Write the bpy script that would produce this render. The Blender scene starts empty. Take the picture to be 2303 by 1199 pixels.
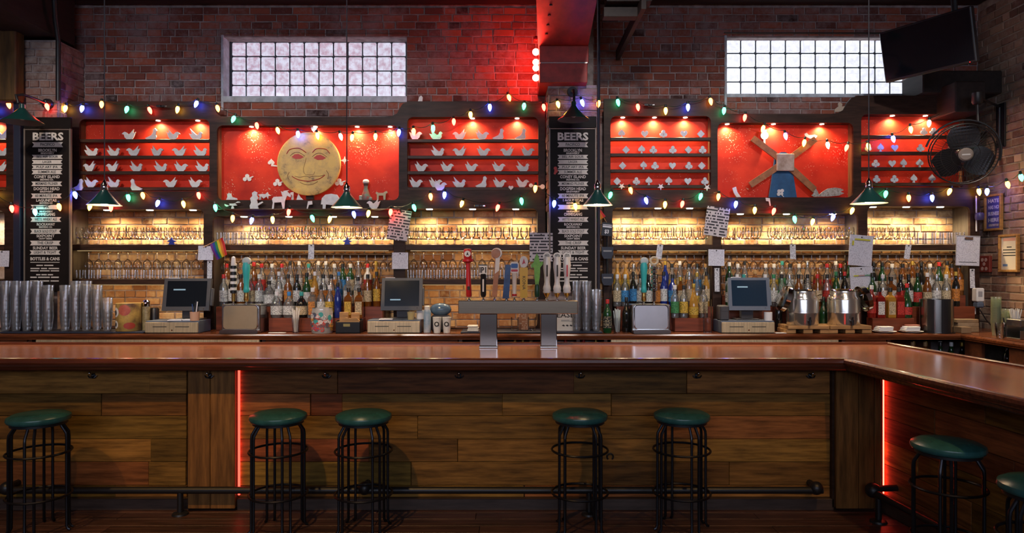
import bpy, bmesh, math, random
from mathutils import Vector, Matrix
from mathutils.geometry import tessellate_polygon

RN = random.Random(11)
SC = bpy.context.scene
COL = SC.collection
PI = math.pi
F, CX, CY, HC = 1559.0, 1151.5, 599.5, 1.69      # focal length in px, image centre, eye height

# ------------------------------------------------------------------ camera
cam_d = bpy.data.cameras.new('camera')
cam_d.sensor_width = 36.0
cam_d.lens = 36.0 * F / 2303.0
cam_d.clip_start = 0.05
cam = bpy.data.objects.new('camera', cam_d)
cam.location = (0, 0, HC)
cam.rotation_euler = (PI / 2, 0, 0)
COL.objects.link(cam)
SC.camera = cam

# ------------------------------------------------------------------ world, exposure
wd = bpy.data.worlds.new('sky')
SC.world = wd
wd.use_nodes = True
wd.node_tree.nodes['Background'].inputs[0].default_value = (0.62, 0.74, 1.0, 1)
wd.node_tree.nodes['Background'].inputs[1].default_value = 1.0
SC.view_settings.view_transform = 'Standard'
SC.view_settings.look = 'None'
SC.view_settings.gamma = 1
SC.view_settings.use_curve_mapping = False
SC.view_settings.exposure = 0.0
cy = SC.cycles
cy.max_bounces = 7
cy.diffuse_bounces = 3
cy.glossy_bounces = 3
cy.transmission_bounces = 4
cy.transparent_max_bounces = 28
cy.volume_bounces = 0
cy.caustics_reflective = False
cy.caustics_refractive = False
cy.sample_clamp_indirect = 3.0
cy.use_light_tree = True
cy.use_denoising = True
cy.adaptive_threshold = 0.02

# ------------------------------------------------------------------ large lights
def lamp(name, kind, loc, energy, col, aim=None, parent=None, **kw):
    d = bpy.data.lights.new(name, kind)
    d.energy = energy
    d.color = col
    for k, v in kw.items():
        setattr(d, k, v)
    o = bpy.data.objects.new(name, d)
    COL.objects.link(o)
    o.location = loc
    if aim is not None:
        o.rotation_euler = (Vector(aim) - Vector(loc)).to_track_quat('-Z', 'Y').to_euler()
    if parent is not None:
        o.parent = parent
        if aim is None and kind == 'SPOT':
            pass
    return o

# daylight from the street, through the shop window behind the camera
lamp('street_daylight', 'AREA', (-0.5, -5.35, 3.3), 190, (0.74, 0.80, 1.0), aim=(-0.5, 5, 3.0), shape='RECTANGLE', size=8.6, size_y=1.7)
# warm ceiling spots over the customers' side
for sx, en in ((-3.4, 170), (-1.2, 260), (0.75, 350), (2.6, 150)):
    lamp('ceiling_spot', 'SPOT', (sx - 0.3, 2.0, 4.1), en, (1.0, 0.58, 0.20), aim=(sx, 4.85, 0.55), spot_size=math.radians(52), spot_blend=0.7, shadow_soft_size=0.05)

# neutral fill spots without fixtures, added to brighten the back bar
for sx, en in ((-3.6, 150), (-1.5, 175), (0.6, 165), (2.6, 175)):
    lamp('back_bar_fill', 'SPOT', (sx, 3.1, 4.2), en, (1.0, 0.93, 0.90), aim=(sx, 6.4, 2.0), spot_size=math.radians(62), spot_blend=0.6, shadow_soft_size=0.06)

for (lx, tx_, tz, en, c) in ((-3.9, -4.3, 2.35, 120, (1.0, 0.80, 0.55)), (0.45, 0.56, 2.45, 120, (1.0, 0.86, 0.92))):  # added fill spots without fixtures, brightening the two menu boards
    lamp('board_fill', 'SPOT', (lx, 3.1, 4.2), en, c, aim=(tx_, 6.4, tz), spot_size=math.radians(26), spot_blend=0.7, shadow_soft_size=0.05)
lamp('wall_fill', 'SPOT', (2.9, 4.3, 4.15), 130, (1.0, 0.78, 0.58), aim=(4.6, 6.25, 1.9), spot_size=math.radians(46), spot_blend=0.8, shadow_soft_size=0.05)  # added fill spot without a fixture, brightens the right wall

# ------------------------------------------------------------------ helpers
def P(x, y, D):
    """world point of pixel (x, y) of the photograph at distance D"""
    return ((x - CX) / F * D, D, HC - (y - CY) / F * D)
def PX(x, D): return (x - CX) / F * D
def PZ(y, D): return HC - (y - CY) / F * D

class MB:
    def __init__(self):
        self.v = []; self.f = []; self.sm = []
        self.m = None
    def add(self, vs, fs, smooth=False):
        b = len(self.v)
        if self.m is not None:
            vs = [tuple(self.m @ Vector(q)) for q in vs]
        self.v += [tuple(q) for q in vs]
        self.f += [tuple(b + i for i in q) for q in fs]
        self.sm += [smooth] * len(fs)
        return self
    def box(self, x0, x1, y0, y1, z0, z1, c=0.0):
        if x0 > x1: x0, x1 = x1, x0
        if y0 > y1: y0, y1 = y1, y0
        if z0 > z1: z0, z1 = z1, z0
        if c <= 0:
            vs = [(x, y, z) for x in (x0, x1) for y in (y0, y1) for z in (z0, z1)]
            return self.add(vs, [(0, 1, 3, 2), (4, 6, 7, 5), (0, 4, 5, 1), (2, 3, 7, 6), (0, 2, 6, 4), (1, 5, 7, 3)])
        c = min(c, 0.49 * (x1 - x0), 0.49 * (y1 - y0), 0.49 * (z1 - z0))
        lo = (x0, y0, z0); hi = (x1, y1, z1)
        vs = []; ix = {}
        for sx in (0, 1):
            for sy in (0, 1):
                for sz in (0, 1):
                    s = (sx, sy, sz)
                    for a in range(3):
                        p = []
                        for k in range(3):
                            q = hi[k] if s[k] else lo[k]
                            if k != a:
                                q += -c if s[k] else c
                            p.append(q)
                        ix[(s, a)] = len(vs); vs.append(p)
        fs = []
        for a in range(3):
            b, d = [k for k in range(3) if k != a]
            for sa in (0, 1):
                q = []
                for (sb, sd) in ((0, 0), (1, 0), (1, 1), (0, 1)):
                    s = [0, 0, 0]; s[a] = sa; s[b] = sb; s[d] = sd
                    q.append(ix[(tuple(s), a)])
                fs.append(q)
        for a in range(3):
            for b in range(a + 1, 3):
                d = 3 - a - b
                for sa in (0, 1):
                    for sb in (0, 1):
                        s0 = [0, 0, 0]; s0[a] = sa; s0[b] = sb
                        s1 = list(s0); s1[d] = 1
                        s0 = tuple(s0); s1 = tuple(s1)
                        fs.append([ix[(s0, a)], ix[(s1, a)], ix[(s1, b)], ix[(s0, b)]])
        for sx in (0, 1):
            for sy in (0, 1):
                for sz in (0, 1):
                    s = (sx, sy, sz)
                    fs.append([ix[(s, 0)], ix[(s, 1)], ix[(s, 2)]])
        return self.add(vs, fs)
    def lathe(self, prof, seg=16, c=(0, 0, 0), smooth=True, ph=0.0, caps=True, sx=1, sy=1):
        vs = []; fs = []
        n = len(prof)
        for r, z in prof:
            for k in range(seg):
                a = ph + 2 * PI * k / seg
                vs.append((c[0] + r * math.cos(a) * sx, c[1] + r * math.sin(a) * sy, c[2] + z))
        for i in range(n - 1):
            for k in range(seg):
                k2 = (k + 1) % seg
                fs.append((i * seg + k, i * seg + k2, (i + 1) * seg + k2, (i + 1) * seg + k))
        if caps:
            if prof[0][0] > 1e-5: fs.append(tuple(range(seg))[::-1])
            if prof[-1][0] > 1e-5: fs.append(tuple((n - 1) * seg + k for k in range(seg)))
        return self.add(vs, fs, smooth)
    def tube(self, pts, r, seg=8, closed=False, caps=True):
        pts = [Vector(p) for p in pts]
        n = len(pts)
        rs = r if isinstance(r, (list, tuple)) else [r] * n
        vs = []; fs = []
        up = None
        for i, p in enumerate(pts):
            if closed:
                t = pts[(i + 1) % n] - pts[i - 1]
            else:
                t = pts[min(i + 1, n - 1)] - pts[max(i - 1, 0)]
            if t.length < 1e-9: t = Vector((0, 0, 1))
            t.normalize()
            if up is None:
                up = Vector((0, 0, 1)) if abs(t.z) < 0.9 else Vector((1, 0, 0))
            s = t.cross(up)
            if s.length < 1e-6:
                s = t.orthogonal()
            s.normalize()
            up = s.cross(t).normalized()
            for k in range(seg):
                a = 2 * PI * k / seg
                q = p + (s * math.cos(a) + up * math.sin(a)) * rs[i]
                vs.append(tuple(q))
        m = n if closed else n - 1
        for i in range(m):
            j = (i + 1) % n
            for k in range(seg):
                k2 = (k + 1) % seg
                fs.append((i * seg + k, i * seg + k2, j * seg + k2, j * seg + k))
        if caps and not closed:
            fs.append(tuple(range(seg))[::-1]); fs.append(tuple((n - 1) * seg + k for k in range(seg)))
        return self.add(vs, fs, True)
    def ring(self, c, R, r, seg=24, rs=6, m=None):
        pts = [(c[0] + R * math.cos(2 * PI * k / seg), c[1] + R * math.sin(2 * PI * k / seg), c[2]) for k in range(seg)]
        if m is not None: pts = [tuple(m @ Vector(p)) for p in pts]
        return self.tube(pts, r, rs, closed=True)
    def sphere(self, c, r, seg=12, rings=7, sx=1, sy=1, sz=1):
        prof = []
        for i in range(rings + 1):
            a = -PI / 2 + PI * i / rings
            prof.append((max(r * math.cos(a), 1e-4), r * math.sin(a) * sz))
        return self.lathe(prof, seg, c, True, 0, True, sx, sy)
    def prism(self, outer, y0, y1, holes=(), axis='y'):
        """polygon in the x-z plane (with holes), extruded from y0 to y1"""
        loops = [[Vector((p[0], p[1], 0)) for p in outer]] + [[Vector((p[0], p[1], 0)) for p in h] for h in holes]
        tris = tessellate_polygon(loops)
        flat = [p for l in loops for p in l]
        n = len(flat)
        def mk(p, w):
            return (p.x, w, p.y) if axis == 'y' else ((p.x, p.y, w) if axis == 'z' else (w, p.x, p.y))
        vs = [mk(p, y0) for p in flat] + [mk(p, y1) for p in flat]
        fs = [tuple(t) for t in tris] + [tuple(n + i for i in reversed(t)) for t in tris]
        b = 0
        for l in loops:
            k = len(l)
            for i in range(k):
                j = (i + 1) % k
                fs.append((b + i, b + j, n + b + j, n + b + i))
            b += k
        return self.add(vs, fs)
    def sweep(self, prof, path, closed=False):
        """profile of (offset to the left of travel, z) along a mitred plan path"""
        n = len(path); m = len(prof)
        vs = []
        for i, p in enumerate(path):
            p = Vector(p)
            d0 = (Vector(path[i]) - Vector(path[i - 1])).normalized() if i > 0 else None
            d1 = (Vector(path[i + 1]) - Vector(path[i])).normalized() if i < n - 1 else None
            if d0 is None: d0 = d1
            if d1 is None: d1 = d0
            n0 = Vector((-d0.y, d0.x)); n1 = Vector((-d1.y, d1.x))
            mt = (n0 + n1).normalized()
            k = 1 / max(0.2, mt.dot(n0))
            for o, z in prof:
                q = p + mt * (o * k)
                vs.append((q.x, q.y, z))
        fs = []
        for i in range(n - 1):
            for j in range(m):
                j2 = (j + 1) % m
                fs.append((i * m + j, i * m + j2, (i + 1) * m + j2, (i + 1) * m + j))
        fs.append(tuple(range(m))); fs.append(tuple((n - 1) * m + j for j in range(m))[::-1])
        return self.add(vs, fs)
    def mesh(self, name, mat=None, origin=(0, 0, 0), recalc=True, angle=40):
        me = bpy.data.meshes.new(name)
        o = origin
        vs = self.v if o == (0, 0, 0) else [(q[0] - o[0], q[1] - o[1], q[2] - o[2]) for q in self.v]
        me.from_pydata(vs, [], self.f)
        if recalc:
            bm = bmesh.new(); bm.from_mesh(me)
            bmesh.ops.recalc_face_normals(bm, faces=bm.faces)
            bm.to_mesh(me); bm.free()
        if any(self.sm):
            me.polygons.foreach_set('use_smooth', self.sm)
            me.set_sharp_from_angle(angle=math.radians(angle))
        me.materials.append(mat)
        me.update()
        return me
    def build(self, name, mat, parent=None, origin=(0, 0, 0), at=None, recalc=True, angle=40):
        me = self.mesh(name, mat, tuple(origin), recalc, angle)
        return link(name, me, parent, at if at is not None else (origin if parent is None else (0, 0, 0)))

def link(name, data, parent=None, loc=(0, 0, 0), rot=None, mat=None, scale=None):
    o = bpy.data.objects.new(name, data)
    COL.objects.link(o)
    if parent is not None: o.parent = parent
    o.location = loc
    if rot is not None: o.rotation_euler = rot
    if scale is not None: o.scale = scale
    if mat is not None:
        o.material_slots[0].link = 'OBJECT'
        o.material_slots[0].material = mat
    return o

def tag(o, label=None, cat=None, group=None, kind=None):
    if label: o['label'] = label
    if cat: o['category'] = cat
    if group: o['group'] = group
    if kind: o['kind'] = kind
    return o
def thing(name, label, cat, loc=(0, 0, 0), rot=None, group=None, kind=None):
    o = link(name, None, None, loc, rot)
    o.empty_display_size = 0.1
    return tag(o, label, cat, group, kind)
def copy_tree(o, loc, rot=None, label=None, parent=None):
    c = o.copy(); COL.objects.link(c)
    if parent is not None: c.parent = parent
    if loc is not None: c.location = loc
    if rot is not None: c.rotation_euler = rot
    if label: c['label'] = label
    for ch in list(o.children):
        copy_tree(ch, None, None, None, c)
    return c

def rrect(x0, x1, z0, z1, r, n=5):
    pts = []
    for cx, cz, a0 in ((x1 - r, z1 - r, 0), (x0 + r, z1 - r, 90), (x0 + r, z0 + r, 180), (x1 - r, z0 + r, 270)):
        for k in range(n + 1):
            a = math.radians(a0 + 90 * k / n)
            pts.append((cx + r * math.cos(a), cz + r * math.sin(a)))
    return pts
def circ(cx, cz, r, n=24, rz=None):
    rz = rz or r
    return [(cx + r * math.cos(2 * PI * k / n), cz + rz * math.sin(2 * PI * k / n)) for k in range(n)]
ORD = ['first', 'second', 'third', 'fourth', 'fifth', 'sixth', 'seventh', 'eighth', 'ninth', 'tenth', 'eleventh', 'twelfth', 'thirteenth', 'fourteenth', 'fifteenth', 'sixteenth', 'seventeenth', 'eighteenth', 'nineteenth', 'twentieth', 'twenty-first', 'twenty-second', 'twenty-third', 'twenty-fourth', 'twenty-fifth']

# ------------------------------------------------------------------ materials
MATS = {}
def nodes_of(name):
    m = bpy.data.materials.new(name)
    m.use_nodes = True
    nt = m.node_tree
    return m, nt, nt.nodes, nt.links, nt.nodes['Principled BSDF']
def c4(c): return (c[0], c[1], c[2], 1.0)

def mat(name, col, rough=0.5, metal=0.0, var=0.0, vs=8.0, stretch=(1, 1, 1), bump=0.0, rnd=0.0, col2=None, coat=0.0, spec=0.5, emit=None, es=0.0, hue=0.0):
    if name in MATS: return MATS[name]
    m, nt, N, L, b = nodes_of(name)
    b.inputs['Roughness'].default_value = rough
    b.inputs['Metallic'].default_value = metal
    b.inputs['Specular IOR Level'].default_value = spec
    b.inputs['Coat Weight'].default_value = coat
    b.inputs['Coat Roughness'].default_value = 0.12
    b.inputs['Base Color'].default_value = c4(col)
    if emit:
        b.inputs['Emission Color'].default_value = c4(emit)
        b.inputs['Emission Strength'].default_value = es
    out = None
    if var or bump or col2:
        tc = N.new('ShaderNodeTexCoord'); oi = N.new('ShaderNodeObjectInfo')
        mp = N.new('ShaderNodeMapping'); mp.inputs['Scale'].default_value = stretch
        ad = N.new('ShaderNodeVectorMath'); ad.operation = 'ADD'
        mu = N.new('ShaderNodeMath'); mu.operation = 'MULTIPLY'; mu.inputs[1].default_value = 53.0
        L.new(oi.outputs['Random'], mu.inputs[0])
        L.new(tc.outputs['Object'], ad.inputs[0]); L.new(mu.outputs[0], ad.inputs[1])
        L.new(ad.outputs[0], mp.inputs['Vector'])
        nz = N.new('ShaderNodeTexNoise'); nz.inputs['Scale'].default_value = vs
        nz.inputs['Detail'].default_value = 5.0; nz.inputs['Roughness'].default_value = 0.62
        L.new(mp.outputs[0], nz.inputs['Vector'])
        rp = N.new('ShaderNodeValToRGB')
        d = col2 if col2 else tuple(max(0, q * (1 - var)) for q in col)
        e = col if col2 else tuple(min(1, q * (1 + var)) for q in col)
        rp.color_ramp.elements[0].position = 0.32; rp.color_ramp.elements[0].color = c4(d)
        rp.color_ramp.elements[1].position = 0.68; rp.color_ramp.elements[1].color = c4(e)
        L.new(nz.outputs['Fac'], rp.inputs[0])
        out = rp.outputs[0]
        if bump:
            bp = N.new('ShaderNodeBump'); bp.inputs['Strength'].default_value = bump; bp.inputs['Distance'].default_value = 0.01
            L.new(nz.outputs['Fac'], bp.inputs['Height']); L.new(bp.outputs[0], b.inputs['Normal'])
    if rnd or hue:
        oi2 = N.new('ShaderNodeObjectInfo')
        hs = N.new('ShaderNodeHueSaturation')
        mr = N.new('ShaderNodeMapRange'); mr.inputs[3].default_value = 1 - rnd; mr.inputs[4].default_value = 1 + rnd
        L.new(oi2.outputs['Random'], mr.inputs[0]); L.new(mr.outputs[0], hs.inputs['Value'])
        if hue:
            m2 = N.new('ShaderNodeMath'); m2.operation = 'MULTIPLY'; m2.inputs[1].default_value = 7.31
            fr = N.new('ShaderNodeMath'); fr.operation = 'FRACT'
            L.new(oi2.outputs['Random'], m2.inputs[0]); L.new(m2.outputs[0], fr.inputs[0])
            mh = N.new('ShaderNodeMapRange'); mh.inputs[3].default_value = 0.5 - hue; mh.inputs[4].default_value = 0.5 + hue
            L.new(fr.outputs[0], mh.inputs[0]); L.new(mh.outputs[0], hs.inputs['Hue'])
        if out is not None: L.new(out, hs.inputs['Color'])
        else: hs.inputs['Color'].default_value = c4(col)
        out = hs.outputs[0]
    if out is not None: L.new(out, b.inputs['Base Color'])
    MATS[name] = m
    return m

def emis(name, col, s):
    if name in MATS: return MATS[name]
    m, nt, N, L, b = nodes_of(name)
    b.inputs['Base Color'].default_value = c4([q * 0.3 for q in col])
    b.inputs['Roughness'].default_value = 0.2
    b.inputs['Emission Color'].default_value = c4(col)
    b.inputs['Emission Strength'].default_value = s
    MATS[name] = m
    return m

def glass(name, col=(1, 1, 1), k=0.85, base=0.04, rough=0.04, body=None, bk=0.0, edge=None):
    """thin glass: see-through, mirror-like towards the rims"""
    if name in MATS: return MATS[name]
    m, nt, N, L, b = nodes_of(name)
    tr = N.new('ShaderNodeBsdfTransparent'); tr.inputs[0].default_value = c4(col)
    gl = N.new('ShaderNodeBsdfGlossy'); gl.inputs['Roughness'].default_value = rough
    gl.inputs[0].default_value = (0.95, 0.95, 0.95, 1)
    lw = N.new('ShaderNodeFresnel'); lw.inputs['IOR'].default_value = 1.45
    ma = N.new('ShaderNodeMath'); ma.operation = 'MULTIPLY_ADD'; ma.use_clamp = True
    ma.inputs[1].default_value = k; ma.inputs[2].default_value = base
    L.new(lw.outputs[0], ma.inputs[0])
    mx = N.new('ShaderNodeMixShader')
    L.new(ma.outputs[0], mx.inputs[0])
    if edge:      # longer path through the glass near its outline: more is absorbed there
        fw = N.new('ShaderNodeLayerWeight'); fw.inputs[0].default_value = 0.35
        er = N.new('ShaderNodeMixRGB'); er.inputs[1].default_value = c4(col); er.inputs[2].default_value = c4(edge)
        L.new(fw.outputs['Facing'], er.inputs[0]); L.new(er.outputs[0], tr.inputs[0])
    src = tr.outputs[0]
    if body:
        df = N.new('ShaderNodeBsdfDiffuse'); df.inputs[0].default_value = c4(body)
        m0 = N.new('ShaderNodeMixShader'); m0.inputs[0].default_value = bk
        L.new(tr.outputs[0], m0.inputs[1]); L.new(df.outputs[0], m0.inputs[2])
        src = m0.outputs[0]
    L.new(src, mx.inputs[1]); L.new(gl.outputs[0], mx.inputs[2])
    N.remove(b)
    L.new(mx.outputs[0], N['Material Output'].inputs['Surface'])
    MATS[name] = m
    return m

def brickmat(name, lo, hi, mort, mk=0.5, dark=0.12):
    m, nt, N, L, b = nodes_of(name)
    b.inputs['Roughness'].default_value = 0.85
    oi = N.new('ShaderNodeObjectInfo'); ge = N.new('ShaderNodeNewGeometry')
    ad = N.new('ShaderNodeMath'); ad.operation = 'ADD'
    L.new(oi.outputs['Random'], ad.inputs[0]); L.new(ge.outputs['Random Per Island'], ad.inputs[1])
    fr = N.new('ShaderNodeMath'); fr.operation = 'FRACT'; L.new(ad.outputs[0], fr.inputs[0])
    rp = N.new('ShaderNodeValToRGB')
    rp.color_ramp.elements[0].position = 0.0; rp.color_ramp.elements[0].color = c4([q * dark for q in lo])
    rp.color_ramp.elements[1].position = 1.0; rp.color_ramp.elements[1].color = c4(hi)
    e = rp.color_ramp.elements.new(0.07); e.color = c4(lo)
    e = rp.color_ramp.elements.new(0.6); e.color = c4([(p + q) / 2 for p, q in zip(lo, hi)])
    L.new(fr.outputs[0], rp.inputs[0])
    ge2 = N.new('ShaderNodeNewGeometry')
    nz = N.new('ShaderNodeTexNoise'); nz.inputs['Scale'].default_value = 16; nz.inputs['Detail'].default_value = 6; nz.inputs['Roughness'].default_value = 0.7
    L.new(ge2.outputs['Position'], nz.inputs['Vector'])
    n2 = N.new('ShaderNodeTexNoise'); n2.inputs['Scale'].default_value = 2.3; n2.inputs['Detail'].default_value = 3
    L.new(ge2.outputs['Position'], n2.inputs['Vector'])
    sm = N.new('ShaderNodeMath'); sm.operation = 'ADD'
    L.new(nz.outputs['Fac'], sm.inputs[0]); L.new(n2.outputs['Fac'], sm.inputs[1])
    mr = N.new('ShaderNodeMapRange'); mr.inputs[1].default_value = 0.92; mr.inputs[2].default_value = 1.25; mr.inputs[3].default_value = 0.0; mr.inputs[4].default_value = mk
    L.new(sm.outputs[0], mr.inputs[0])
    mx = N.new('ShaderNodeMixRGB'); mx.inputs[2].default_value = c4(mort)
    L.new(mr.outputs[0], mx.inputs[0]); L.new(rp.outputs[0], mx.inputs[1])
    L.new(mx.outputs[0], b.inputs['Base Color'])
    bp = N.new('ShaderNodeBump'); bp.inputs['Strength'].default_value = 0.5; bp.inputs['Distance'].default_value = 0.01
    L.new(nz.outputs['Fac'], bp.inputs['Height']); L.new(bp.outputs[0], b.inputs['Normal'])
    MATS[name] = m
    return m

def printmat(name, paper, ink, rows=60, fill=0.5, seed=0.0, rough=0.6):
    """flat print: rows of small marks on paper"""
    if name in MATS: return MATS[name]
    m, nt, N, L, b = nodes_of(name)
    b.inputs['Roughness'].default_value = rough
    tc = N.new('ShaderNodeTexCoord'); oi = N.new('ShaderNodeObjectInfo')
    mp = N.new('ShaderNodeMapping'); mp.inputs['Scale'].default_value = (rows * 2.2, 0, rows); mp.inputs['Location'].default_value = (seed, 0, seed * 3)
    L.new(tc.outputs['Object'], mp.inputs['Vector'])
    vo = N.new('ShaderNodeTexWhiteNoise'); vo.noise_dimensions = '3D'
    fl = N.new('ShaderNodeVectorMath'); fl.operation = 'FLOOR'
    av = N.new('ShaderNodeVectorMath'); av.operation = 'ADD'
    mo = N.new('ShaderNodeMath'); mo.operation = 'MULTIPLY'; mo.inputs[1].default_value = 91
    L.new(oi.outputs['Random'], mo.inputs[0])
    L.new(mp.outputs[0], fl.inputs[0]); L.new(fl.outputs[0], av.inputs[0]); L.new(mo.outputs[0], av.inputs[1])
    L.new(av.outputs[0], vo.inputs['Vector'])
    gt = N.new('ShaderNodeMath'); gt.operation = 'LESS_THAN'; gt.inputs[1].default_value = fill
    L.new(vo.outputs['Value'], gt.inputs[0])
    sx = N.new('ShaderNodeSeparateXYZ'); L.new(mp.outputs[0], sx.inputs[0])
    fr = N.new('ShaderNodeMath'); fr.operation = 'FRACT'; L.new(sx.outputs['Z'], fr.inputs[0])
    g2 = N.new('ShaderNodeMath'); g2.operation = 'GREATER_THAN'; g2.inputs[1].default_value = 0.45; L.new(fr.outputs[0], g2.inputs[0])
    mm = N.new('ShaderNodeMath'); mm.operation = 'MULTIPLY'; L.new(gt.outputs[0], mm.inputs[0]); L.new(g2.outputs[0], mm.inputs[1])
    mx = N.new('ShaderNodeMixRGB'); mx.inputs[1].default_value = c4(paper); mx.inputs[2].default_value = c4(ink)
    L.new(mm.outputs[0], mx.inputs[0]); L.new(mx.outputs[0], b.inputs['Base Color'])
    MATS[name] = m
    return m

# palette
m_brick = brickmat('brick_red', (0.135, 0.040, 0.030), (0.36, 0.100, 0.056), (0.33, 0.25, 0.25), 0.62)
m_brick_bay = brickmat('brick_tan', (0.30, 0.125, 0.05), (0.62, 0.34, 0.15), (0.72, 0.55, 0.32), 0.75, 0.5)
m_brick_warm = brickmat('brick_right_wall', (0.16, 0.07, 0.045), (0.42, 0.25, 0.16), (0.42, 0.33, 0.25), 0.7, 0.4)
m_mortar = mat('mortar', (0.34, 0.27, 0.26), 0.95, var=0.35, vs=14, bump=0.5)
m_mortar_warm = mat('mortar_warm', (0.36, 0.28, 0.21), 0.95, var=0.3, vs=14, bump=0.5)
m_frame = mat('dark_stained_wood', (0.036, 0.017, 0.011), 0.5, spec=0.22, var=0.45, vs=5, stretch=(1, 1, 6), rnd=0.1)
m_shelf = mat('dark_shelf_wood', (0.050, 0.023, 0.013), 0.45, spec=0.25, var=0.5, vs=5, stretch=(1, 6, 8), rnd=0.1)
m_counter = mat('counter_wood', (0.17, 0.050, 0.018), 0.22, var=0.45, vs=5, stretch=(0.7, 7, 7), rnd=0.12)
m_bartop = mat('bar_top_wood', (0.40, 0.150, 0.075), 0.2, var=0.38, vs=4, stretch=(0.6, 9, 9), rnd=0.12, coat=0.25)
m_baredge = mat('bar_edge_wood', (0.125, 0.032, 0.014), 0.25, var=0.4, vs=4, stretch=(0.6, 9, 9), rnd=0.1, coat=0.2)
m_plank = mat('oak_plank', (0.205, 0.088, 0.021), 0.6, spec=0.2, var=0.55, vs=4, stretch=(0.8, 7, 9), bump=0.12, rnd=0.48, hue=0.028)
m_vplank = mat('oak_board', (0.18, 0.080, 0.021), 0.55, spec=0.25, var=0.45, vs=4, stretch=(9, 7, 0.8), bump=0.1, rnd=0.2)
m_floor = mat('floor_plank', (0.075, 0.034, 0.026), 0.42, var=0.6, vs=4, stretch=(0.8, 8, 8), bump=0.1, rnd=0.3)
m_black = mat('black_steel', (0.012, 0.012, 0.014), 0.4, 0.0, spec=0.5)
m_legm = mat('stool_steel', (0.03, 0.03, 0.036), 0.33, 0.8)
m_blackp = mat('black_plastic', (0.012, 0.012, 0.015), 0.35)
m_greyp = mat('charcoal_plastic', (0.055, 0.055, 0.065), 0.42)
m_bluep = mat('blue_grey_plastic', (0.10, 0.13, 0.19), 0.42)
m_screen = mat('dark_screen', (0.006, 0.009, 0.014), 0.15)
m_steel = mat('brushed_steel', (0.46, 0.45, 0.43), 0.24, 1.0, var=0.10, vs=6, stretch=(1, 1, 40))
m_steelx = mat('brushed_steel_wide', (0.66, 0.52, 0.33), 0.4, 0.55, var=0.22, vs=5, stretch=(26, 1, 1))
m_chrome = mat('chrome', (0.72, 0.72, 0.72), 0.08, 1.0)
m_brass = mat('brass', (0.62, 0.40, 0.12), 0.25, 1.0)
m_white = mat('white_paint', (0.78, 0.77, 0.74), 0.45, var=0.08, vs=20)
m_paper = mat('white_paper', (0.74, 0.74, 0.78), 0.8)
m_ink = mat('black_ink', (0.02, 0.02, 0.022), 0.7)
m_red = mat('red_panel', (0.46, 0.022, 0.012), 0.45, var=0.25, vs=9, bump=0.1)
m_green = mat('green_enamel', (0.008, 0.045, 0.042), 0.28, coat=0.3)
m_teal = mat('teal_vinyl', (0.026, 0.105, 0.100), 0.26, var=0.2, vs=18)
m_wood = mat('light_wood', (0.42, 0.23, 0.09), 0.5, var=0.3, vs=5, stretch=(1, 8, 8), rnd=0.1)
m_glass = glass('clear_glass', (0.98, 0.98, 0.98), 0.62, 0.03, edge=(0.50, 0.48, 0.45))
m_glassp = glass('pint_glass_clear', (0.98, 0.98, 0.98), 0.7, 0.025, 0.05, (0.84, 0.88, 0.95), 0.075, edge=(0.90, 0.91, 0.93))
# ================================================================== the setting
YW, YF, YR, YC = 6.85, 6.58, 6.685, 6.15      # brick wall, shelf-unit face, red backing, counter front
XR = 4.6                                       # right wall
ZC = 1.092                                     # back counter top
ZCEIL = 4.27

# --- bricks
BV = []
for k in range(7):
    rr = random.Random(100 + k)
    j = lambda s=0.003: rr.uniform(-s, s)
    h, l, c = 0.031, 0.1, 0.005
    b = MB()
    q = lambda x, y, z: (x, y, z)
    vs = []
    for (sx, sz) in ((-1, -1), (1, -1), (1, 1), (-1, 1)):
        vs.append(q(sx * (l - c) + j(), j(0.0025), sz * (h - c) + j()))
    for (sx, sz) in ((-1, -1), (1, -1), (1, 1), (-1, 1)):
        vs.append(q(sx * l + j(0.002), c + 0.001, sz * h + j(0.002)))
    for (sx, sz) in ((-1, -1), (1, -1), (1, 1), (-1, 1)):
        vs.append(q(sx * l, 0.04, sz * h))
    fs = [(0, 1, 2, 3)]
    for i in range(4):
        i2 = (i + 1) % 4
        fs += [(4 + i, 4 + i2, i2, i), (8 + i, 8 + i2, 4 + i2, 4 + i)]
    b.add(vs, fs)
    BV.append(b)
BRICK_MESH = {}
def brick_mesh(k, m):
    if (k, m.name) not in BRICK_MESH:
        BRICK_MESH[(k, m.name)] = BV[k].mesh('brick', m)
    return BRICK_MESH[(k, m.name)]

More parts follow.
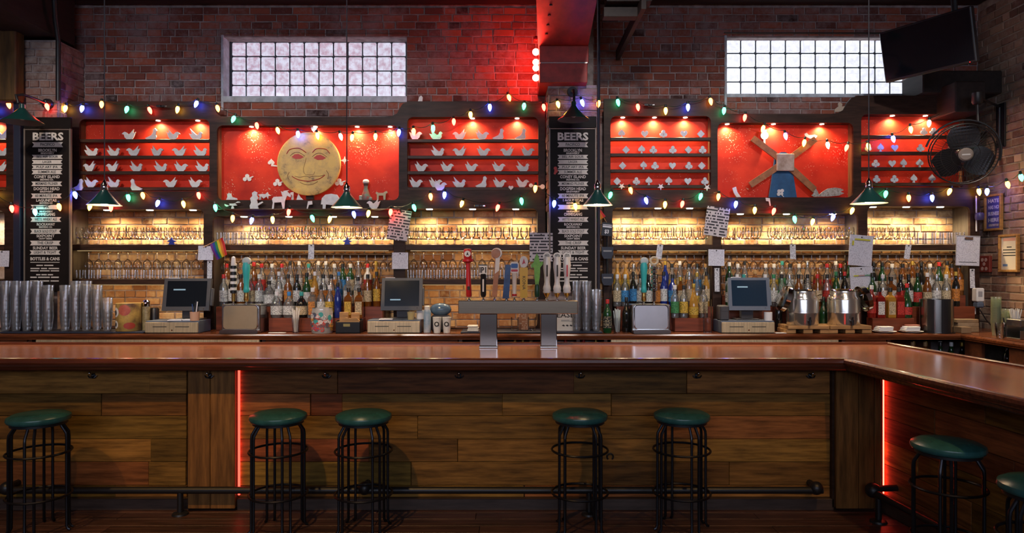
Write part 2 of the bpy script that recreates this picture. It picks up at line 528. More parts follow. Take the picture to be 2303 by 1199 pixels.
def brick_field(parent, u0, u1, z0, z1, place, rot, m, excl=(), want=(), limit=300, seed=1, course=0.0722, off=0.0):
    """bricks over a wall face; those in `want` areas first become parts of their own, the rest one joined part"""
    rr = random.Random(seed)
    rows = int((z1 - z0) / course)
    allb = []
    for i in range(rows):
        z = z0 + (i + 0.5) * course
        ints = [(u0, u1)]
        for (a0, a1, b0, b1) in excl:
            if b0 < z < b1:
                nw = []
                for (s, e) in ints:
                    if a1 <= s or a0 >= e: nw.append((s, e))
                    else:
                        if a0 > s: nw.append((s, a0))
                        if a1 < e: nw.append((a1, e))
                ints = nw
        head = (i % 6 == 4)
        for (s, e) in ints:
            u = s - (rr.random() * 0.2 if s == u0 else 0)
            while u < e - 0.02:
                L = rr.uniform(0.092, 0.108) if head else rr.choice((rr.uniform(0.19, 0.225), rr.uniform(0.19, 0.225), rr.uniform(0.1, 0.16)))
                a, b = max(u, s), min(u + L, e)
                if e - b < 0.035: b = e
                if b - a > 0.03:
                    allb.append(((a + b) / 2, z, b - a - 0.011, rr.randrange(7), rr.uniform(-0.004, 0.004)))
                u = b + 0.0 if b == e else u + L
                if b == e: break
    def pri(t):
        for k, (a0, a1, b0, b1) in enumerate(want):
            if a0 <= t[0] <= a1 and b0 <= t[1] <= b1: return k
        return 99
    allb.sort(key=pri)
    rest = MB()
    R3 = Matrix.Rotation(rot, 4, 'Z')
    for n, (u, z, L, k, d) in enumerate(allb):
        loc = place(u, z + rr.uniform(-0.002, 0.002), d)
        tilt = rr.uniform(-0.008, 0.008)
        if n < limit and pri((u, z)) < 99:
            o = link('brick', brick_mesh(k, m), parent, loc, (0, tilt, rot) if rot == 0 else (tilt, 0, rot), scale=(L / 0.2, 1, 1))
        else:
            mt = Matrix.Translation(loc) @ R3 @ Matrix.Diagonal((L / 0.2, 1, 1, 1))
            rest.m = mt
            rest.add(BV[k].v, BV[k].f)
    if rest.v:
        rest.m = None
        o = rest.build('brickwork', m, parent, recalc=False)
        o['kind'] = 'stuff'

def struct(name, b, m, label, cat, parent=None):
    o = b.build(name, m, parent)
    tag(o, label, cat, kind='structure')
    return o

# --- back wall, two bays either side of the middle pier
W1 = (-2.862, -1.043, 3.322, 3.959)     # glass-block window openings: x0 x1 z0 z1
W2 = (PX(1632, YW), PX(2042, YW), PZ(217, YW), PZ(84, YW))
PL0, PL1 = -4.62, -4.226                # left pier
PM0, PM1 = 0.325, 0.80                  # middle pier
PY = 6.45
def rect(x0, x1, z0, z1): return [(x0, z0), (x1, z0), (x1, z1), (x0, z1)]
wb = struct('wall_back', MB().prism(rect(-6.0, 0.56, 0, ZCEIL + 0.4), YW + 0.010, YW + 0.36, [rect(*W1)[::-1]]), m_mortar, 'old dark brick back wall left of the middle pier', 'wall')
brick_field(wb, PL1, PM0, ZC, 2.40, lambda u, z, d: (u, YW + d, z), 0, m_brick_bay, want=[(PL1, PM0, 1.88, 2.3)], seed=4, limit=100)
brick_field(wb, PL0 - 0.3, PM0, 3.10, ZCEIL, lambda u, z, d: (u, YW + d, z), 0, m_brick, excl=[(-9, PL1, 0, 3.75), (W1[0] - 0.015, W1[1], W1[2], W1[3])], want=[(PL0, PM0, 3.2, 4.3)], seed=3, limit=200)
wb2 = struct('wall_back_right', MB().prism(rect(0.56, XR + 0.3, 0, ZCEIL + 0.4), YW + 0.010, YW + 0.36, [rect(*W2)[::-1]]), m_mortar, 'old dark brick back wall right of the middle pier', 'wall')
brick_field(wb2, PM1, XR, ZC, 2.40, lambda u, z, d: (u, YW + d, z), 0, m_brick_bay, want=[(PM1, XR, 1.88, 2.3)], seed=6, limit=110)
brick_field(wb2, PM1, XR, 3.10, ZCEIL, lambda u, z, d: (u, YW + d, z), 0, m_brick, excl=[(W2[0], W2[1], W2[2], W2[3])], want=[(PM1, XR, 3.2, 4.3)], seed=5, limit=190)

# --- right wall
wr = struct('wall_right', MB().box(XR + 0.010, XR + 0.3, -5.3, YW + 0.3, 0, ZCEIL + 0.4), m_mortar_warm, 'pale weathered brick side wall on the right', 'wall')
brick_field(wr, -YW, -5.55, 1.0, ZCEIL, lambda u, z, d: (XR + d, -u, z), -PI / 2, m_brick_warm, want=[(-YW, -5.95, 1.0, 4.3)], seed=8, course=0.0745)
struct('wall_left', MB().box(-6.3, -6.0, -5.3, YW + 0.3, 0, ZCEIL + 0.4), m_mortar, 'plain dark side wall on the left, outside the view', 'wall')
struct('wall_rear', MB().prism(rect(-6.3, XR + 0.3, 0, ZCEIL + 0.4), -5.3, -5.0, [rect(-4.8, 3.8, 2.45, 4.15)[::-1]]), m_mortar, 'wall behind the viewer with the street window opening', 'wall')

# --- ceiling and floor
m_ceil = mat('ceiling_board', (0.030, 0.015, 0.011), 0.7, var=0.4, vs=4, stretch=(0.8, 8, 8))
ce = struct('ceiling', MB().box(-6.3, XR + 0.3, -5.3, YW + 0.3, ZCEIL + 0.26, ZCEIL + 0.45), m_ceil, 'dark timber ceiling above the bar', 'ceiling')
for k in range(5):
    MB().box(-6.0, XR, YW - 0.30 - k * 0.9, YW - 0.02 - k * 0.9, ZCEIL + (0.0 if k == 0 else 0.05), ZCEIL + 0.27, 0.006).build('joist', m_ceil, ce)
fl = struct('floor', MB().box(-6.3, XR + 0.3, -5.3, YW + 0.3, -0.2, -0.012), mat('subfloor', (0.04, 0.02, 0.016), 0.6), 'dark worn wooden plank floor', 'floor')
fp = {}
rr = random.Random(5)
y = 2.6
while y < 4.95:
    x = -5.5 + rr.random()
    while x < 3.4:
        L = rr.choice((1.4, 1.9, 2.4))
        if L not in fp:
            fp[L] = MB().box(0, L - 0.003, 0, 0.117, -0.014, 0.0, 0.002).mesh('plank', m_floor)
        link('plank', fp[L], fl, (x, y, rr.uniform(-0.001, 0.0)))
        x += L
    y += 0.12

# --- piers (brick pilasters)
def pier(name, x0, x1, z1, label, seed, sides):
    o = struct(name, MB().box(x0 + 0.010, x1 - 0.010, PY + 0.010, YW + 0.02, 0, z1), m_mortar, label, 'pier')
    brick_field(o, x0, x1, 2.2, z1, lambda u, z, d: (u, PY + d, z), 0, m_brick_pier, want=[(x0, x1, 2.2, z1)], seed=seed)
    if 'r' in sides:
        brick_field(o, PY + 0.035, YW, 2.2, z1, lambda u, z, d: (x1 - d, u, z), PI / 2, m_brick_pier, want=[(PY, YW, 2.2, z1)], seed=seed + 1, limit=150)
    if 'l' in sides:
        brick_field(o, -YW, -PY - 0.035, 2.2, z1, lambda u, z, d: (x0 + d, -u, z), -PI / 2, m_brick_pier, want=[(-YW, -PY, 2.2, z1)], seed=seed + 2, limit=150)
    return o
m_brick_pier = brickmat('brick_pale', (0.16, 0.075, 0.06), (0.36, 0.19, 0.14), (0.40, 0.33, 0.29), 0.85, 0.5)
pier('pier_left', PL0, PL1, 3.80, 'pale worn brick pier behind the left menu board', 21, 'r')
pier('pier_middle', PM0, PM1, 3.38, 'brick pier behind the middle menu board, under the red beam', 25, 'lr')

# --- roof beams that run from the piers towards the street
def beam(name, xl, xr, z0, z1, y1, skew, m, label):
    L = y1 + 5.0
    b = MB()
    vs = []
    for (yy, s) in ((y1, 0.0), (-5.0, skew * L)):
        for (x, z) in ((xl - s, z0), (xr - s, z0), (xr - s, z1), (xl - s, z1)):
            vs.append((x, yy, z))
    b.add(vs, [(0, 1, 2, 3), (7, 6, 5, 4), (0, 4, 5, 1), (1, 5, 6, 2), (2, 6, 7, 3), (3, 7, 4, 0)])
    return struct(name, b, m, label, 'beam')
m_beam = mat('red_painted_timber', (0.36, 0.030, 0.020), 0.5, var=0.35, vs=3, stretch=(3, 1, 3), bump=0.15)
m_darkt = mat('dark_timber', (0.022, 0.013, 0.010), 0.65, var=0.4, vs=4, stretch=(6, 1, 6))
bm_ = beam('beam_middle', 0.252, 0.712, 3.71, 4.5, 6.62, 0.05, m_beam, 'red-lit painted roof beam above the middle pier')
MB().box(0.252, 0.690, 6.34, 6.84, 3.371, 3.552, 0.006).build('corbel', m_beam, bm_)
MB().box(0.252, 0.700, 6.34, 6.84, 3.556, 3.712, 0.006).build('corbel', m_beam, bm_)
MB().box(0.258, 0.690, 6.338, 6.5, 3.549, 3.559).build('flange', m_steel, bm_)
for k in range(4):
    MB().lathe([(0.012, 0), (0.012, 0.008), (0.006, 0.012)], 8, (0.30, 6.0 - k * 0.22, 3.70)).build('bolt', m_black, bm_)
bl_ = beam('beam_left', -4.64, -4.24, 3.83, 4.5, 6.72, -0.01, m_darkt, 'dark roof beam above the left pier')
o = struct('trim_1', MB().box(-4.98, PX(45, 6.36), 6.30, 6.42, 3.20, 4.35, 0.01), mat('amber_timber', (0.10, 0.050, 0.013), 0.6, var=0.6, vs=3, stretch=(6, 6, 0.7)), 'brown timber post at the far left edge', 'post')
o = struct('trim_2', MB().box(PX(34, 6.40), PX(50, 6.40), 6.37, 6.45, 1.0, 3.24, 0.006), mat('blue_steel', (0.018, 0.022, 0.045), 0.45), 'dark blue steel post beside the left menu board', 'post')
o = struct('trim_3', MB().tube([(PX(131, 6.40), 6.40, 3.22), (PX(131, 6.40), 6.40, 3.78), (PX(124, 6.3), 6.3, 3.95), (PX(118, 6.2), 6.2, 4.4)], 0.022, 10), m_black, 'black conduit pipe beside the left pier', 'pipe')
o = struct('trim_4', MB().tube([(PX(1347, 6.40), 6.42, 1.4), (PX(1347, 6.40), 6.42, 4.3)], 0.014, 8), mat('conduit_grey', (0.05, 0.05, 0.075), 0.4, 0.6), 'thin conduit down the right of the middle pier', 'pipe')
o = struct('trim_5', MB().box(PX(1352, 5.9), PX(1448, 5.9), 5.55, 5.70, PZ(28, 5.8), 4.4).box(PX(1425, 5.8), PX(1440, 5.7), 5.45, 6.8, PZ(55, 5.8), PZ(30, 5.8)).box(PX(1352, 5.8), PX(1430, 5.8), 5.62, 5.72, PZ(54, 5.8), PZ(34, 5.8)), m_darkt, 'dark steel hanger bracket under the ceiling beside the red beam', 'bracket')
o = struct('trim_6', MB().box(PX(2062, 6.6), XR, 6.5, 6.86, PZ(216, 6.6), PZ(165, 6.6), 0.01).box(PX(2118, 6.5), PX(2185, 6.5), 6.3, 6.86, PZ(262, 6.5), PZ(195, 6.5), 0.01), m_darkt, 'dark timber ledge in the corner below the television', 'ledge')

# --- glass-block windows
def blockmat(name, a, b_, s):
    m, nt, N, L, bs = nodes_of(name)
    oi = N.new('ShaderNodeObjectInfo'); tc = N.new('ShaderNodeTexCoord')
    sp = N.new('ShaderNodeSeparateXYZ'); L.new(tc.outputs['Object'], sp.inputs[0])
    # ribs pressed into the glass, upright in some blocks and level in others
    g1 = N.new('ShaderNodeMath'); g1.operation = 'GREATER_THAN'; g1.inputs[1].default_value = 0.5; L.new(oi.outputs['Random'], g1.inputs[0])
    mxc = N.new('ShaderNodeMix'); mxc.data_type = 'FLOAT'
    L.new(g1.outputs[0], mxc.inputs[0]); L.new(sp.outputs['X'], mxc.inputs[2]); L.new(sp.outputs['Z'], mxc.inputs[3])
    mu = N.new('ShaderNodeMath'); mu.operation = 'MULTIPLY'; mu.inputs[1].default_value = 420.0; L.new(mxc.outputs[0], mu.inputs[0])
    sn = N.new('ShaderNodeMath'); sn.operation = 'SINE'; L.new(mu.outputs[0], sn.inputs[0])
    nz = N.new('ShaderNodeTexNoise'); nz.inputs['Scale'].default_value = 22; nz.inputs['Detail'].default_value = 2
    av = N.new('ShaderNodeVectorMath'); av.operation = 'ADD'
    mo = N.new('ShaderNodeMath'); mo.operation = 'MULTIPLY'; mo.inputs[1].default_value = 31; L.new(oi.outputs['Random'], mo.inputs[0])
    L.new(tc.outputs['Object'], av.inputs[0]); L.new(mo.outputs[0], av.inputs[1]); L.new(av.outputs[0], nz.inputs['Vector'])
    m1 = N.new('ShaderNodeMath'); m1.operation = 'MULTIPLY_ADD'; m1.inputs[1].default_value = 0.13; L.new(sn.outputs[0], m1.inputs[0]); L.new(nz.outputs['Fac'], m1.inputs[2])
    rp = N.new('ShaderNodeValToRGB')
    rp.color_ramp.elements[0].position = 0.34; rp.color_ramp.elements[0].color = c4(a)
    rp.color_ramp.elements[1].position = 0.62; rp.color_ramp.elements[1].color = c4(b_)
    L.new(m1.outputs[0], rp.inputs[0])
    L.new(rp.outputs[0], bs.inputs['Emission Color']); bs.inputs['Emission Strength'].default_value = s
    bs.inputs['Base Color'].default_value = (0.5, 0.55, 0.6, 1); bs.inputs['Roughness'].default_value = 0.1
    return m
m_blk1 = blockmat('glass_block_pink', (0.42, 0.26, 0.34), (0.66, 0.66, 0.80), 1.0)
m_blk2 = blockmat('glass_block_white', (0.62, 0.62, 0.74), (0.86, 0.93, 1.0), 1.2)
m_wframe = mat('window_steel', (0.05, 0.06, 0.075), 0.5)
m_plas = mat('pale_plaster', (0.50, 0.55, 0.62), 0.8, var=0.3, vs=12)
def window(n, W, px0, px1, py0, py1, D, m, label):
    x0, x1, z0, z1 = W
    t = thing('window_%d' % n, label, 'window', ((x0 + x1) / 2, D, z0), kind='structure')
    og = tuple(t.location)
    ax0, ax1 = PX(px0, D), PX(px1, D)
    az1, az0 = PZ(py0, D), PZ(py1, D)
    pw = (ax1 - ax0) / 12; ph = (az1 - az0) / 4
    holes = []
    me = MB().box(-pw / 2 + 0.008, pw / 2 - 0.008, 0, 0.08, -ph / 2 + 0.008, ph / 2 - 0.008, 0.008).mesh('glass_block', m)
    for i in range(12):
        for j in range(4):
            link('glass_block', me, t, (ax0 + (i + 0.5) * pw - og[0], 0.0, az0 + (j + 0.5) * ph - og[2]))
    g = MB()
    for i in range(13):
        g.box(ax0 + i * pw - 0.005, ax0 + i * pw + 0.005, D + 0.008, D + 0.07, az0, az1)
    for j in range(5):
        g.box(ax0, ax1, D + 0.010, D + 0.068, az0 + j * ph - 0.005, az0 + j * ph + 0.005)
    g.build('grid', m_wframe, t, og)
    MB().box(x0 - 0.02, x1 + 0.02, YW - 0.012, YW + 0.12, az1 + 0.028, z1 + 0.03, 0.004).build('lintel', m_steel, t, og)
    MB().box(x0, x1, YW + 0.10, D + 0.06, az1 + 0.0, az1 + 0.03).build('head', m_wframe, t, og)
    MB().box(x0 - 0.005, x1 + 0.005, YW - 0.004, D + 0.09, z0 - 0.008, az0 - 0.002, 0.003).build('sill', m_plas, t, og)
    if ax0 - x0 > 0.02:
        MB().box(x0 - 0.012, x0 + 0.012, YW - 0.006, D + 0.09, z0 - 0.09, z1 + 0.02, 0.004).build('jamb', m_plas, t, og)
    MB().box(x0, ax0, D - 0.005, D + 0.09, z0, z1).box(ax1, max(x1, ax1 + 0.01), D - 0.005, D + 0.09, z0, z1).box(x0, x1, D + 0.082, D + 0.1, z0, z1).build('backing', m_wframe, t, og)
    return t
window(1, W1, 520, 913, 94, 224, 7.0, m_blk1, 'glass-block window with pinkish blocks, left of the red beam')
window(2, W2, 1633, 2036, 87, 216, 6.95, m_blk2, 'bright white glass-block window partly hidden by the television')
# ================================================================== shelf units against the back wall
def speckred(name, dens):
    m, nt, N, L, b = nodes_of(name)
    b.inputs['Roughness'].default_value = 0.5; b.inputs['Specular IOR Level'].default_value = 0.2
    tc = N.new('ShaderNodeTexCoord')
    nz = N.new('ShaderNodeTexNoise'); nz.inputs['Scale'].default_value = 6; nz.inputs['Detail'].default_value = 5
    L.new(tc.outputs['Object'], nz.inputs['Vector'])
    rp = N.new('ShaderNodeValToRGB')
    rp.color_ramp.elements[0].position = 0.3; rp.color_ramp.elements[0].color = (0.44, 0.020, 0.010, 1)
    rp.color_ramp.elements[1].position = 0.7; rp.color_ramp.elements[1].color = (0.66, 0.042, 0.016, 1)
    L.new(nz.outputs['Fac'], rp.inputs[0])
    vo = N.new('ShaderNodeTexVoronoi'); vo.inputs['Scale'].default_value = 60
    L.new(tc.outputs['Object'], vo.inputs['Vector'])
    n2 = N.new('ShaderNodeTexNoise'); n2.inputs['Scale'].default_value = 5.0; n2.inputs['Detail'].default_value = 2
    L.new(tc.outputs['Object'], n2.inputs['Vector'])
    mr = N.new('ShaderNodeMapRange'); mr.inputs[1].default_value = 0.45; mr.inputs[2].default_value = 0.75; mr.inputs[3].default_value = 0.04; mr.inputs[4].default_value = dens
    L.new(n2.outputs['Fac'], mr.inputs[0])
    lt = N.new('ShaderNodeMath'); lt.operation = 'LESS_THAN'
    L.new(vo.outputs['Distance'], lt.inputs[0]); L.new(mr.outputs[0], lt.inputs[1])
    mx = N.new('ShaderNodeMixRGB'); mx.inputs[2].default_value = (0.75, 0.52, 0.38, 1)
    L.new(lt.outputs[0], mx.inputs[0]); L.new(rp.outputs[0], mx.inputs[1]); L.new(mx.outputs[0], b.inputs['Base Color'])
    return m
m_red1 = speckred('red_back_panel', 0.16)
m_red2 = speckred('red_splattered_panel', 0.26)
m_liner = mat('niche_side_board', (0.16, 0.075, 0.038), 0.5, var=0.4, vs=4, stretch=(6, 6, 1))
m_linerg = mat('bay_side_board', (0.10, 0.085, 0.07), 0.5, var=0.3, vs=4, stretch=(6, 6, 1))
m_puck = emis('downlight_lens', (1.0, 0.86, 0.62), 14.0)

WARM = (1.0, 0.74, 0.42)
NZ = {}      # niche shelf tops for the cut-outs
def unit(label, outer, niches, bays, uprights):
    """outer outline in px; niches: (x0,x1,y0,y1,shelf ys,panel mat,light xs); bays: (x0,x1,ytop,light xs,lower shelf?)"""
    xs = [p[0] for p in outer]
    base = (PX((min(xs) + max(xs)) / 2, YF), YF, ZC)
    t = thing('shelf_unit', label, 'shelf unit', base)
    og = base
    Z0 = ZC + 0.003
    out = [(PX(x, YF), PZ(y, YF) if y < 9999 else Z0) for x, y in outer]
    holes = []
    for (x0, x1, y0, y1, sh, pm, lx) in niches:
        holes.append(rrect(PX(x0, YF), PX(x1, YF), PZ(y1, YF), PZ(y0, YF), 0.055)[::-1])
    for (x0, x1, y0, lx, low) in bays:
        holes.append(rrect(PX(x0, YF), PX(x1, YF), Z0 + 0.012, PZ(y0, YF), 0.05)[::-1])
    MB().prism(out, YF, YF + 0.03, holes).build('face_frame', m_frame, t, og)
    for (x0, x1, y0, y1, sh, pm, lx) in niches:
        a, b, c, d = PX(x0, YF), PX(x1, YF), PZ(y1, YF), PZ(y0, YF)
        MB().box(a - 0.03, b + 0.03, YR, YR + 0.018, c - 0.03, d + 0.03).build('back_panel', pm, t, og)
        MB().box(a - 0.018, a, YF + 0.03, YR, c - 0.018, d + 0.018).build('niche_side', m_liner, t, og)
        MB().box(b, b + 0.018, YF + 0.03, YR, c - 0.018, d + 0.018).build('niche_side', m_liner, t, og)
        MB().box(a, b, YF + 0.03, YR, c - 0.018, c).build('niche_board', m_frame, t, og)
        MB().box(a, b, YF + 0.03, YR, d, d + 0.018).build('niche_board', m_frame, t, og)
        for ys in sh:
            zt = PZ(ys, YF)
            MB().box(a + 0.001, b - 0.001, YF - 0.002, YR - 0.050, zt - 0.030, zt, 0.003).build('shelf', m_shelf, t, og)
        for x in lx:
            px = PX(x, YF)
            MB().lathe([(0.020, -0.004), (0.020, 0.0)], 14, (px, YR - 0.042, d)).build('downlight', m_puck, t, og)
            lamp('niche_lamp', 'SPOT', (px - og[0], YR - 0.040 - og[1], d - 0.008 - og[2]), 26.0, (1.0, 0.70, 0.38), parent=t, spot_size=math.radians(150), spot_blend=1.0, shadow_soft_size=0.012)
    for (x0, x1, y0, lx, low) in bays:
        a, b, d = PX(x0, YF), PX(x1, YF), PZ(y0, YF)
        MB().box(a - 0.018, a, YF + 0.03, YW - 0.006, Z0, d + 0.018).build('bay_side', m_linerg, t, og)
        MB().box(b, b + 0.018, YF + 0.03, YW - 0.006, Z0, d + 0.018).build('bay_side', m_linerg, t, og)
        MB().box(a, b, YF + 0.03, YW - 0.006, d, d + 0.018).build('bay_top', m_frame, t, og)
        MB().box(a + 0.001, b - 0.001, YF - 0.006, YW - 0.008, PZ(563, YF), PZ(550, YF), 0.004).build('shelf', m_shelf, t, og)
        if low:
            MB().box(a + 0.001, b - 0.001, YF - 0.004, YW - 0.008, PZ(640, YF), PZ(628, YF), 0.004).build('shelf', m_shelf, t, og)
        else:
            # two wooden rails that hold hanging glasses
            for yy in (6.725, 6.757):
                MB().box(a + 0.002, b - 0.002, yy, yy + 0.018, PZ(563, YF) - 0.042, PZ(563, YF) - 0.030).build('glass_rail', m_frame, t, og)
        # added glowing strip and fill lamp under the shelf, to brighten the bottles
        zl_ = PZ(640, YF) if low else 0
        for zq in ([PZ(563, YF), PZ(640, YF)] if low else [PZ(563, YF)]):
            MB().box(a + 0.05, b - 0.05, YF + 0.012, YF + 0.026, zq - 0.008, zq - 0.0002).build('fill_strip', emis('fill_strip_glow', (1.0, 0.70, 0.34), 0.3), t, og)
            lamp('strip_fill', 'AREA', ((a + b) / 2 - og[0], YF + 0.019 - og[1], zq - 0.010 - og[2]), 1.7 * (b - a), (1.0, 0.66, 0.30), parent=t, shape='RECTANGLE', size=b - a - 0.1, size_y=0.012).rotation_euler = (math.radians(35), 0, 0)
        for x in lx:
            px = PX(x, YF)
            MB().lathe([(0.030, -0.006), (0.032, 0.0)], 16, (px, YF + 0.065, d)).build('downlight', m_puck, t, og)
            lamp('shelf_lamp', 'SPOT', (px - og[0], YF + 0.10 - og[1], d - 0.012 - og[2]), 32.0, (1.0, 0.76, 0.43), parent=t, spot_size=math.radians(155), spot_blend=1.0, shadow_soft_size=0.02)
    return t

BOT = 99999
SH = (313, 350, 385, 421)
uL = unit('dark wooden shelf unit with bird niches and sun face, left of middle pier',
     [(150, BOT), (1226, BOT), (1226, 228), (920, 228), (906, 233), (899, 243), (893, 255), (882, 261), (865, 263), (500, 263), (489, 257), (483, 245), (477, 233), (467, 228), (150, 228)],
     [(178, 471, 268, 430, SH, m_red1, (348, 438)), (488, 897, 282, 450, (), m_red2, (560, 705, 800, 875)), (916, 1211, 263, 428, SH, m_red1, (1062, 1163))],
     [(160, 458, 471, (232, 329, 427), True), (478, 885, 486, (543, 645, 746, 840), False), (911, 1209, 469, (964, 1062, 1160), True)], ())
uR = unit('dark wooden shelf unit with card-suit niches and windmill, right of middle pier',
     [(1358, BOT), (2203, BOT), (2203, 215), (1930, 215), (1915, 220), (1905, 232), (1897, 247), (1885, 254), (1870, 256), (1640, 256), (1625, 250), (1617, 238), (1607, 226), (1592, 222), (1358, 222)],
     [(1373, 1599, 261, 427, (309, 345, 381, 416), m_red1, (1403, 1475, 1545)), (1614, 1919, 276, 444, (), m_red2, (1640, 1745, 1855)), (1937, 2172, 257, 421, (304, 341, 376, 411), m_red1, (2015, 2090))],
     [(1377, 1603, 467, (1412, 1483, 1555), False), (1622, 1930, 480, (1670, 1775, 1880), False), (1951, 2182, 464, (1971, 2047, 2124), False)], ())
uX = unit('dark shelf unit at the far left edge, left of the menu board',
     [(-140, BOT), (33, BOT), (33, 230), (-140, 230)],
     [(-120, 14, 270, 430, SH, m_red1, (-20,))],
     [(-120, 10, 473, (-40,), True)], ())
# ================================================================== back counter
t = thing('back_counter', 'glossy red-brown wooden back counter under the shelves', 'counter', (0, YC, 0))
og = tuple(t.location)
for (a, b) in ((-5.6, -3.1), (-3.1, -0.6), (-0.6, 1.9), (1.9, 4.0)):
    MB().box(a + 0.0006, b - 0.0006, YC + 0.02, YW - 0.002, ZC - 0.035, ZC, 0.002).build('counter_top', m_counter, t, og)
MB().box(4.0 + 0.0006, XR - 0.006, 4.2, YW - 0.002, ZC - 0.035, ZC, 0.002).build('counter_top', mat('counter_wood_side', (0.17, 0.050, 0.018), 0.22, var=0.45, vs=5, stretch=(7, 0.7, 7)), t, og)
prof = [(0.0, ZC), (-0.014, ZC - 0.004), (-0.020, ZC - 0.016), (-0.016, ZC - 0.034), (-0.004, ZC - 0.040), (-0.004, ZC - 0.052), (0.02, ZC - 0.052), (0.02, ZC)]
MB().sweep(prof, [(-5.6, YC + 0.02), (4.0, YC + 0.02), (4.0, 4.2)]).build('edge_moulding', m_counter, t, og)
# low riser the bottles stand on, one under each open bay
m_riser = mat('riser_wood', (0.19, 0.045, 0.020), 0.35, var=0.35, vs=4, stretch=(0.7, 7, 7))
RZ = (1.216, 1.315, 1.415)
RYS = (6.40, 6.525, 6.633)
FR = {493: (608, 818), 1380: (1515, 1597), 1624: None, 1955: (1957, 2050)}
for (x0, x1) in ((493, 868), (1380, 1600), (1624, 1927), (1955, 2180)):
    a, b = PX(x0, 6.5), PX(x1, 6.5)
    r = thing('bottle_riser', {493: 'stepped wooden bottle riser below the sun face', 1380: 'stepped wooden bottle riser below the left card-suit niche', 1624: 'stepped wooden bottle riser below the windmill', 1955: 'stepped wooden bottle riser in the rightmost bay'}[x0], 'riser', ((a + b) / 2, RYS[0], ZC))
    o2 = tuple(r.location)
    for k in range(3):
        y1 = (RYS[k + 1] - 0.012) if k < 2 else YW - 0.012
        if k == 0 and FR[x0] is None: continue
        lim0, lim1 = (PX(FR[x0][0], 6.4), PX(FR[x0][1], 6.4)) if k == 0 else (PX(x0, YF) + 0.012, PX(x1, YF) - 0.012)
        MB().box(lim0, lim1, 6.613 if k == 2 else RYS[k] - 0.045, y1 - 0.045 if k < 2 else y1, ZC + 0.002, RZ[k], 0.003).build('step', m_riser, r, o2)
# cabinets and coolers under the counter
t = thing('counter_cabinet', 'dark open-fronted cabinet carcass under the back counter', 'cabinet', (0, 6.6, 0))
og = tuple(t.location)
m_carc = mat('cabinet_wood', (0.10, 0.032, 0.014), 0.4, var=0.4, vs=4, stretch=(0.7, 7, 7))
MB().box(-5.6, 4.0, 6.62, 6.66, 0, ZC - 0.055).build('back_board', m_carc, t, og)
for (x0, x1) in ((-260, 68), (594, 1364), (1898, 2290)):
    MB().box(PX(x0, 6.2), PX(x1, 6.2), 6.19, 6.62, 0.64, 0.68).build('shelf', m_carc, t, og)
for x in (70, 594, 1036, 1300, 1362, 1896, 1998):
    a = PX(x, 6.2)
    MB().box(a - 0.015, a + 0.015, 6.19, 6.62, 0, ZC - 0.055).build('upright', m_carc, t, og)
for (x0, x1) in ((-60, 62), (598, 1030), (1900, 1992)):
    MB().box(PX(x0, 6.2), PX(x1, 6.2), 6.19, 6.21, ZC - 0.12, ZC - 0.056, 0.003).build('drawer_front', m_counter, t, og)
MB().box(4.03, 4.06, 4.2, 6.17, 0, 0.75).build('side_board', m_carc, t, og)
MB().box(4.03, 4.06, 5.95, 6.17, 0.75, ZC - 0.055).box(4.03, 4.06, 4.2, 5.62, 0.75, ZC - 0.055).build('upright', m_carc, t, og)
MB().box(4.06, XR - 0.01, 4.2, 6.17, 0.70, 0.74).build('shelf', m_carc, t, og)
def ribbed(x0, x1, label, col):
    a, b = PX(x0, 6.165), PX(x1, 6.165)
    t = thing('bottle_cooler', label, 'cooler', ((a + b) / 2, 6.165, 0))
    og = tuple(t.location)
    MB().box(a, b, 6.19, 6.6, 0.1, ZC - 0.062, 0.004).build('body', m_steel, t, og)
    z1 = PZ(764.5, 6.165); z0 = z1 - 0.052
    MB().box(a, b, 6.165, 6.189, z0, z1, 0.003).build('front_rail', col, t, og)
    for k in range(3):
        MB().lathe([(0.007, 0), (0.006, 0.004), (0.002, 0.006)], 8).build('screw', m_chrome, t).location = (a + (b - a) * (0.27 + 0.28 * k) - og[0], 6.163 - og[1], (z0 + z1) / 2 - og[2])
ribbed(80, 583, 'long stainless cooler rail under the back counter, left', m_steelx)
ribbed(1374, 1886, 'long stainless cooler rail under the back counter, right', m_steelx)

# ================================================================== the bar
A0 = Vector((2.21, 4.60)); A1 = Vector((2.92, 5.39)); U = Vector((0.105, -1.0)).normalized()
ZB = 1.083
bar = thing('bar_counter', 'polished red-brown wooden bar top with mitred corner', 'bar top', (0, 5.0, 1.0))
og = tuple(bar.location)
LS = 2.9
m_bartop_s = mat('bar_top_wood_side', (0.40, 0.150, 0.075), 0.2, var=0.38, vs=4, stretch=(9, 0.6, 9), rnd=0.12, coat=0.25)
NBD = 4
for k in range(NBD):
    ta, tb = k / NBD, (k + 1) / NBD
    pa, pb = A0.lerp(A1, ta), A0.lerp(A1, tb)
    ga = 0.0004
    xs0 = [-5.2, -2.3 + 0.4 * (k % 2), 0.35 - 0.5 * (k % 2)]
    for i in range(3):
        x0 = xs0[i] + ga
        if i < 2:
            poly = [(x0, pa.y + ga), (xs0[i + 1] - ga, pa.y + ga), (xs0[i + 1] - ga, pb.y - ga), (x0, pb.y - ga)]
        else:
            poly = [(x0, pa.y + ga), (pa.x - ga, pa.y + ga), (pb.x - ga, pb.y - ga), (x0, pb.y - ga)]
        MB().prism(poly, ZB - 0.042, ZB, axis='z').build('board', m_bartop, bar, og)
    qa, qb = pa + U * LS, pb + U * LS
    MB().prism([(pa.x + ga, pa.y), (qa.x + ga, qa.y), (qb.x - ga, qb.y), (pb.x, pb.y - ga)], ZB - 0.042, ZB, axis='z').build('board', m_bartop_s, bar, og)
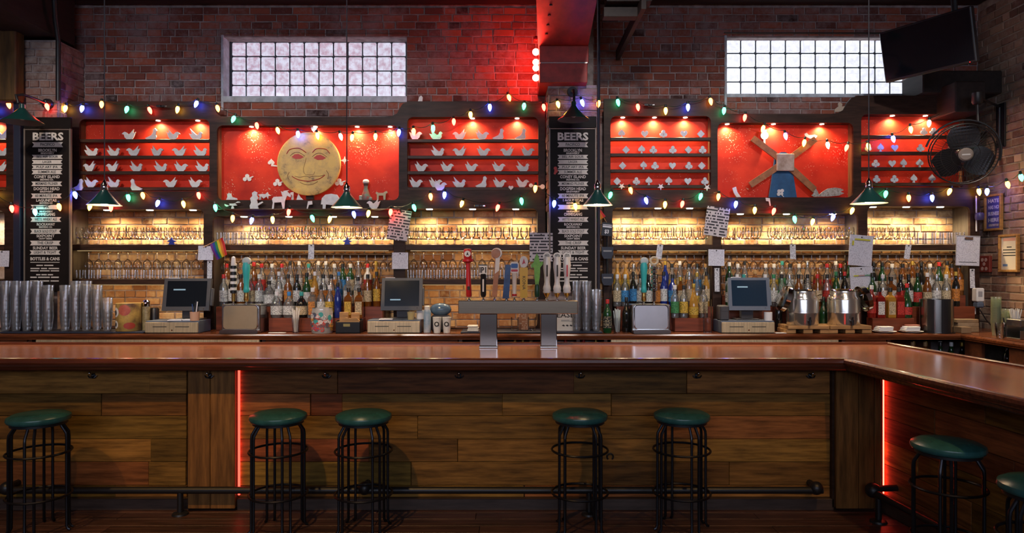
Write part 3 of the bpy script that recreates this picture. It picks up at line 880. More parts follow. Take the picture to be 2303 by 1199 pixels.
prof = [(0.0, ZB), (-0.014, ZB - 0.003), (-0.022, ZB - 0.012), (-0.024, ZB - 0.030), (-0.018, ZB - 0.042), (-0.006, ZB - 0.046), (-0.006, ZB - 0.056), (0.006, ZB - 0.064), (0.012, ZB - 0.078), (0.02, ZB - 0.086), (0.05, ZB - 0.086), (0.05, ZB - 0.043), (0.0, ZB - 0.043)]
E = A0 + U * LS
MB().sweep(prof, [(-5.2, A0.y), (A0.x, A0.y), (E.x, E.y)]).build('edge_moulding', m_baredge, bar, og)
prof = [(0.0, ZB - 0.05), (0.0, ZB + 0.010), (0.006, ZB + 0.016), (0.026, ZB + 0.016), (0.032, ZB + 0.010), (0.032, ZB - 0.05)]
E = A1 + U * LS
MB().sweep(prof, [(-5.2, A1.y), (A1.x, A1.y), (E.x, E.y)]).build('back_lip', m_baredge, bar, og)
# soffit under the overhang
MB().prism([(-5.2, 4.66), (2.19, 4.66), (2.70, 5.2), (-5.2, 5.2)], ZB - 0.088, ZB - 0.046, axis='z').build('soffit', m_frame, bar, og)
s0 = Vector((2.26, 4.66)); s1 = Vector((2.8, 5.2))
MB().prism([tuple(s0), tuple(s0 + U * 2.8), tuple(s1 + U * 2.8), tuple(s1)], ZB - 0.089, ZB - 0.0465, axis='z').build('soffit', m_frame, bar, og)

# --- plank-clad front
ZR = (0.992, 0.803, 0.648, 0.487, 0.328, 0.163, 0.082)
bf = thing('serving_bar', 'bar front clad in horizontal reclaimed oak planks with upright boards', 'bar front', (0, 4.85, 0))
og = tuple(bf.location)
MB().box(-5.2, 2.56, 4.862, 4.92, 0.0, 0.994).build('backing', m_darkt, bf, og)
PMESH = {}
def plank(parent, L, h, loc, rot=None):
    key = (round(L, 2), round(h, 3))
    if key not in PMESH:
        PMESH[key] = MB().box(0, key[0] - 0.002, 0, 0.026, 0, key[1] - 0.0025, 0.003).mesh('plank', m_plank)
    return link('plank', PMESH[key], parent, loc, rot)
rr = random.Random(42)
cuts = {0: [337, 760, 1290, 1545], 1: [230, 700, 770, 1130, 1375], 2: [150, 420, 940, 1480], 3: [340, 830, 1030, 1560], 4: [335, 680, 925, 1350, 1640], 5: [260, 760, 1180, 1500]}
for k in range(6):
    h = ZR[k] - ZR[k + 1]
    for (xa, xb) in ((-100, 420), (531, 1868)):
        cs = [xa] + [c for c in cuts[k] if xa + 30 < c < xb - 30] + [xb]
        for i in range(len(cs) - 1):
            a, b = PX(cs[i], 4.84), PX(cs[i + 1], 4.84)
            plank(bf, b - a, h, (a, 4.835 - 4.85 + rr.uniform(-0.003, 0.001), ZR[k + 1]))
for (xa, xb) in ((422, 473), (473, 529), (1880, 1931), (1931, 1966), (1966, 1981)):
    a, b = PX(xa, 4.78), PX(xb, 4.78)
    MB().box(a + 0.0015, b - 0.0015, 4.775, 4.862, 0.02, 0.993, 0.004).build('upright_board', m_vplank, bf, og)
MB().box(PX(1868, 4.82), PX(1880, 4.78), 4.80, 4.862, 0.02, 0.993, 0.003).build('corner_bead', m_frame, bf, og)
MB().box(-5.2, PX(421, 4.78), 4.800, 4.862, 0.0, 0.080, 0.004).box(PX(530, 4.78), PX(1879, 4.78), 4.800, 4.862, 0.0, 0.080, 0.004).build('skirting', mat('skirting_wood', (0.07, 0.045, 0.035), 0.4, var=0.3, vs=5, stretch=(1, 8, 8)), bf, og)
# --- side front
S0 = Vector((2.572, 4.80)); th = math.atan2(U.y, U.x)
bs_ = thing('serving_bar', 'plank-clad bar side running towards the viewer on the right', 'bar front', (S0.x, S0.y, 0), (0, 0, th))
MB().box(0, 2.7, 0.027, 0.09, 0, 0.994).build('backing', m_darkt, bs_)
scuts = {0: [0.9], 1: [0.5, 1.5], 2: [1.1], 3: [0.35, 1.4], 4: [0.8], 5: [1.2]}
for k in range(6):
    cs = [0] + scuts[k] + [2.7]
    for i in range(len(cs) - 1):
        plank(bs_, cs[i + 1] - cs[i], ZR[k] - ZR[k + 1], (cs[i], rr.uniform(-0.002, 0.001), ZR[k + 1]))
MB().box(0, 2.7, -0.03, 0.027, 0, 0.080, 0.004).build('skirting', MATS['skirting_wood'], bs_)

# --- red light strips in the two corners of the front
m_led = emis('red_led', (1.0, 0.05, 0.03), 16.0)
m_led2 = emis('red_led_dim', (1.0, 0.05, 0.03), 5.0)
for (loc, lab, h) in (((PX(535, 4.80), 4.822, 0.0), 'red glowing light strip on bar front beside upright boards, left', 0.97), ((2.556, 4.775, 0.0), 'red glowing light strip in the bar corner, right', 0.97)):
    t = thing('light_strip', lab, 'light strip', loc)
    MB().box(-0.006, 0.006, -0.006, 0.006, 0.10, h, 0.002).build('diffuser', m_led if loc[0] > 0 else m_led2, t)
    MB().box(-0.010, -0.0065, -0.008, 0.008, 0.09, h + 0.005).build('channel', m_steel, t)

# --- foot rails
fr_ = thing('foot_rail', 'black pipe foot rail along the front of the bar', 'foot rail', (0, 4.722, 0))
og = tuple(fr_.location)
MB().tube([(-5.2, 4.722, 0.166), (PX(1850, 4.72), 4.722, 0.166)], 0.024, 12).build('pipe', m_black, fr_, og)
for x in (15, 820, 1836):
    a = PX(x, 4.72)
    MB().sphere((a, 4.722, 0.180), 0.045, 14, 8).tube([(a, 4.722, 0.185), (a, 4.83, 0.185)], 0.022, 8).build('bracket', m_black, fr_, og)
for x in (405, 1325):
    a = PX(x, 4.72)
    MB().tube([(a, 4.722, 0.0), (a, 4.722, 0.16)], 0.020, 10).lathe([(0.055, 0.0), (0.05, 0.012), (0.024, 0.02)], 14, (a, 4.722, 0)).build('post', m_black, fr_, og)
fs_ = thing('foot_rail', 'black pipe foot rail along the bar side on the right', 'foot rail', (S0.x, S0.y, 0), (0, 0, th))
MB().tube([(0.14, -0.17, 0.178), (2.7, -0.17, 0.178)], 0.024, 12).build('pipe', m_black, fs_)
for x in (0.14, 1.4):
    MB().sphere((x, -0.17, 0.19), 0.050, 14, 8).tube([(x, -0.17, 0.2), (x, -0.002, 0.2)], 0.022, 8).build('bracket', m_black, fs_)
MB().tube([(0.2, -0.17, 0.0), (0.2, -0.17, 0.17)], 0.020, 10).lathe([(0.055, 0.0), (0.05, 0.012), (0.024, 0.02)], 14, (0.2, -0.17, 0)).build('post', m_black, fs_)

# --- bag hooks under the bar edge
hk_plate = MB().box(-0.014, 0.014, -0.004, 0, -0.035, 0.0, 0.002).mesh('plate', m_legm)
hk_arm = MB().tube([(0, -0.004, -0.012), (0, -0.03, -0.016), (0, -0.042, -0.006), (0, -0.045, 0.006)], [0.005, 0.005, 0.005, 0.006], 8).sphere((0, -0.045, 0.008), 0.009, 8, 5).mesh('prong', m_chrome)
hk_low = MB().tube([(-0.03, -0.012, -0.012), (-0.018, -0.02, -0.026), (0, -0.012, -0.03), (0.018, -0.02, -0.026), (0.03, -0.012, -0.012)], 0.004, 6).mesh('prong', m_legm)
for k, x in enumerate((210, 472, 735, 1033, 1305, 1567, 1822)):
    yy = 4.774 if x in (472, ) else 4.832
    t = thing('bag_hook', 'small steel bag hook under the bar edge, %s from the left' % ORD[k], 'hook', (PX(x, yy), yy, PZ(840, yy)), group='bag hooks under the bar')
    link('plate', hk_plate, t); link('prong', hk_arm, t); link('prong', hk_low, t)
for k, d in enumerate((0.12, 0.93)):
    p = S0 + U * d
    t = thing('bag_hook', ('small steel bag hook beside the corner light strip', 'small steel bag hook under the bar side above the stool')[k], 'hook', (p.x - 0.002, p.y, 0.94), (0, 0, th), group='bag hooks under the bar')
    link('plate', hk_plate, t); link('prong', hk_arm, t); link('prong', hk_low, t)
MB().tube([(math.cos(a) * 0.022, 0, math.sin(a) * 0.022) for a in [math.radians(q) for q in range(-50, 231, 28)]], 0.006, 6).build('horseshoe', m_black, None, (0, 0, 0))
o = bpy.data.objects['horseshoe']; o.location = (PX(1372, 4.83), 4.826, PZ(1027, 4.83)); tag(o, 'small dark horseshoe nailed to the bar front planks', 'horseshoe')
# ================================================================== stools
def make_stool(label, loc, rz):
    t = thing('bar_stool', label, 'stool', loc, (0, 0, rz), 'bar stools')
    MB().lathe([(0.02, 0.700), (0.160, 0.700), (0.174, 0.708), (0.180, 0.722), (0.176, 0.738), (0.150, 0.752), (0.09, 0.760), (0.0005, 0.762)], 40).build('seat', m_teal, t)
    MB().lathe([(0.15, 0.684), (0.158, 0.686), (0.158, 0.6995), (0.15, 0.6995)], 32).build('seat_rim', m_black, t)
    leg = MB().tube([(0.185, 0, 0.006), (0.172, 0, 0.012), (0.164, 0, 0.03), (0.163, 0, 0.2), (0.163, 0, 0.60), (0.160, 0, 0.625), (0.132, 0, 0.672), (0.128, 0, 0.690)], 0.0088, 8).mesh('leg', m_legm)
    for k in range(4):
        for s in (-1, 1):
            link('leg', leg, t, (0, 0, 0), (0, 0, k * PI / 2 + s * 0.155))
    for z in (0.51, 0.235):
        MB().ring((0, 0, z), 0.180, 0.0075, 36, 6).build('foot_ring', m_legm, t)
    return t
t0 = make_stool('teal bar stool at the far left of the bar', (PX(88, 4.42), 4.42, 0), 0.28)
for (x, D, lab, a) in ((626, 4.45, 'teal bar stool just right of the left red light strip', 0.62), (818, 4.45, 'teal bar stool below the sun face, third from the left', 0.70),
                       (1304, 4.47, 'dark teal bar stool below the beer tap tower', 0.72), (1533, 4.47, 'teal bar stool fifth from the left, before the shadowed planks', 0.30),
                       (2132, 3.72, 'teal bar stool at the bar side on the right', 0.95), (2352, 3.02, 'teal bar stool cut off by the right picture edge', 0.2)):
    copy_tree(t0, (PX(x, D), D, 0), (0, 0, a), lab)

# ================================================================== text
TEXTS = []
def text(body, mat_, parent, loc, h, w=None, rot=(PI / 2, 0, 0), bold=0.0, name='lettering'):
    c = bpy.data.curves.new(name, 'FONT')
    c.body = body
    c.size = h / 0.7
    c.align_x = 'CENTER'; c.align_y = 'CENTER'
    c.resolution_u = 2
    c.extrude = 0.0006
    c.offset = bold * h
    c.materials.append(mat_)
    o = link(name, c, parent, loc, rot)
    if w: TEXTS.append((o, w))
    return o

# ================================================================== menu boards
m_board = mat('black_board', (0.013, 0.009, 0.008), 0.55, spec=0.15, var=0.2, vs=6)
m_bframe = mat('board_frame', (0.22, 0.18, 0.15), 0.5, 0.3)
m_ban = mat('banner_cream', (0.72, 0.66, 0.60), 0.6, var=0.08, vs=30)
MENU = [('T', 'BEERS', 299, 317), ('B', 'PACIFICO', 320, 331), ('H', 'BROOKLYN', 335, 342), ('h', 'BREWERY', 343, 347), ('B', 'BEL AIR SOUR', 348.5, 357.5), ('B', 'LAGER', 360, 369), ('B', 'PULP ART IPA', 371.5, 380.5), ('B', 'SUMMER ALE', 382.5, 392),
        ('H', 'CONEY ISLAND', 394.5, 401.5), ('h', 'BREWING CO.', 402.5, 406.5), ('B', 'MERMAID PILSNER', 408.5, 418.5), ('H', 'DOGFISH HEAD', 421.5, 428.5), ('h', 'BREWERY', 429.5, 433.5), ('B', '60 MINUTE IPA', 435.5, 446), ('H', 'LAGUNITAS', 448, 454), ('h', 'BREWING CO.', 455, 459),
        ('B', 'IPA', 461, 471), ('h', 'BREWERY', 474, 478), ('H', 'OMMEGANG', 479, 486), ('B', 'WITTE WHEAT ALE', 488.5, 499), ('H', 'ROCKAWAY', 502, 508), ('h', 'BREWING CO.', 509, 513), ('B', 'BLACK GOLD STOUT', 515, 526), ('H', 'SIXPOINT', 528, 534), ('h', 'CRAFT BEERS', 535, 539),
        ('B', 'THE CRISP', 541.5, 552), ('H', 'SUNDAY BEER', 555, 561.5), ('B', 'LIGHT & TIGHT', 563, 573), ('W', 'BOTTLES & CANS', 579, 586), ('l', '', 589, 591), ('s', 'xxxxx xxxxxxx', 595, 599), ('m', 'xxxxxx xxxx xxxxxxx', 602, 606), ('m', 'xxxxxx xxxxxxx xxxxxx', 607.5, 611), ('s', 'xxxx xxxxx xxxxx', 616, 620), ('m', 'xxxxx xxxxxxxxx xxxxxx', 621.5, 626), ('m', 'xxxxxx xxxxxxx xxxxxx', 630, 634)]
def menu_board(label, x0, x1, y0, y1, D, tx, dx):
    base = (PX((x0 + x1) / 2, D), D, PZ(y1, D))
    t = thing('menu_board', label, 'menu board', base)
    og = base
    a, b, z0, z1 = PX(x0, D), PX(x1, D), PZ(y1, D), PZ(y0, D)
    MB().box(a, b, D, D + 0.02, z0, z1).build('panel', m_board, t, og)
    w = 0.014
    MB().box(a - w, a, D - 0.008, D + 0.022, z0, z1 + w, 0.003).build('frame_strip', m_bframe, t, og)
    MB().box(b, b + w, D - 0.008, D + 0.022, z0, z1 + w, 0.003).build('frame_strip', m_bframe, t, og)
    MB().box(a, b, D - 0.008, D + 0.022, z1, z1 + w * 0.8, 0.003).build('frame_strip', m_bframe, t, og)
    MB().box(a - w, b + w, D - 0.004, D + 0.022, z1 + w, z1 + 0.12, 0.003).build('header', m_board, t, og)
    px = D / F
    for (k, s, ya, yb) in MENU:
        yc = (ya + yb) / 2
        cx = PX(tx + dx * (yc - 300) / 300.0, D) - og[0]
        cz = PZ(yc, D) - og[2]
        hh = (yb - ya) * px
        if k == 'T':
            text(s, m_ban, t, (cx, -0.002, cz), hh * 0.92, 69 * px, bold=0.05)
        elif k == 'B':
            hw = 34.5 * px; n = 4.0 * px
            MB().prism([(-hw, -hh / 2), (hw, -hh / 2), (hw - n, 0), (hw, hh / 2), (-hw, hh / 2), (-hw + n, 0)], -0.003, 0.0).build('banner', m_ban, t).location = (cx, 0, cz)
            text(s, m_ink, t, (cx, -0.0040, cz), hh * 0.58, min(50 * px, len(s) * 4.0 * px), bold=0.012)
        elif k == 'H':
            text(s, m_ban, t, (cx, -0.002, cz), hh * 0.95, min(58 * px, len(s) * 5.1 * px), bold=0.035)
        elif k == 'h':
            text(s, m_ban, t, (cx, -0.002, cz), hh * 0.9, 30 * px, bold=0.04)
        elif k == 'W':
            text(s, m_ban, t, (cx, -0.002, cz), hh * 0.95, 66 * px, bold=0.05)
        elif k == 'l':
            MB().box(-33 * px, 33 * px, -0.002, 0, -hh / 3, hh / 3).build('rule', m_ban, t).location = (cx, 0, cz)
        else:
            # rows too small to read: word-long marks
            tw = (38 if k == 's' else 64) * px
            ws = [len(q) for q in s.split()]
            u = tw / (sum(ws) + len(ws) - 1); x_ = cx - tw / 2
            mk = MB()
            for q in ws:
                mk.box(x_, x_ + q * u, -0.002, 0, cz - hh * 0.32, cz + hh * 0.32)
                x_ += (q + 1) * u
            mk.build('small_print', m_ban, t)
    return t
menu_board('tall black beer menu board on the left pier with cream banners', 57, 156, 293, 655, 6.40, 108, -7)
mb2 = menu_board('tall black beer menu board on the middle pier behind the taps', 1238, 1338, 291, 655, 6.40, 1288, 1.5)
# small red ornament pinned to the middle board
o = MB().prism(circ(0, 0.018, 0.016, 10) , -0.006, 0).prism(circ(0.006, -0.008, 0.017, 10), -0.0062, 0).prism(circ(-0.004, -0.028, 0.012, 10), -0.006, 0).build('ornament', mat('red_paint', (0.5, 0.03, 0.02), 0.5))
o.location = (PX(1249, 6.395), 6.397, PZ(383, 6.395)); tag(o, 'small red ornament pinned to the middle menu board', 'ornament')

# ================================================================== hanging lamps
m_bulbw = emis('warm_bulb', (1.0, 0.72, 0.38), 130.0)
m_shadein = mat('shade_inside', (0.75, 0.72, 0.66), 0.5)
def pendant(x, yb, D, hw, label):
    p = P(x, yb, D)
    t = thing('pendant_lamp', label, 'lamp', p, group='green pendant lamps over the bar')
    r = hw / F * D
    MB().lathe([(r, 0.0), (r * 0.96, 0.004), (r * 0.55, 0.056), (r * 0.26, 0.098), (r * 0.24, 0.108), (r * 0.02, 0.112)], 32, caps=False).build('shade', m_green, t)
    MB().lathe([(r * 0.99, 0.0005), (r * 0.94, 0.003), (r * 0.53, 0.053), (r * 0.2, 0.094)], 32, caps=False).build('shade_lining', m_shadein, t, recalc=False)
    MB().lathe([(0.020, 0.108), (0.024, 0.118), (0.024, 0.150), (0.012, 0.170), (0.005, 0.185)], 14).build('socket', m_chrome, t)
    MB().sphere((0, 0, 0.028), 0.030, 14, 8).build('bulb', m_bulbw, t)
    MB().tube([(0, 0, 0.18), (0, 0, ZCEIL + 0.05 - p[2])], 0.0042, 6).build('cord', mat('black_cord', (0.015, 0.014, 0.02), 0.5), t)
    return t
pendant(235, 462, 5.0, 36, 'green cone pendant lamp in front of the left bird niche')
pendant(780, 467, 5.0, 35, 'green cone pendant lamp in front of the sun face')
pendant(1344, 462, 5.0, 34, 'green cone pendant lamp beside the middle menu board')
pendant(1954, 458, 5.0, 39, 'green cone pendant lamp right of the windmill')
def gooseneck(x, yb, D, hw, arm, label):
    p = P(x, yb, D)
    t = thing('gooseneck_lamp', label, 'lamp', p)
    r = hw / F * D
    MB().lathe([(r, 0.0), (r * 0.97, 0.006), (r * 0.7, 0.035), (r * 0.36, 0.085), (r * 0.22, 0.11), (0.022, 0.125), (0.022, 0.16), (0.002, 0.165)], 32, caps=False).build('shade', m_green, t)
    MB().lathe([(r * 0.985, 0.0015), (r * 0.68, 0.031), (r * 0.34, 0.081)], 32, caps=False).build('shade_lining', mat('shade_inside_dark', (0.10, 0.12, 0.11), 0.5), t, recalc=False)
    MB().sphere((0, 0, 0.05), 0.028, 12, 8).build('bulb', mat('frosted_bulb', (0.5, 0.48, 0.42), 0.4), t)
    MB().tube([(q[0] - p[0], q[1] - p[1], q[2] - p[2]) for q in arm], 0.012, 10).build('arm', m_black, t)
    q = arm[-1]
    o = MB().lathe([(0.05, -0.012), (0.045, 0.012)], 16).build('wall_plate', m_black, t); o.location = (q[0] - p[0], q[1] - p[1] - 0.013, q[2] - p[2])
    o.rotation_euler = (PI / 2, 0, 0)
gooseneck(50, 276, 6.02, 43, [P(41, 232, 6.02), P(36, 214, 6.02), P(52, 213, 6.06), P(78, 222, 6.25), P(108, 234, 6.44)], 'dark green gooseneck lamp above the left menu board')
gooseneck(1290, 270, 6.05, 36, [P(1291, 232, 6.05), P(1291, 212, 6.06), P(1290, 203, 6.15), P(1288, 204, 6.30), P(1287, 207, 6.44)], 'dark green gooseneck lamp above the middle menu board')

# ================================================================== string lights
BC = {'r': ((1.0, 0.035, 0.02), 34), 'g': ((0.03, 0.80, 0.30), 24), 'b': ((0.05, 0.09, 1.0), 48), 'y': ((1.0, 0.52, 0.05), 18), 'o': ((1.0, 0.25, 0.03), 24), 'w': ((1.0, 0.62, 0.40), 10), 'v': ((0.55, 0.15, 1.0), 20), 'c': ((0.08, 0.75, 0.75), 20)}
m_bulb = {k: emis('bulb_' + k, c, s) for k, (c, s) in BC.items()}
m_sock = mat('green_socket', (0.01, 0.025, 0.018), 0.4)
b_bulb = MB().lathe([(0.010, 0.0), (0.0165, -0.012), (0.0185, -0.026), (0.0150, -0.045), (0.008, -0.060), (0.0008, -0.068)], 10).mesh('bulb', m_bulb['r'])
b_sock = MB().lathe([(0.006, 0.030), (0.0115, 0.026), (0.0115, 0.0)], 8).mesh('socket', m_sock)
def string(label, bulbs, D0=6.53, plugs=()):
    """bulbs: (x, y of bulb centre, colour[, distance])"""
    b0 = bulbs[0]
    base = P(b0[0], b0[1], D0)
    t = thing('string_lights', label, 'string lights', base)
    pts = []
    rr = random.Random(len(bulbs))
    for bb in bulbs:
        x, y, c = bb[:3]
        D = bb[3] if len(bb) > 3 else (6.475 if 482 <= x <= 885 and y > 420 else D0)
        p = P(x, y, D)
        tx, ty = rr.uniform(-0.35, 0.35), rr.uniform(-0.2, 0.2)
        top = Vector((p[0] - base[0], p[1] - base[1], p[2] - base[2])) + Vector((-0.030 * math.sin(tx), 0, 0.032))
        o = link('bulb', b_bulb, t, top, (ty, tx, 0), mat=m_bulb[c])
        link('socket', b_sock, o)
        pts.append(top + Vector((0, 0.004, 0.026)))
    w = []
    for i in range(len(pts) - 1):
        a, b = pts[i], pts[i + 1]
        sag = 0.02 + 0.012 * rr.random()
        for k in range(6):
            s = k / 6
            w.append(a.lerp(b, s) - Vector((0, 0, sag * 4 * s * (1 - s))))
    w.append(pts[-1])
    MB().tube(w, 0.0030, 5).build('wire', m_sock, t)
    for (x, y) in plugs:
        q = Vector(P(x, y, D0)) - Vector(base)
        MB().box(-0.035, 0.012, -0.010, 0.010, -0.012, 0.012, 0.004).box(0.014, 0.045, -0.008, 0.008, -0.008, 0.008, 0.003).build('plug', m_blackp, t).location = q
        MB().box(0.046, 0.068, -0.006, 0.006, -0.007, 0.007, 0.002).build('plug_tip', m_steel, t).location = q
    return t
string('upper string of coloured bulbs across the left shelf unit', [(-20, 246, 'b'), (17, 236, 'o'), (63, 240, 'g'), (102, 241, 'r', 6.40), (150, 245, 'y'), (188, 245, 'b'), (228, 236, 'o'), (288, 247, 'g'), (332, 249, 'r'), (402, 247, 'y'), (446, 235, 'b'), (486, 245, 'o'), (530, 269, 'g'), (575, 284, 'r'), (621, 295, 'y'), (669, 303, 'b'), (712, 306, 'y'), (763, 308, 'w'), (794, 310, 'y'), (845, 308, 'y'), (898, 299, 'b'), (929, 297, 'o'), (973, 289, 'g'), (1020, 275, 'r'), (1058, 259, 'y'), (1101, 242, 'b'), (1141, 221, 'o'), (1180, 240, 'g'), (1221, 242, 'r'), (1252, 236, 'y', 6.36), (1305, 232, 'b', 6.36), (1348, 234, 'o', 6.40)], plugs=((360, 239),))
string('upper string of coloured bulbs across the right shelf unit', [(1387, 231, 'g'), (1433, 242, 'r'), (1497, 250, 'y'), (1547, 242, 'b'), (1596, 229, 'o'), (1630, 250, 'g'), (1677, 265, 'r'), (1720, 290, 'y'), (1764, 307, 'v'), (1811, 322, 'y'), (1859, 327, 'w'), (1908, 333, 'r'), (1950, 330, 'y'), (2005, 313, 'b'), (2046, 292, 'y'), (2090, 278, 'w'), (2131, 254, 'r'), (2173, 219, 'y')], plugs=((1456, 236),))
string('lower string of coloured bulbs across the left shelf unit', [(-20, 440, 'y'), (25, 470, 'r', 6.34), (76, 478, 'c', 6.34), (130, 466, 'o', 6.34), (165, 439, 'b', 6.40), (204, 466, 'y'), (250, 468, 'r'), (287, 445, 'g'), (318, 441, 'o'), (359, 458, 'b'), (410, 460, 'y'), (445, 440, 'r'), (482, 468, 'g'), (524, 492, 'o'), (570, 497, 'b'), (612, 495, 'y'), (652, 478, 'r'), (698, 492, 'g'), (745, 494, 'y'), (793, 483, 'b'), (831, 481, 'y'), (880, 478, 'r', 6.475), (927, 468, 'g', 6.48), (967, 443, 'o'), (1001, 439, 'b'), (1043, 459, 'y'), (1124, 468, 'r'), (1171, 453, 'g'), (1205, 425, 'o', 6.42), (1248, 459, 'b', 6.36), (1291, 465, 'y', 6.36)], plugs=((1075, 463),))
string('lower string of coloured bulbs across the right shelf unit', [(1377, 440, 'g'), (1414, 429, 'o'), (1450, 452, 'b'), (1497, 461, 'y'), (1538, 460, 'r'), (1580, 443, 'g'), (1617, 443, 'o'), (1657, 460, 'b'), (1699, 474, 'y'), (1744, 476, 'r'), (1785, 494, 'g'), (1831, 500, 'y'), (1878, 490, 'b'), (1921, 475, 'y'), (1994, 437, 'g'), (2042, 446, 'o'), (2095, 446, 'b'), (2140, 432, 'y'), (2199, 432, 'y', 6.50), (2221, 432, 'b', 6.42), (2262, 416, 'o', 6.26), (2293, 400, 'g', 6.14)])

# red lamp on the side of the beam
p = P(1205, 147, 6.5)
t = thing('red_lamp', 'vertical fixture of glowing red bulbs on the side of the red beam', 'lamp', (p[0], 6.5, PZ(190, 6.5)))
og = tuple(t.location)
m_redl = emis('red_lamp_bulb', (1.0, 0.045, 0.03), 160.0)
MB().box(PX(1211, 6.5), PX(1214, 6.5), 6.44, 6.56, PZ(192, 6.5), PZ(82, 6.5), 0.003).build('back_plate', m_black, t, og)
for (y, r) in ((117, 0.032), (140, 0.030), (153, 0.030), (175, 0.032)):
    MB().sphere((PX(1205, 6.5), 6.5, PZ(y, 6.5)), r, 12, 7).build('bulb', m_redl, t, og)
MB().sphere((PX(1206, 6.5), 6.5, PZ(87, 6.5)), 0.026, 12, 7).build('bulb', mat('dead_red_bulb', (0.4, 0.02, 0.02), 0.15), t, og)

# ================================================================== television
tvw, tvh = 0.76, 0.445
r_ = Vector((0.504, -0.864, 0)).normalized(); n_ = Vector((-0.864, -0.504, 0)).normalized()
tilt = math.radians(12.5)
nn = (n_ * math.cos(tilt) - Vector((0, 0, 1)) * math.sin(tilt)).normalized()
up = nn.cross(r_).normalized()
if up.z < 0: up = -up
cL = Vector(P(1989, 127, 6.2)); cR = Vector(P(2187, 80, 5.56))
ctr = (cL + cR) / 2
rot = Matrix((r_, -nn, up)).transposed().to_euler()       # local x right, local -y out of the screen, local z up
t = thing('television', 'black flat television hung high in the right corner', 'television', ctr, rot)
MB().box(-tvw / 2, tvw / 2, -0.012, 0.045, -tvh / 2, tvh / 2, 0.008).build('casing', m_blackp, t)
MB().box(-tvw / 2 + 0.014, tvw / 2 - 0.014, -0.0145, -0.0118, -tvh / 2 + 0.022, tvh / 2 - 0.014).build('screen', mat('tv_screen', (0.004, 0.005, 0.008), 0.06), t)
MB().box(-0.12, 0.12, 0.045, 0.09, -0.12, 0.12, 0.006).build('mount_plate', m_black, t)
MB().tube([(0, 0.09, 0), (0.1, 0.3, 0.1), (0.1, 0.34, 0.5)], 0.025, 8).build('mount_arm', m_black, t)
MB().sphere((tvw / 2 - 0.05, -0.0135, -tvh / 2 + 0.010), 0.003, 6, 4).build('standby_light', emis('standby_red', (1, 0.02, 0.02), 5), t)

# ================================================================== wall fan
fc = Vector(P(2166, 346, 6.16))
fn = Vector((-0.34, -0.90, -0.20)).normalized()
fr = Vector((0, 0, 1)).cross(-fn).normalized() * -1
fr = Vector((-fn.y, fn.x, 0)).normalized()
fu = fr.cross(-fn).normalized() * -1
if fu.z < 0: fu = -fu
if fr.x < 0: fr = -fr
rot = Matrix((fr, -fn, fu)).transposed()
if rot.determinant() < 0:
    fr = -fr; rot = Matrix((fr, -fn, fu)).transposed()
t = thing('wall_fan', 'black caged wall fan on the right brick wall', 'fan', fc, rot.to_euler())
RF = 0.262
YX = Matrix.Rotation(PI / 2, 4, 'X')
def yring(c, R, r, seg=36): return MB().tube([(c[0] + R * math.cos(2 * PI * k / seg), c[1], c[2] + R * math.sin(2 * PI * k / seg)) for k in range(seg)], r, 6, closed=True)
yring((0, -0.055, 0), RF, 0.006).build('cage_rim', m_black, t)
yring((0, 0.055, 0), RF, 0.006).build('cage_rim', m_black, t)
g = MB()
for k in range(60):
    a = 2 * PI * k / 60
    cx_, sx_ = math.cos(a), math.sin(a)
    g.tube([(0.05 * cx_, -0.10, 0.05 * sx_), (0.2 * cx_, -0.088, 0.2 * sx_), (RF * cx_, -0.055, RF * sx_), (RF * cx_, 0.055, RF * sx_), (0.2 * cx_, 0.085, 0.2 * sx_), (0.07 * cx_, 0.095, 0.07 * sx_)], 0.0013, 4, caps=False)
for R_ in (0.11, 0.19):
    g.tube([(R_ * math.cos(2 * PI * k / 30), -0.09, R_ * math.sin(2 * PI * k / 30)) for k in range(30)], 0.002, 4, closed=True)
g.build('cage', m_black, t)
hub = MB(); hub.m = YX
hub.lathe([(0.045, 0.112), (0.058, 0.10), (0.058, 0.09)], 20); hub.build('badge', mat('fan_badge', (0.20, 0.17, 0.15), 0.4), t)
MB().box(-0.032, 0.032, -0.1135, -0.111, -0.006, 0.006, 0.001).build('badge_mark', mat('badge_letter', (0.5, 0.5, 0.5), 0.4), t)
hub = MB(); hub.m = YX
hub.lathe([(0.03, 0.06), (0.045, 0.04), (0.05, -0.06), (0.09, -0.10), (0.09, -0.22), (0.06, -0.26)], 20); hub.build('motor', m_black, t)
bl = MB()
npt = 8
vs = []
for i in range(npt):
    s = i / (npt - 1); r = 0.05 + 0.19 * s; w = 0.05 + 0.075 * math.sin(PI * (0.2 + 0.65 * s))
    for y_, z_ in ((-0.018, -w), (-0.01, -w), (0.02, w), (0.012, w)):
        vs.append((r, y_, z_))
fs = []
for i in range(npt - 1):
    for k in range(4):
        fs.append((i * 4 + k, i * 4 + (k + 1) % 4, (i + 1) * 4 + (k + 1) % 4, (i + 1) * 4 + k))
fs += [(0, 1, 2, 3), tuple((npt - 1) * 4 + k for k in range(4))]
bl.add(vs, fs, False)
blm = bl.mesh('blade', mat('fan_blade', (0.02, 0.018, 0.02), 0.35, 0.5))
for k in range(3):
    link('blade', blm, t, (0, 0, 0), (0, 2 * PI * k / 3 + 0.5, 0))
fb = thing('fan_bracket', 'black steel wall bracket carrying the fan', 'bracket', (XR - 0.02, 6.35, 2.9))
og = tuple(fb.location)
top = fc + fu * 0.30 - fn * 0.03
side = fc + fr * 0.30 - fn * 0.03
other = fc - fr * 0.30 - fn * 0.03
arc = [fc + (fr * math.cos(a) + fu * math.sin(a)) * 0.295 - fn * 0.03 for a in [math.radians(q) for q in range(-15, 166, 12)]]
MB().tube(arc, 0.009, 8).build('yoke', m_black, fb, og)
zt_ = PZ(240, 6.5); tp = arc[7]
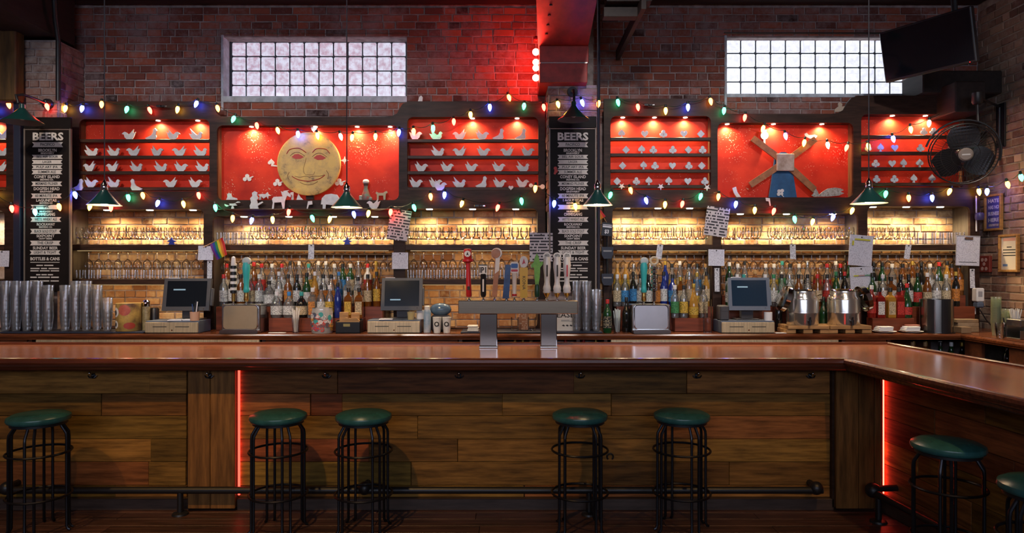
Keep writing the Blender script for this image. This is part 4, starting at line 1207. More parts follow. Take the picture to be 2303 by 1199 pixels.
MB().tube([tuple(tp), (tp.x, tp.y + 0.01, zt_), (XR - 0.03, 6.5, zt_)], 0.011, 8).build('arm', m_black, fb, og)
MB().tube([(XR - 0.03, 6.5, zt_), (XR - 0.03, 6.5, zt_ - 0.34), (XR - 0.05, 6.47, zt_ - 0.36), tuple(arc[2])], 0.011, 8).build('arm', m_black, fb, og)
MB().box(XR - 0.022, XR - 0.008, 6.44, 6.56, zt_ - 0.38, zt_ + 0.03, 0.003).build('wall_plate', m_black, fb, og)
MB().lathe([(0.03, -0.05), (0.045, -0.03), (0.045, 0.05), (0.03, 0.06)], 14, (tp.x, tp.y + 0.01, zt_ - 0.02)).build('pivot', m_black, fb, og)
# ================================================================== cut-outs in the niches
m_cut = mat('white_cutout', (0.80, 0.78, 0.76), 0.55, var=0.10, vs=30)
m_cutg = mat('grey_cutout', (0.60, 0.63, 0.68), 0.5, var=0.15, vs=25)
BIRD = [
    [(0.30, 0), (-0.15, 0), (-0.32, 0.16), (-0.50, 0.50), (-0.27, 0.44), (-0.40, 0.88), (-0.10, 0.55), (0.10, 0.38), (0.22, 0.42), (0.27, 0.58), (0.38, 0.66), (0.47, 0.60), (0.54, 0.50), (0.46, 0.44), (0.46, 0.22)],
    [(-0.35, 0), (0.25, 0), (0.36, 0.2), (0.30, 0.5), (0.38, 0.75), (0.25, 0.92), (0.10, 0.85), (0.08, 0.6), (-0.05, 0.36), (-0.52, 0.12)],
    [(-0.12, 0), (0.22, 0), (0.36, 0.2), (0.52, 0.64), (0.32, 0.54), (0.38, 0.86), (0.12, 0.52), (-0.02, 0.42), (-0.16, 0.58), (-0.30, 0.64), (-0.42, 0.58), (-0.52, 0.46), (-0.36, 0.40), (-0.30, 0.18)],
]
def heart(n=20):
    pts = []
    for k in range(n):
        a = 2 * PI * k / n
        pts.append((16 * math.sin(a) ** 3 / 34, (13 * math.cos(a) - 5 * math.cos(2 * a) - 2 * math.cos(3 * a) - math.cos(4 * a) + 17) / 32))
    return pts[::-1]
def cut_mesh(name, polys, w, h, m, th_=0.012):
    b = MB()
    for p in polys:
        b.prism([(x * w, z * h) for x, z in p], -th_ / 2, th_ / 2)
    return b.mesh(name, m)
HE = heart()
SP = [(x, 1.12 - z * 0.9) for x, z in HE][::-1]
STEM = [(-0.16, 0.0), (0.16, 0.0), (0.05, 0.4), (-0.05, 0.4)]
CLUB = [circ(0, 0.76, 0.24, 14), circ(-0.26, 0.40, 0.24, 14), circ(0.26, 0.40, 0.24, 14), STEM]
SUIT = {'h': ('heart_cutout', [HE]), 's': ('spade_cutout', [SP, STEM]), 'c': ('club_cutout', CLUB), 'd': ('diamond_cutout', [[(0, 0), (0.5, 0.5), (0, 1), (-0.5, 0.5)]])}
bird_me = {}
for k in range(3):
    bird_me[(k, 1)] = cut_mesh('bird_cutout', [BIRD[k]], 0.125, 0.118, m_cut)
    bird_me[(k, -1)] = cut_mesh('bird_cutout', [[(-x, z) for x, z in BIRD[k]][::-1]], 0.125, 0.118, m_cut)
suit_me = {k: cut_mesh(n, p, 0.072, 0.076, m_cutg) for k, (n, p) in SUIT.items()}
YB = 6.615
ROWN = ('top', 'second', 'third', 'lowest')
def birds(rows, ys, where):
    for i, row in enumerate(rows):
        for j, (x, k, f) in enumerate(row):
            z = PZ(ys[i], YF)
            o = link('bird_cutout', bird_me[(k, f)], None, (PX(x, YB), YB, z + 0.0005), (0, RN.uniform(-0.03, 0.03) * 0, RN.uniform(-0.15, 0.15)))
            tag(o, 'white bird cut-out, %s from left on the %s shelf of %s' % (ORD[j], ROWN[i], where), 'cut-out', 'bird cut-outs in %s' % where)
birds([[(290, 2, 1), (342, 1, 1), (390, 2, -1), (440, 0, 1)], [(205, 0, 1), (255, 0, 1), (300, 2, 1), (354, 2, -1), (403, 2, 1), (450, 0, 1)], [(201, 2, 1), (253, 2, 1), (306, 0, 1), (361, 0, 1), (408, 2, -1), (454, 0, 1)], [(206, 2, -1), (255, 0, 1), (383, 2, 1), (440, 2, -1)]], SH, 'the left bird niche')
birds([[(935, 2, -1), (980, 0, 1), (1033, 2, 1), (1085, 2, -1), (1122, 1, 1), (1172, 1, 1)], [(984, 0, 1), (1033, 2, 1), (1088, 2, -1), (1140, 2, 1), (1187, 2, -1)], [(948, 2, -1), (1006, 2, -1), (1061, 2, -1), (1122, 2, -1), (1175, 0, 1)], [(936, 2, -1), (980, 2, -1), (1032, 0, 1), (1084, 1, 1), (1124, 2, -1), (1175, 2, -1)]], SH, 'the right bird niche')
birds([[(5, 2, 1)], [(2, 0, 1)], [(0, 2, 1)]], SH, 'the far left niche')
for (x, k, f, y, lab) in ((176, 1, 1, 428, 'white bird cut-out at the lower left corner of the left bird niche'), (305, 1, -1, 428, 'white bird cut-out lying low in the left bird niche'), (990, 2, -1, 428, 'white bird cut-out in front of the lowest shelf of right bird niche')):
    o = link('bird_cutout', bird_me[(k, f)], None, (PX(x, 6.565), 6.565, PZ(y, 6.565)))
    tag(o, lab, 'cut-out')
def suits(rows, ys, where):
    for i, row in enumerate(rows):
        for j, (x, k) in enumerate(row):
            z = PZ(ys[i], YF)
            o = link(SUIT[k][0], suit_me[k], None, (PX(x, YB), YB, z + 0.0005), (0, 0, RN.uniform(-0.2, 0.2)))
            tag(o, 'grey %s cut-out, %s from left on the %s shelf of %s' % (SUIT[k][0].split('_')[0], ORD[j], ROWN[i], where), 'cut-out', 'card-suit cut-outs in %s' % where)
suits([[(1398, 's'), (1450, 'h'), (1492, 'c'), (1538, 'h'), (1576, 'd')], [(1408, 'd'), (1443, 's'), (1469, 'c'), (1513, 'c'), (1548, 'd'), (1580, 'c')], [(1400, 'd'), (1447, 's'), (1473, 'c'), (1512, 'h'), (1549, 'c'), (1578, 'd')], [(1388, 'd'), (1431, 'c'), (1459, 's'), (1504, 's'), (1547, 'h'), (1585, 'c')]], (309, 345, 381, 416), 'the left card-suit niche')
suits([[(2078, 'c'), (2100, 'c')], [(1952, 'c'), (1980, 's'), (2012, 'h'), (2070, 'c')], [(1969, 'c'), (2006, 'h'), (2032, 's'), (2068, 's')], [(1971, 'c'), (2011, 'c'), (2055, 's'), (2096, 's')]], (304, 341, 376, 411), 'the right card-suit niche')

def flat(name, polys_px, D, th_, m, label, cat='cut-out', origin=None):
    """flat cut-out given by outlines in px, standing at distance D"""
    xs = [q[0] for p in polys_px for q in p]; ys = [q[1] for p in polys_px for q in p]
    og = (PX((min(xs) + max(xs)) / 2, D), D, PZ(max(ys), D))
    b = MB()
    for i, p in enumerate(polys_px):
        pp = [(PX(x, D), PZ(y, D)) for x, y in p]
        b.prism(pp, D - th_ / 2 - 0.0003 * i, D + th_ / 2 + 0.0003 * i)
    o = b.build(name, m, None, og)
    return tag(o, label, cat)
def cpx(x, y, r, n=14): return [(x + r * math.cos(2 * PI * k / n), y + r * math.sin(2 * PI * k / n)) for k in range(n)]

# --- the sun face
D = 6.60
t = thing('sun_face', 'large round golden sun face with smiling features in the red niche', 'wall art', (PX(695, D), D, PZ(369, D)))
og = tuple(t.location)
px = D / F
def goldmat():
    m, nt, N, L, b = nodes_of('aged_gold_paint')
    b.inputs['Roughness'].default_value = 0.5
    tc = N.new('ShaderNodeTexCoord')
    nz = N.new('ShaderNodeTexNoise'); nz.inputs['Scale'].default_value = 7; nz.inputs['Detail'].default_value = 6; nz.inputs['Roughness'].default_value = 0.68
    L.new(tc.outputs['Object'], nz.inputs['Vector'])
    rp = N.new('ShaderNodeValToRGB')
    rp.color_ramp.elements[0].position = 0.34; rp.color_ramp.elements[0].color = (0.22, 0.15, 0.07, 1)
    rp.color_ramp.elements[1].position = 0.60; rp.color_ramp.elements[1].color = (0.86, 0.58, 0.15, 1)
    e = rp.color_ramp.elements.new(0.43); e.color = (0.66, 0.43, 0.14, 1)
    L.new(nz.outputs['Fac'], rp.inputs[0]); L.new(rp.outputs[0], b.inputs['Base Color'])
    return m
m_gold = goldmat()
dm = MB(); dm.m = Matrix.Rotation(PI / 2, 4, 'X')
dm.lathe([(71 * px, -0.02), (71 * px, 0.012), (69 * px, 0.017), (60 * px, 0.018), (0.0005, 0.018)], 64)
dm.build('disc', m_gold, t)
m_feat = mat('carved_line', (0.16, 0.055, 0.03), 0.6)
m_featr = mat('carved_red', (0.42, 0.05, 0.03), 0.5)
def fpt(x, y, d=-0.019): return ((x - 695) * px, d, -(y - 369) * px)
def smoothpts(ps, n=6):
    out = []
    q = [ps[0]] + ps + [ps[-1]]
    for i in range(1, len(q) - 2):
        for k in range(n):
            s = k / n
            p0, p1, p2, p3 = q[i - 1], q[i], q[i + 1], q[i + 2]
            out.append(tuple(0.5 * ((2 * p1[j]) + (-p0[j] + p2[j]) * s + (2 * p0[j] - 5 * p1[j] + 4 * p2[j] - p3[j]) * s * s + (-p0[j] + 3 * p1[j] - 3 * p2[j] + p3[j]) * s ** 3) for j in range(len(p0))))
    out.append(ps[-1])
    return out
def fline(pts, r, m, nm): MB().tube([fpt(x, y) for x, y in smoothpts(pts)], r, 6).build(nm, m, t)
fline([(646, 347), (652, 338), (663, 334.5), (676, 335), (690, 344)], 0.0042, m_featr, 'eyebrow')
fline([(704, 344), (712, 336), (724, 335), (735, 337), (743, 346)], 0.0042, m_featr, 'eyebrow')
for (cx_, cy_) in ((671, 353), (720.5, 355)):
    pts = [(cx_ - 14, cy_ + 1), (cx_ - 7, cy_ - 5), (cx_ + 1, cy_ - 6), (cx_ + 8, cy_ - 3), (cx_ + 14, cy_ + 1), (cx_ + 6, cy_ + 5), (cx_ - 5, cy_ + 5.5)]
    MB().prism([(fpt(x, y)[0], fpt(x, y)[2]) for x, y in pts], -0.020, -0.016).build('eye', mat('eye_red', (0.55, 0.045, 0.02), 0.4), t)
    fline([(cx_ - 17, cy_ - 2), (cx_ - 7, cy_ - 9), (cx_ + 4, cy_ - 9), (cx_ + 16, cy_ - 1)], 0.0022, m_feat, 'eyelid')
fline([(690, 356), (687, 368), (684, 380), (686, 391), (696, 394), (706, 393), (709, 387)], 0.0016, m_feat, 'nose_line')
fline([(658, 397), (666, 402), (677, 406), (696, 408), (716, 404), (726, 399), (732, 394)], 0.0042, m_featr, 'mouth_line')
fline([(664, 397), (676, 399), (690, 397), (697, 399), (706, 397), (720, 397), (730, 394)], 0.0022, m_feat, 'lip_line')
fline([(676, 411), (690, 416), (704, 415), (716, 409)], 0.0022, m_feat, 'lip_line')
fline([(652, 388), (648, 397), (652, 406)], 0.0024, m_feat, 'cheek_line')
fline([(735, 384), (740, 393), (738, 403)], 0.0024, m_feat, 'cheek_line')
MB().box(-0.035, 0.035, 0.02, 0.06, -0.335, -0.20).build('stand', m_frame, t)
# ledge in front of the sun niche
MB().box(PX(486, 6.54), PX(902, 6.54), 6.50, 6.578, PZ(470, 6.53) - 0.012, PZ(470, 6.53), 0.003).build('ledge', m_shelf, uL, tuple(uL.location))
LZ = 470
def onledge(name, polys, lab, D=6.54, m=None): return flat(name, polys, D, 0.012, m or m_cut, lab)
onledge('deer_cutout', [[(612, 470), (616, 470), (617, 456), (633, 455), (636, 470), (640, 470), (641, 453), (646, 440), (653, 444), (655, 440), (650, 434), (646, 431), (651, 428), (640, 429), (636, 432), (632, 430), (634, 437), (636, 442), (616, 443), (612, 448), (614, 456)]], 'white deer cut-out on the ledge below the sun face')
onledge('monkey_cutout', [[(563, 470), (582, 470), (580, 463), (592, 456), (590, 453), (580, 458), (578, 450), (582, 446), (578, 440), (579, 433), (573, 430), (567, 434), (568, 441), (563, 446), (565, 456), (562, 463)]], 'white monkey cut-out with a guitar on the ledge')
onledge('elephant_cutout', [[(726, 470), (732, 470), (733, 460), (752, 462), (754, 470), (760, 470), (761, 455), (766, 460), (764, 447), (758, 438), (745, 436), (732, 438), (724, 446), (722, 460), (726, 460)]], 'white elephant cut-out on the ledge behind the pendant lamp')
onledge('flag_cutout', [[(690, 470), (692.5, 470), (695, 461), (703, 460), (702, 452), (693, 453)]], 'small white flag cut-out on the ledge below the sun')
onledge('barbell_cutout', [[(520, 470), (527, 470), (525, 463), (534, 462)] + cpx(536, 459, 6, 10)[5:] + [(525, 458), (515, 458)] + cpx(511, 459, 6, 10)[0:6] + [(514, 462), (522, 463)]], 'white barbell-shaped cut-out at the left end of the ledge')
o = link('bird_cutout', bird_me[(2, 1)], None, (PX(840, 6.54), 6.54, PZ(470, 6.54))); tag(o, 'white bird cut-out on the ledge right of the pendant lamp', 'cut-out')
NB = 450
def innich(name, polys, lab, m=None, D=6.625): return flat(name, polys, D, 0.010, m or m_cut, lab)
innich('duck_cutout', [[(509, 449.5), (534, 449.5), (533, 446), (522, 443), (520, 436), (515, 434), (511, 437), (512, 443)]], 'white duck cut-out inside the sun niche, lower left')
innich('star_cutout', [[(583, 449.5), (587, 449.5), (588, 442), (593, 447), (600, 442), (603, 448), (604, 441), (610, 440), (604, 437), (602, 432), (597, 437), (590, 436), (580, 438), (584, 441)]], 'white star cut-out in the sun niche beside the monkey')
innich('horn_cutout', [[(655, 449.5), (660, 449.5), (660, 432), (654, 433), (652, 437), (657, 439)]], 'white horn-shaped cut-out between deer and sun')
innich('sail_cutout', [[(667, 449.5), (682, 449.5), (676, 444), (671, 436)]], 'small white sail cut-out under the sun disc')
def pinned(name, polys, lab, m=None, D=6.672): return flat(name, polys, D, 0.008, m or m_cut, lab)
for (nm, x, y, r, lab) in (('spade_charm', 610, 367, 8, 'white spade charm pinned left of the sun face'), ('club_charm', 624, 412, 8, 'white club charm pinned at the lower left of sun'), ('star_charm', 775, 361, 8, 'white four-point charm pinned right of the sun face'), ('clover_charm', 763, 411, 8, 'white clover charm at the lower right of sun'), ('heart_charm', 706, 291, 7, 'white heart charm pinned above the sun face'), ('flower_charm', 556, 401, 8, 'white flower charm pinned far left in the sun niche')):
    if 'star' in nm:
        ps = [[(x - 10, y), (x - 2, y - 3), (x, y - 9), (x + 2, y - 3), (x + 10, y), (x + 2, y + 3), (x, y + 9), (x - 2, y + 3)]]
    elif 'heart' in nm:
        ps = [[(x + q[0] * 2 * r, y + r - q[1] * 2 * r) for q in HE]]
    elif 'spade' in nm:
        ps = [[(x + q[0] * 2 * r, y + r - q[1] * 2 * r) for q in SP], [(x, y + 2), (x + 15, y + 6), (x + 15, y + 8), (x, y + 7)]]
    else:
        ps = [cpx(x, y - 5, 4.6, 10), cpx(x - 5, y + 2, 4.6, 10), cpx(x + 5, y + 2, 4.6, 10), [(x, y), (x + 13, y - 5), (x + 14, y - 3), (x + 1, y + 4)]]
    pinned(nm, ps, lab)
# painted doll and little cow at the right of the sun niche
zb = PZ(450, YF) + 0.001
t = thing('doll_figurine', 'painted doll figurine with white cap and red dress in the sun niche', 'figurine', (PX(823, 6.63), 6.63, zb))
MB().lathe([(0.045, 0), (0.05, 0.03), (0.03, 0.08), (0.018, 0.12), (0.02, 0.14)], 14).build('dress', mat('doll_dress', (0.40, 0.05, 0.05), 0.5, col2=(0.05, 0.25, 0.2), vs=25), t)
MB().sphere((0, 0, 0.160), 0.026, 12, 8).build('head', mat('doll_skin', (0.10, 0.06, 0.05), 0.5), t)
MB().sphere((0, 0.002, 0.178), 0.032, 12, 8, sz=0.8).build('cap', m_white, t)
MB().box(-0.06, -0.02, -0.035, 0.0, 0.0, 0.045, 0.006).box(0.01, 0.06, -0.03, 0.01, 0.0, 0.03, 0.006).build('bundle', mat('doll_bundle', (0.08, 0.25, 0.25), 0.5, col2=(0.6, 0.5, 0.4), vs=30), t)
flat('cow_cutout', [[(848, 449.5), (852, 449.5), (852, 440), (862, 440), (863, 449.5), (867, 449.5), (868, 436), (872, 434), (870, 430), (866, 431), (862, 434), (852, 434), (847, 431), (845, 435), (848, 438)]], 6.63, 0.02, mat('cow_cream', (0.6, 0.5, 0.3), 0.5), 'cream cow figurine at the right end of the sun niche', 'figurine')

# --- the windmill
D = 6.64
t = thing('windmill', 'wooden windmill with blue tower, brown sails and white hub', 'wall art', (PX(1761, D), D, PZ(444, YF) + 0.002))
og = tuple(t.location)
tw = [(1729, 444), (1737, 392), (1742, 356), (1748, 347), (1756, 342.5), (1765, 342.5), (1773, 347), (1778, 356), (1783, 392), (1791, 444)]
MB().prism([(PX(x, D), max(PZ(y, D), og[2])) for x, y in tw], D - 0.012, D + 0.012).build('tower', mat('windmill_blue', (0.018, 0.10, 0.24), 0.45, var=0.25, vs=10), t, og)
m_sail = mat('sail_wood', (0.36, 0.14, 0.05), 0.5, var=0.3, vs=5, stretch=(4, 4, 4), rnd=0.15)
hx, hy = 1762, 366
for (x, y) in ((1690, 312), (1832, 314), (1685, 417), (1829, 428)):
    a = Vector((PX(hx, D), PZ(hy, D))); b = Vector((PX(x, D), PZ(y, D)))
    d = (b - a).normalized(); n2 = Vector((-d.y, d.x)) * 0.030
    MB().prism([tuple(a + n2), tuple(a - n2), tuple(b - n2), tuple(b + n2)], D - 0.035, D - 0.016).build('sail', m_sail, t, og)
MB().box(PX(1742.5, D), PX(1781, D), D - 0.060, D - 0.036, PZ(386, D), PZ(348, D), 0.004).build('hub', mat('hub_white', (0.66, 0.55, 0.48), 0.6, col2=(0.40, 0.28, 0.2), vs=16), t, og)
flat('clover_cutout', [cpx(1752, 430, 4, 10), cpx(1759, 429, 4, 10), cpx(1751, 437, 4, 10), cpx(1758, 436, 3.5, 10), [(1757, 435), (1763, 443), (1761, 443), (1755, 437)]], 6.618, 0.008, m_cut, 'white clover cut-out on the blue windmill tower')
flat('key_cutout', [cpx(1719, 305, 9, 14), [(1717, 311), (1721, 311), (1721, 326), (1717, 326)], [(1715, 292), (1724, 292), (1723, 300), (1716, 300)]], 6.668, 0.01, m_cut, 'white key-shaped cut-out above the upper left sail')
flat('rabbit_cutout', [[(1809, 301), (1814, 299), (1819, 304), (1826, 304), (1832, 303), (1838, 306), (1834, 311), (1822, 312), (1815, 309), (1810, 306)]], 6.668, 0.01, m_cut, 'white rabbit cut-out above the upper right sail')
flat('bone_cutout', [[(1647, 423), (1655, 420), (1658, 432), (1666, 443.5), (1656, 443.5), (1650, 434)]], 6.62, 0.012, m_cut, 'white bone cut-out at the lower left of the windmill niche')
fish = [(1822, 425), (1829, 428), (1834, 424), (1838, 430), (1842, 438), (1850, 431), (1862, 424), (1878, 422), (1890, 424), (1897, 428), (1890, 431), (1898, 435), (1886, 440), (1868, 442), (1850, 442.5), (1830, 443), (1825, 440), (1830, 434)]
flat('lizard_cutout', [fish], 6.62, 0.012, mat('pierced_white', (0.62, 0.60, 0.56), 0.5, col2=(0.25, 0.2, 0.15), vs=70), 'pierced white lizard cut-out at the lower right of the windmill niche')
flat('flag_cutout', [[(1722, 445), (1731, 446), (1733, 463), (1731, 463), (1729, 453), (1723, 452)]], 6.565, 0.01, m_cut, 'small white flag cut-out in front of the windmill frame')
flat('bird_cutout', [[(1877, 246), (1885, 240), (1884, 234), (1888, 230), (1894, 234), (1893, 240), (1905, 238), (1912, 233), (1910, 242), (1900, 249), (1884, 252), (1876, 252)]], 6.60, 0.012, mat('tan_cutout', (0.42, 0.33, 0.25), 0.5), 'tan bird ornament on top of the windmill frame')
flat('bird_cutout', [[(940, 228), (943, 219), (947, 215), (951, 219), (950, 228)]], 6.595, 0.012, m_cut, 'small pale bird ornament on top of the left shelf unit')
flat('barbell_cutout', [cpx(1194, 417, 4.5, 10), cpx(1220, 420, 5.5, 10), [(1194, 415.5), (1220, 418.5), (1220, 421), (1194, 418.5)]], 6.565, 0.01, m_cut, 'white barbell cut-out at the right edge of the right bird niche')
flat('heart_cutout', [[(1149 + q[0] * 12, 428 - q[1] * 11) for q in HE]], 6.565, 0.01, m_cut, 'white heart cut-out at the foot of the right bird niche')
for (x, y, lab) in ((1398, 419, 'first'), (1486, 420, 'second'), (1590, 422, 'third')):
    ps = []
    for k in range(10):
        a = 2 * PI * k / 10 + 0.3; r = 8 if k % 2 == 0 else 3.2
        ps.append((x + r * math.cos(a), y + r * math.sin(a)))
    flat('star_cutout', [ps], 6.565, 0.010, m_cut, 'white star cut-out at the foot of the left card-suit niche, %s from left' % lab)

# ================================================================== glasses
g_tulip = MB().lathe([(0.0005, 0.003), (0.030, 0.0), (0.031, 0.003), (0.006, 0.010), (0.0045, 0.05), (0.018, 0.062), (0.034, 0.085), (0.0375, 0.115), (0.036, 0.14), (0.031, 0.168)], 16, caps=False).mesh('stemmed_glass', m_glass)
g_wine = MB().lathe([(0.0005, 0.0), (0.033, -0.003), (0.006, -0.010), (0.004, -0.075), (0.016, -0.085), (0.036, -0.11), (0.039, -0.135), (0.031, -0.185)], 14, caps=False).mesh('hanging_glass', m_glass)
g_pint = MB().lathe([(0.0005, 0.008), (0.028, 0.008), (0.030, 0.0), (0.031, 0.004), (0.0345, 0.05), (0.043, 0.147), (0.0415, 0.147)], 16, caps=False).mesh('pint_glass', m_glassp)
g_tumb = MB().lathe([(0.0005, 0.010), (0.028, 0.010), (0.031, 0.0), (0.036, 0.088), (0.0345, 0.088)], 16, caps=False).mesh('tumbler', m_glass)
g_mug = MB().lathe([(0.0005, 0.010), (0.032, 0.010), (0.036, 0.0), (0.038, 0.12), (0.036, 0.12)], 16, caps=False).mesh('tall_glass', m_glass)
def put(name, me, loc, lab, grp, rz=0.0):
    o = link(name, me, None, loc, (0, 0, rz))
    return tag(o, lab, 'glass', grp)
ZS = PZ(550, YF) + 0.0006
BAYS = [('left lit bay', 160, 458, True), ('lit bay below the sun', 478, 885, False), ('lit bay beside the middle pier', 911, 1209, True), ('lit bay below left card suits', 1377, 1603, False), ('lit bay below the windmill', 1622, 1930, False), ('rightmost lit bay', 1951, 2182, False)]
for bi, (nm, x0, x1, low) in enumerate(BAYS):
    a, b = PX(x0, YF) + 0.045, PX(x1, YF) - 0.045
    n = int((b - a) / 0.080)
    for r, yy in enumerate((6.645, 6.735)):
        for i in range(n + 1):
            s = i / n
            x = a + (b - a) * s + RN.uniform(-0.004, 0.004)
            tall = (bi == 5 and s > 0.5) or (bi == 1 and s < 0.2)
            if bi == 4 and abs(s - 0.35) < 0.04: continue
            put('tall_glass' if tall else 'stemmed_glass', g_mug if tall else g_tulip, (x, yy + RN.uniform(-0.006, 0.006), ZS), 'clear %s, %s from left in the %s row, %s' % ('straight glass' if tall else 'stemmed glass', ORD[i], ('front', 'back')[r], nm), 'glasses on the shelf, %s' % nm)
    if low:
        zl = PZ(628, YF) + 0.0006
        for i in range(n):
            if bi == 0 and (i in (3, ) or i > 12): continue
            x = a + (b - a) * i / n
            put('tumbler', g_tumb, (x, 6.64, zl), 'clear tumbler, place %s from left on the lower shelf, %s' % (ORD[i], nm), 'tumblers on the lower shelf, %s' % nm)
    else:
        zh = PZ(563, YF) - 0.0185
        for i in range(n + 1):
            x = a + (b - a) * i / n
            put('hanging_glass', g_wine, (x, 6.75, zh), 'clear wine glass hanging %s from left under the shelf, %s' % (ORD[i], nm), 'hanging glasses, %s' % nm)
for i in range(13):
    for (nm, x0, x1) in (('left lit bay', 175, 445), ('lit bay beside the middle pier', 925, 1195)):
        put('hanging_glass', g_wine, (PX(x0 + (x1 - x0) * i / 12, YF), 6.75, PZ(563, YF) - 0.004), 'clear wine glass hanging %s from left under the shelf, %s' % (ORD[i], nm), 'hanging glasses, %s' % nm)
# nested pint stacks on the counter
def stacks(xs, ys, D, lab, grp):
    for j, x in enumerate(xs):
        for r in range(2):
            k = ys[j] - (r * 0)
            for i in range(k):
                put('pint_glass', g_pint, (PX(x, D + 0.092 * r) + 0.006 * r, D + 0.092 * r, ZC + 0.0165 + i * 0.038), 'pint glass %s from bottom, %s %s stack from left %s' % (ORD[i], ORD[j], ('front', 'back')[r], lab), grp, RN.random())
stacks((12, 36, 60, 84, 108), (9, 9, 9, 9, 8), 6.25, 'at the far left', 'nested pint stacks at the left end')
stacks((146, 170, 194, 218, 241), (8, 9, 9, 8, 5), 6.25, 'beside the tin can', 'nested pint stacks beside the tin can')
stacks((1297, 1319, 1341), (9, 9, 7), 6.248, 'behind the tap tower', 'nested pint stacks right of the taps')
for (x, lab) in ((1158, 'left'), (1196, 'right')):
    for k in range(1):
        put('tall_glass', g_mug, (PX(x, 6.3), 6.3, ZC + 0.0165), 'clear straight glass between the tower legs, the %s one' % lab, 'glasses between the tower legs')
for (x, bay) in ((386, 'left lit bay'), (781, 'lit bay below the sun')):
    o = MB().prism([(-0.03, 0), (0.03, 0), (0.018, 0.02), (0.045, 0.03), (0.01, 0.045), (0.0, 0.07), (-0.012, 0.045), (-0.045, 0.03), (-0.018, 0.02)], -0.008, 0.008).build('blue_star', mat('star_blue', (0.03, 0.05, 0.32), 0.4))
    o.location = (PX(x, 6.59), 6.592, ZS); tag(o, 'small blue star ornament on the shelf, %s' % bay, 'ornament')
# rubber mats
m_mat = mat('blue_rubber', (0.022, 0.028, 0.055), 0.7)
for (x0, x1, lab) in ((-40, 324, 'dark rubber bar mat under the pint stacks, left end'), (1036, 1355, 'dark rubber bar mat behind the tap tower')):
    o = MB().box(PX(x0, 6.2), PX(x1, 6.2), 6.185, 6.50, ZC + 0.001, ZC + 0.014, 0.003).build('bar_mat', m_mat, None, (PX((x0 + x1) / 2, 6.2), 6.3, ZC)); tag(o, lab, 'mat')
# ================================================================== bottles
GL = {'c': glass('bottle_clear', (0.93, 0.95, 0.95), 0.9, 0.07, 0.05, (0.6, 0.62, 0.62), 0.14), 'a': mat('bottle_amber', (0.16, 0.050, 0.008), 0.08, coat=0.4), 'g': mat('bottle_green', (0.010, 0.055, 0.016), 0.08, coat=0.4), 'd': mat('bottle_dark', (0.010, 0.009, 0.008), 0.08, coat=0.4), 'b': mat('bottle_blue', (0.012, 0.03, 0.22), 0.08, coat=0.4), 'r': mat('bottle_red', (0.20, 0.012, 0.008), 0.08, coat=0.4), 'w': mat('bottle_white', (0.65, 0.64, 0.62), 0.2), 'y': mat('bottle_honey', (0.40, 0.20, 0.03), 0.08, coat=0.4)}
GLN = {'c': 'clear', 'a': 'amber', 'g': 'green', 'd': 'dark', 'b': 'blue', 'r': 'red', 'w': 'white', 'y': 'honey-coloured'}
LC = {'w': (0.70, 0.69, 0.66), 'y': (0.65, 0.42, 0.06), 'o': (0.60, 0.22, 0.04), 'r': (0.55, 0.04, 0.03), 'b': (0.05, 0.25, 0.55), 'k': (0.03, 0.03, 0.03), 'g': (0.06, 0.28, 0.10), 'c': (0.60, 0.48, 0.30)}
LN = {'w': 'white', 'y': 'yellow', 'o': 'orange', 'r': 'red', 'b': 'blue', 'k': 'black', 'g': 'green', 'c': 'cream'}
LM = {k: printmat('label_' + k, c, tuple(0.25 * q for q in c) if k != 'k' else (0.5, 0.42, 0.25), 95, 0.42) for k, c in LC.items()}
CM = {'k': mat('cap_black', (0.015, 0.015, 0.015), 0.3), 'r': mat('cap_red', (0.5, 0.02, 0.02), 0.3), 'w': mat('cap_white', (0.7, 0.7, 0.7), 0.4), 'g': mat('cap_green', (0.02, 0.2, 0.08), 0.35), 'b': mat('cap_blue', (0.03, 0.2, 0.5), 0.35), 'y': mat('cap_gold', (0.5, 0.33, 0.06), 0.3, 0.6), 's': mat('cap_silver', (0.6, 0.6, 0.62), 0.25, 0.9), 't': mat('cap_teal', (0.03, 0.3, 0.28), 0.35), 'c': mat('cap_cork', (0.40, 0.24, 0.10), 0.7)}
SHAPES = {  # profile, label z range and radius, neck top, segments
    's': ([(0.002, 0), (0.036, 0.0), (0.038, 0.006), (0.038, 0.175), (0.033, 0.198), (0.016, 0.225), (0.014, 0.285), (0.0155, 0.29)], (0.045, 0.15, 0.0386), 0.285, 0.0165, 14),
    't': ([(0.002, 0), (0.031, 0.0), (0.033, 0.006), (0.033, 0.19), (0.027, 0.215), (0.014, 0.25), (0.013, 0.31), (0.0145, 0.315)], (0.05, 0.165, 0.0336), 0.31, 0.0155, 14),
    'w': ([(0.002, 0), (0.036, 0.0), (0.0375, 0.006), (0.0375, 0.165), (0.034, 0.19), (0.021, 0.22), (0.0145, 0.245), (0.0135, 0.30), (0.015, 0.305)], (0.04, 0.135, 0.0381), 0.300, 0.0165, 14),
    'q': ([(0.002, 0), (0.048, 0.0), (0.051, 0.006), (0.051, 0.165), (0.044, 0.19), (0.018, 0.212), (0.016, 0.262), (0.018, 0.266)], (0.03, 0.15, 0.0516), 0.262, 0.0185, 4),
    'f': ([(0.002, 0), (0.046, 0.0), (0.052, 0.012), (0.054, 0.08), (0.050, 0.13), (0.034, 0.165), (0.016, 0.185), (0.015, 0.225), (0.017, 0.23)], (0.03, 0.11, 0.0542), 0.225, 0.0185, 16),
    'n': ([(0.002, 0), (0.040, 0.0), (0.043, 0.008), (0.044, 0.10), (0.037, 0.16), (0.020, 0.21), (0.014, 0.245), (0.013, 0.30), (0.0145, 0.305)], (0.03, 0.10, 0.0446), 0.300, 0.0165, 14)}
SME = {}
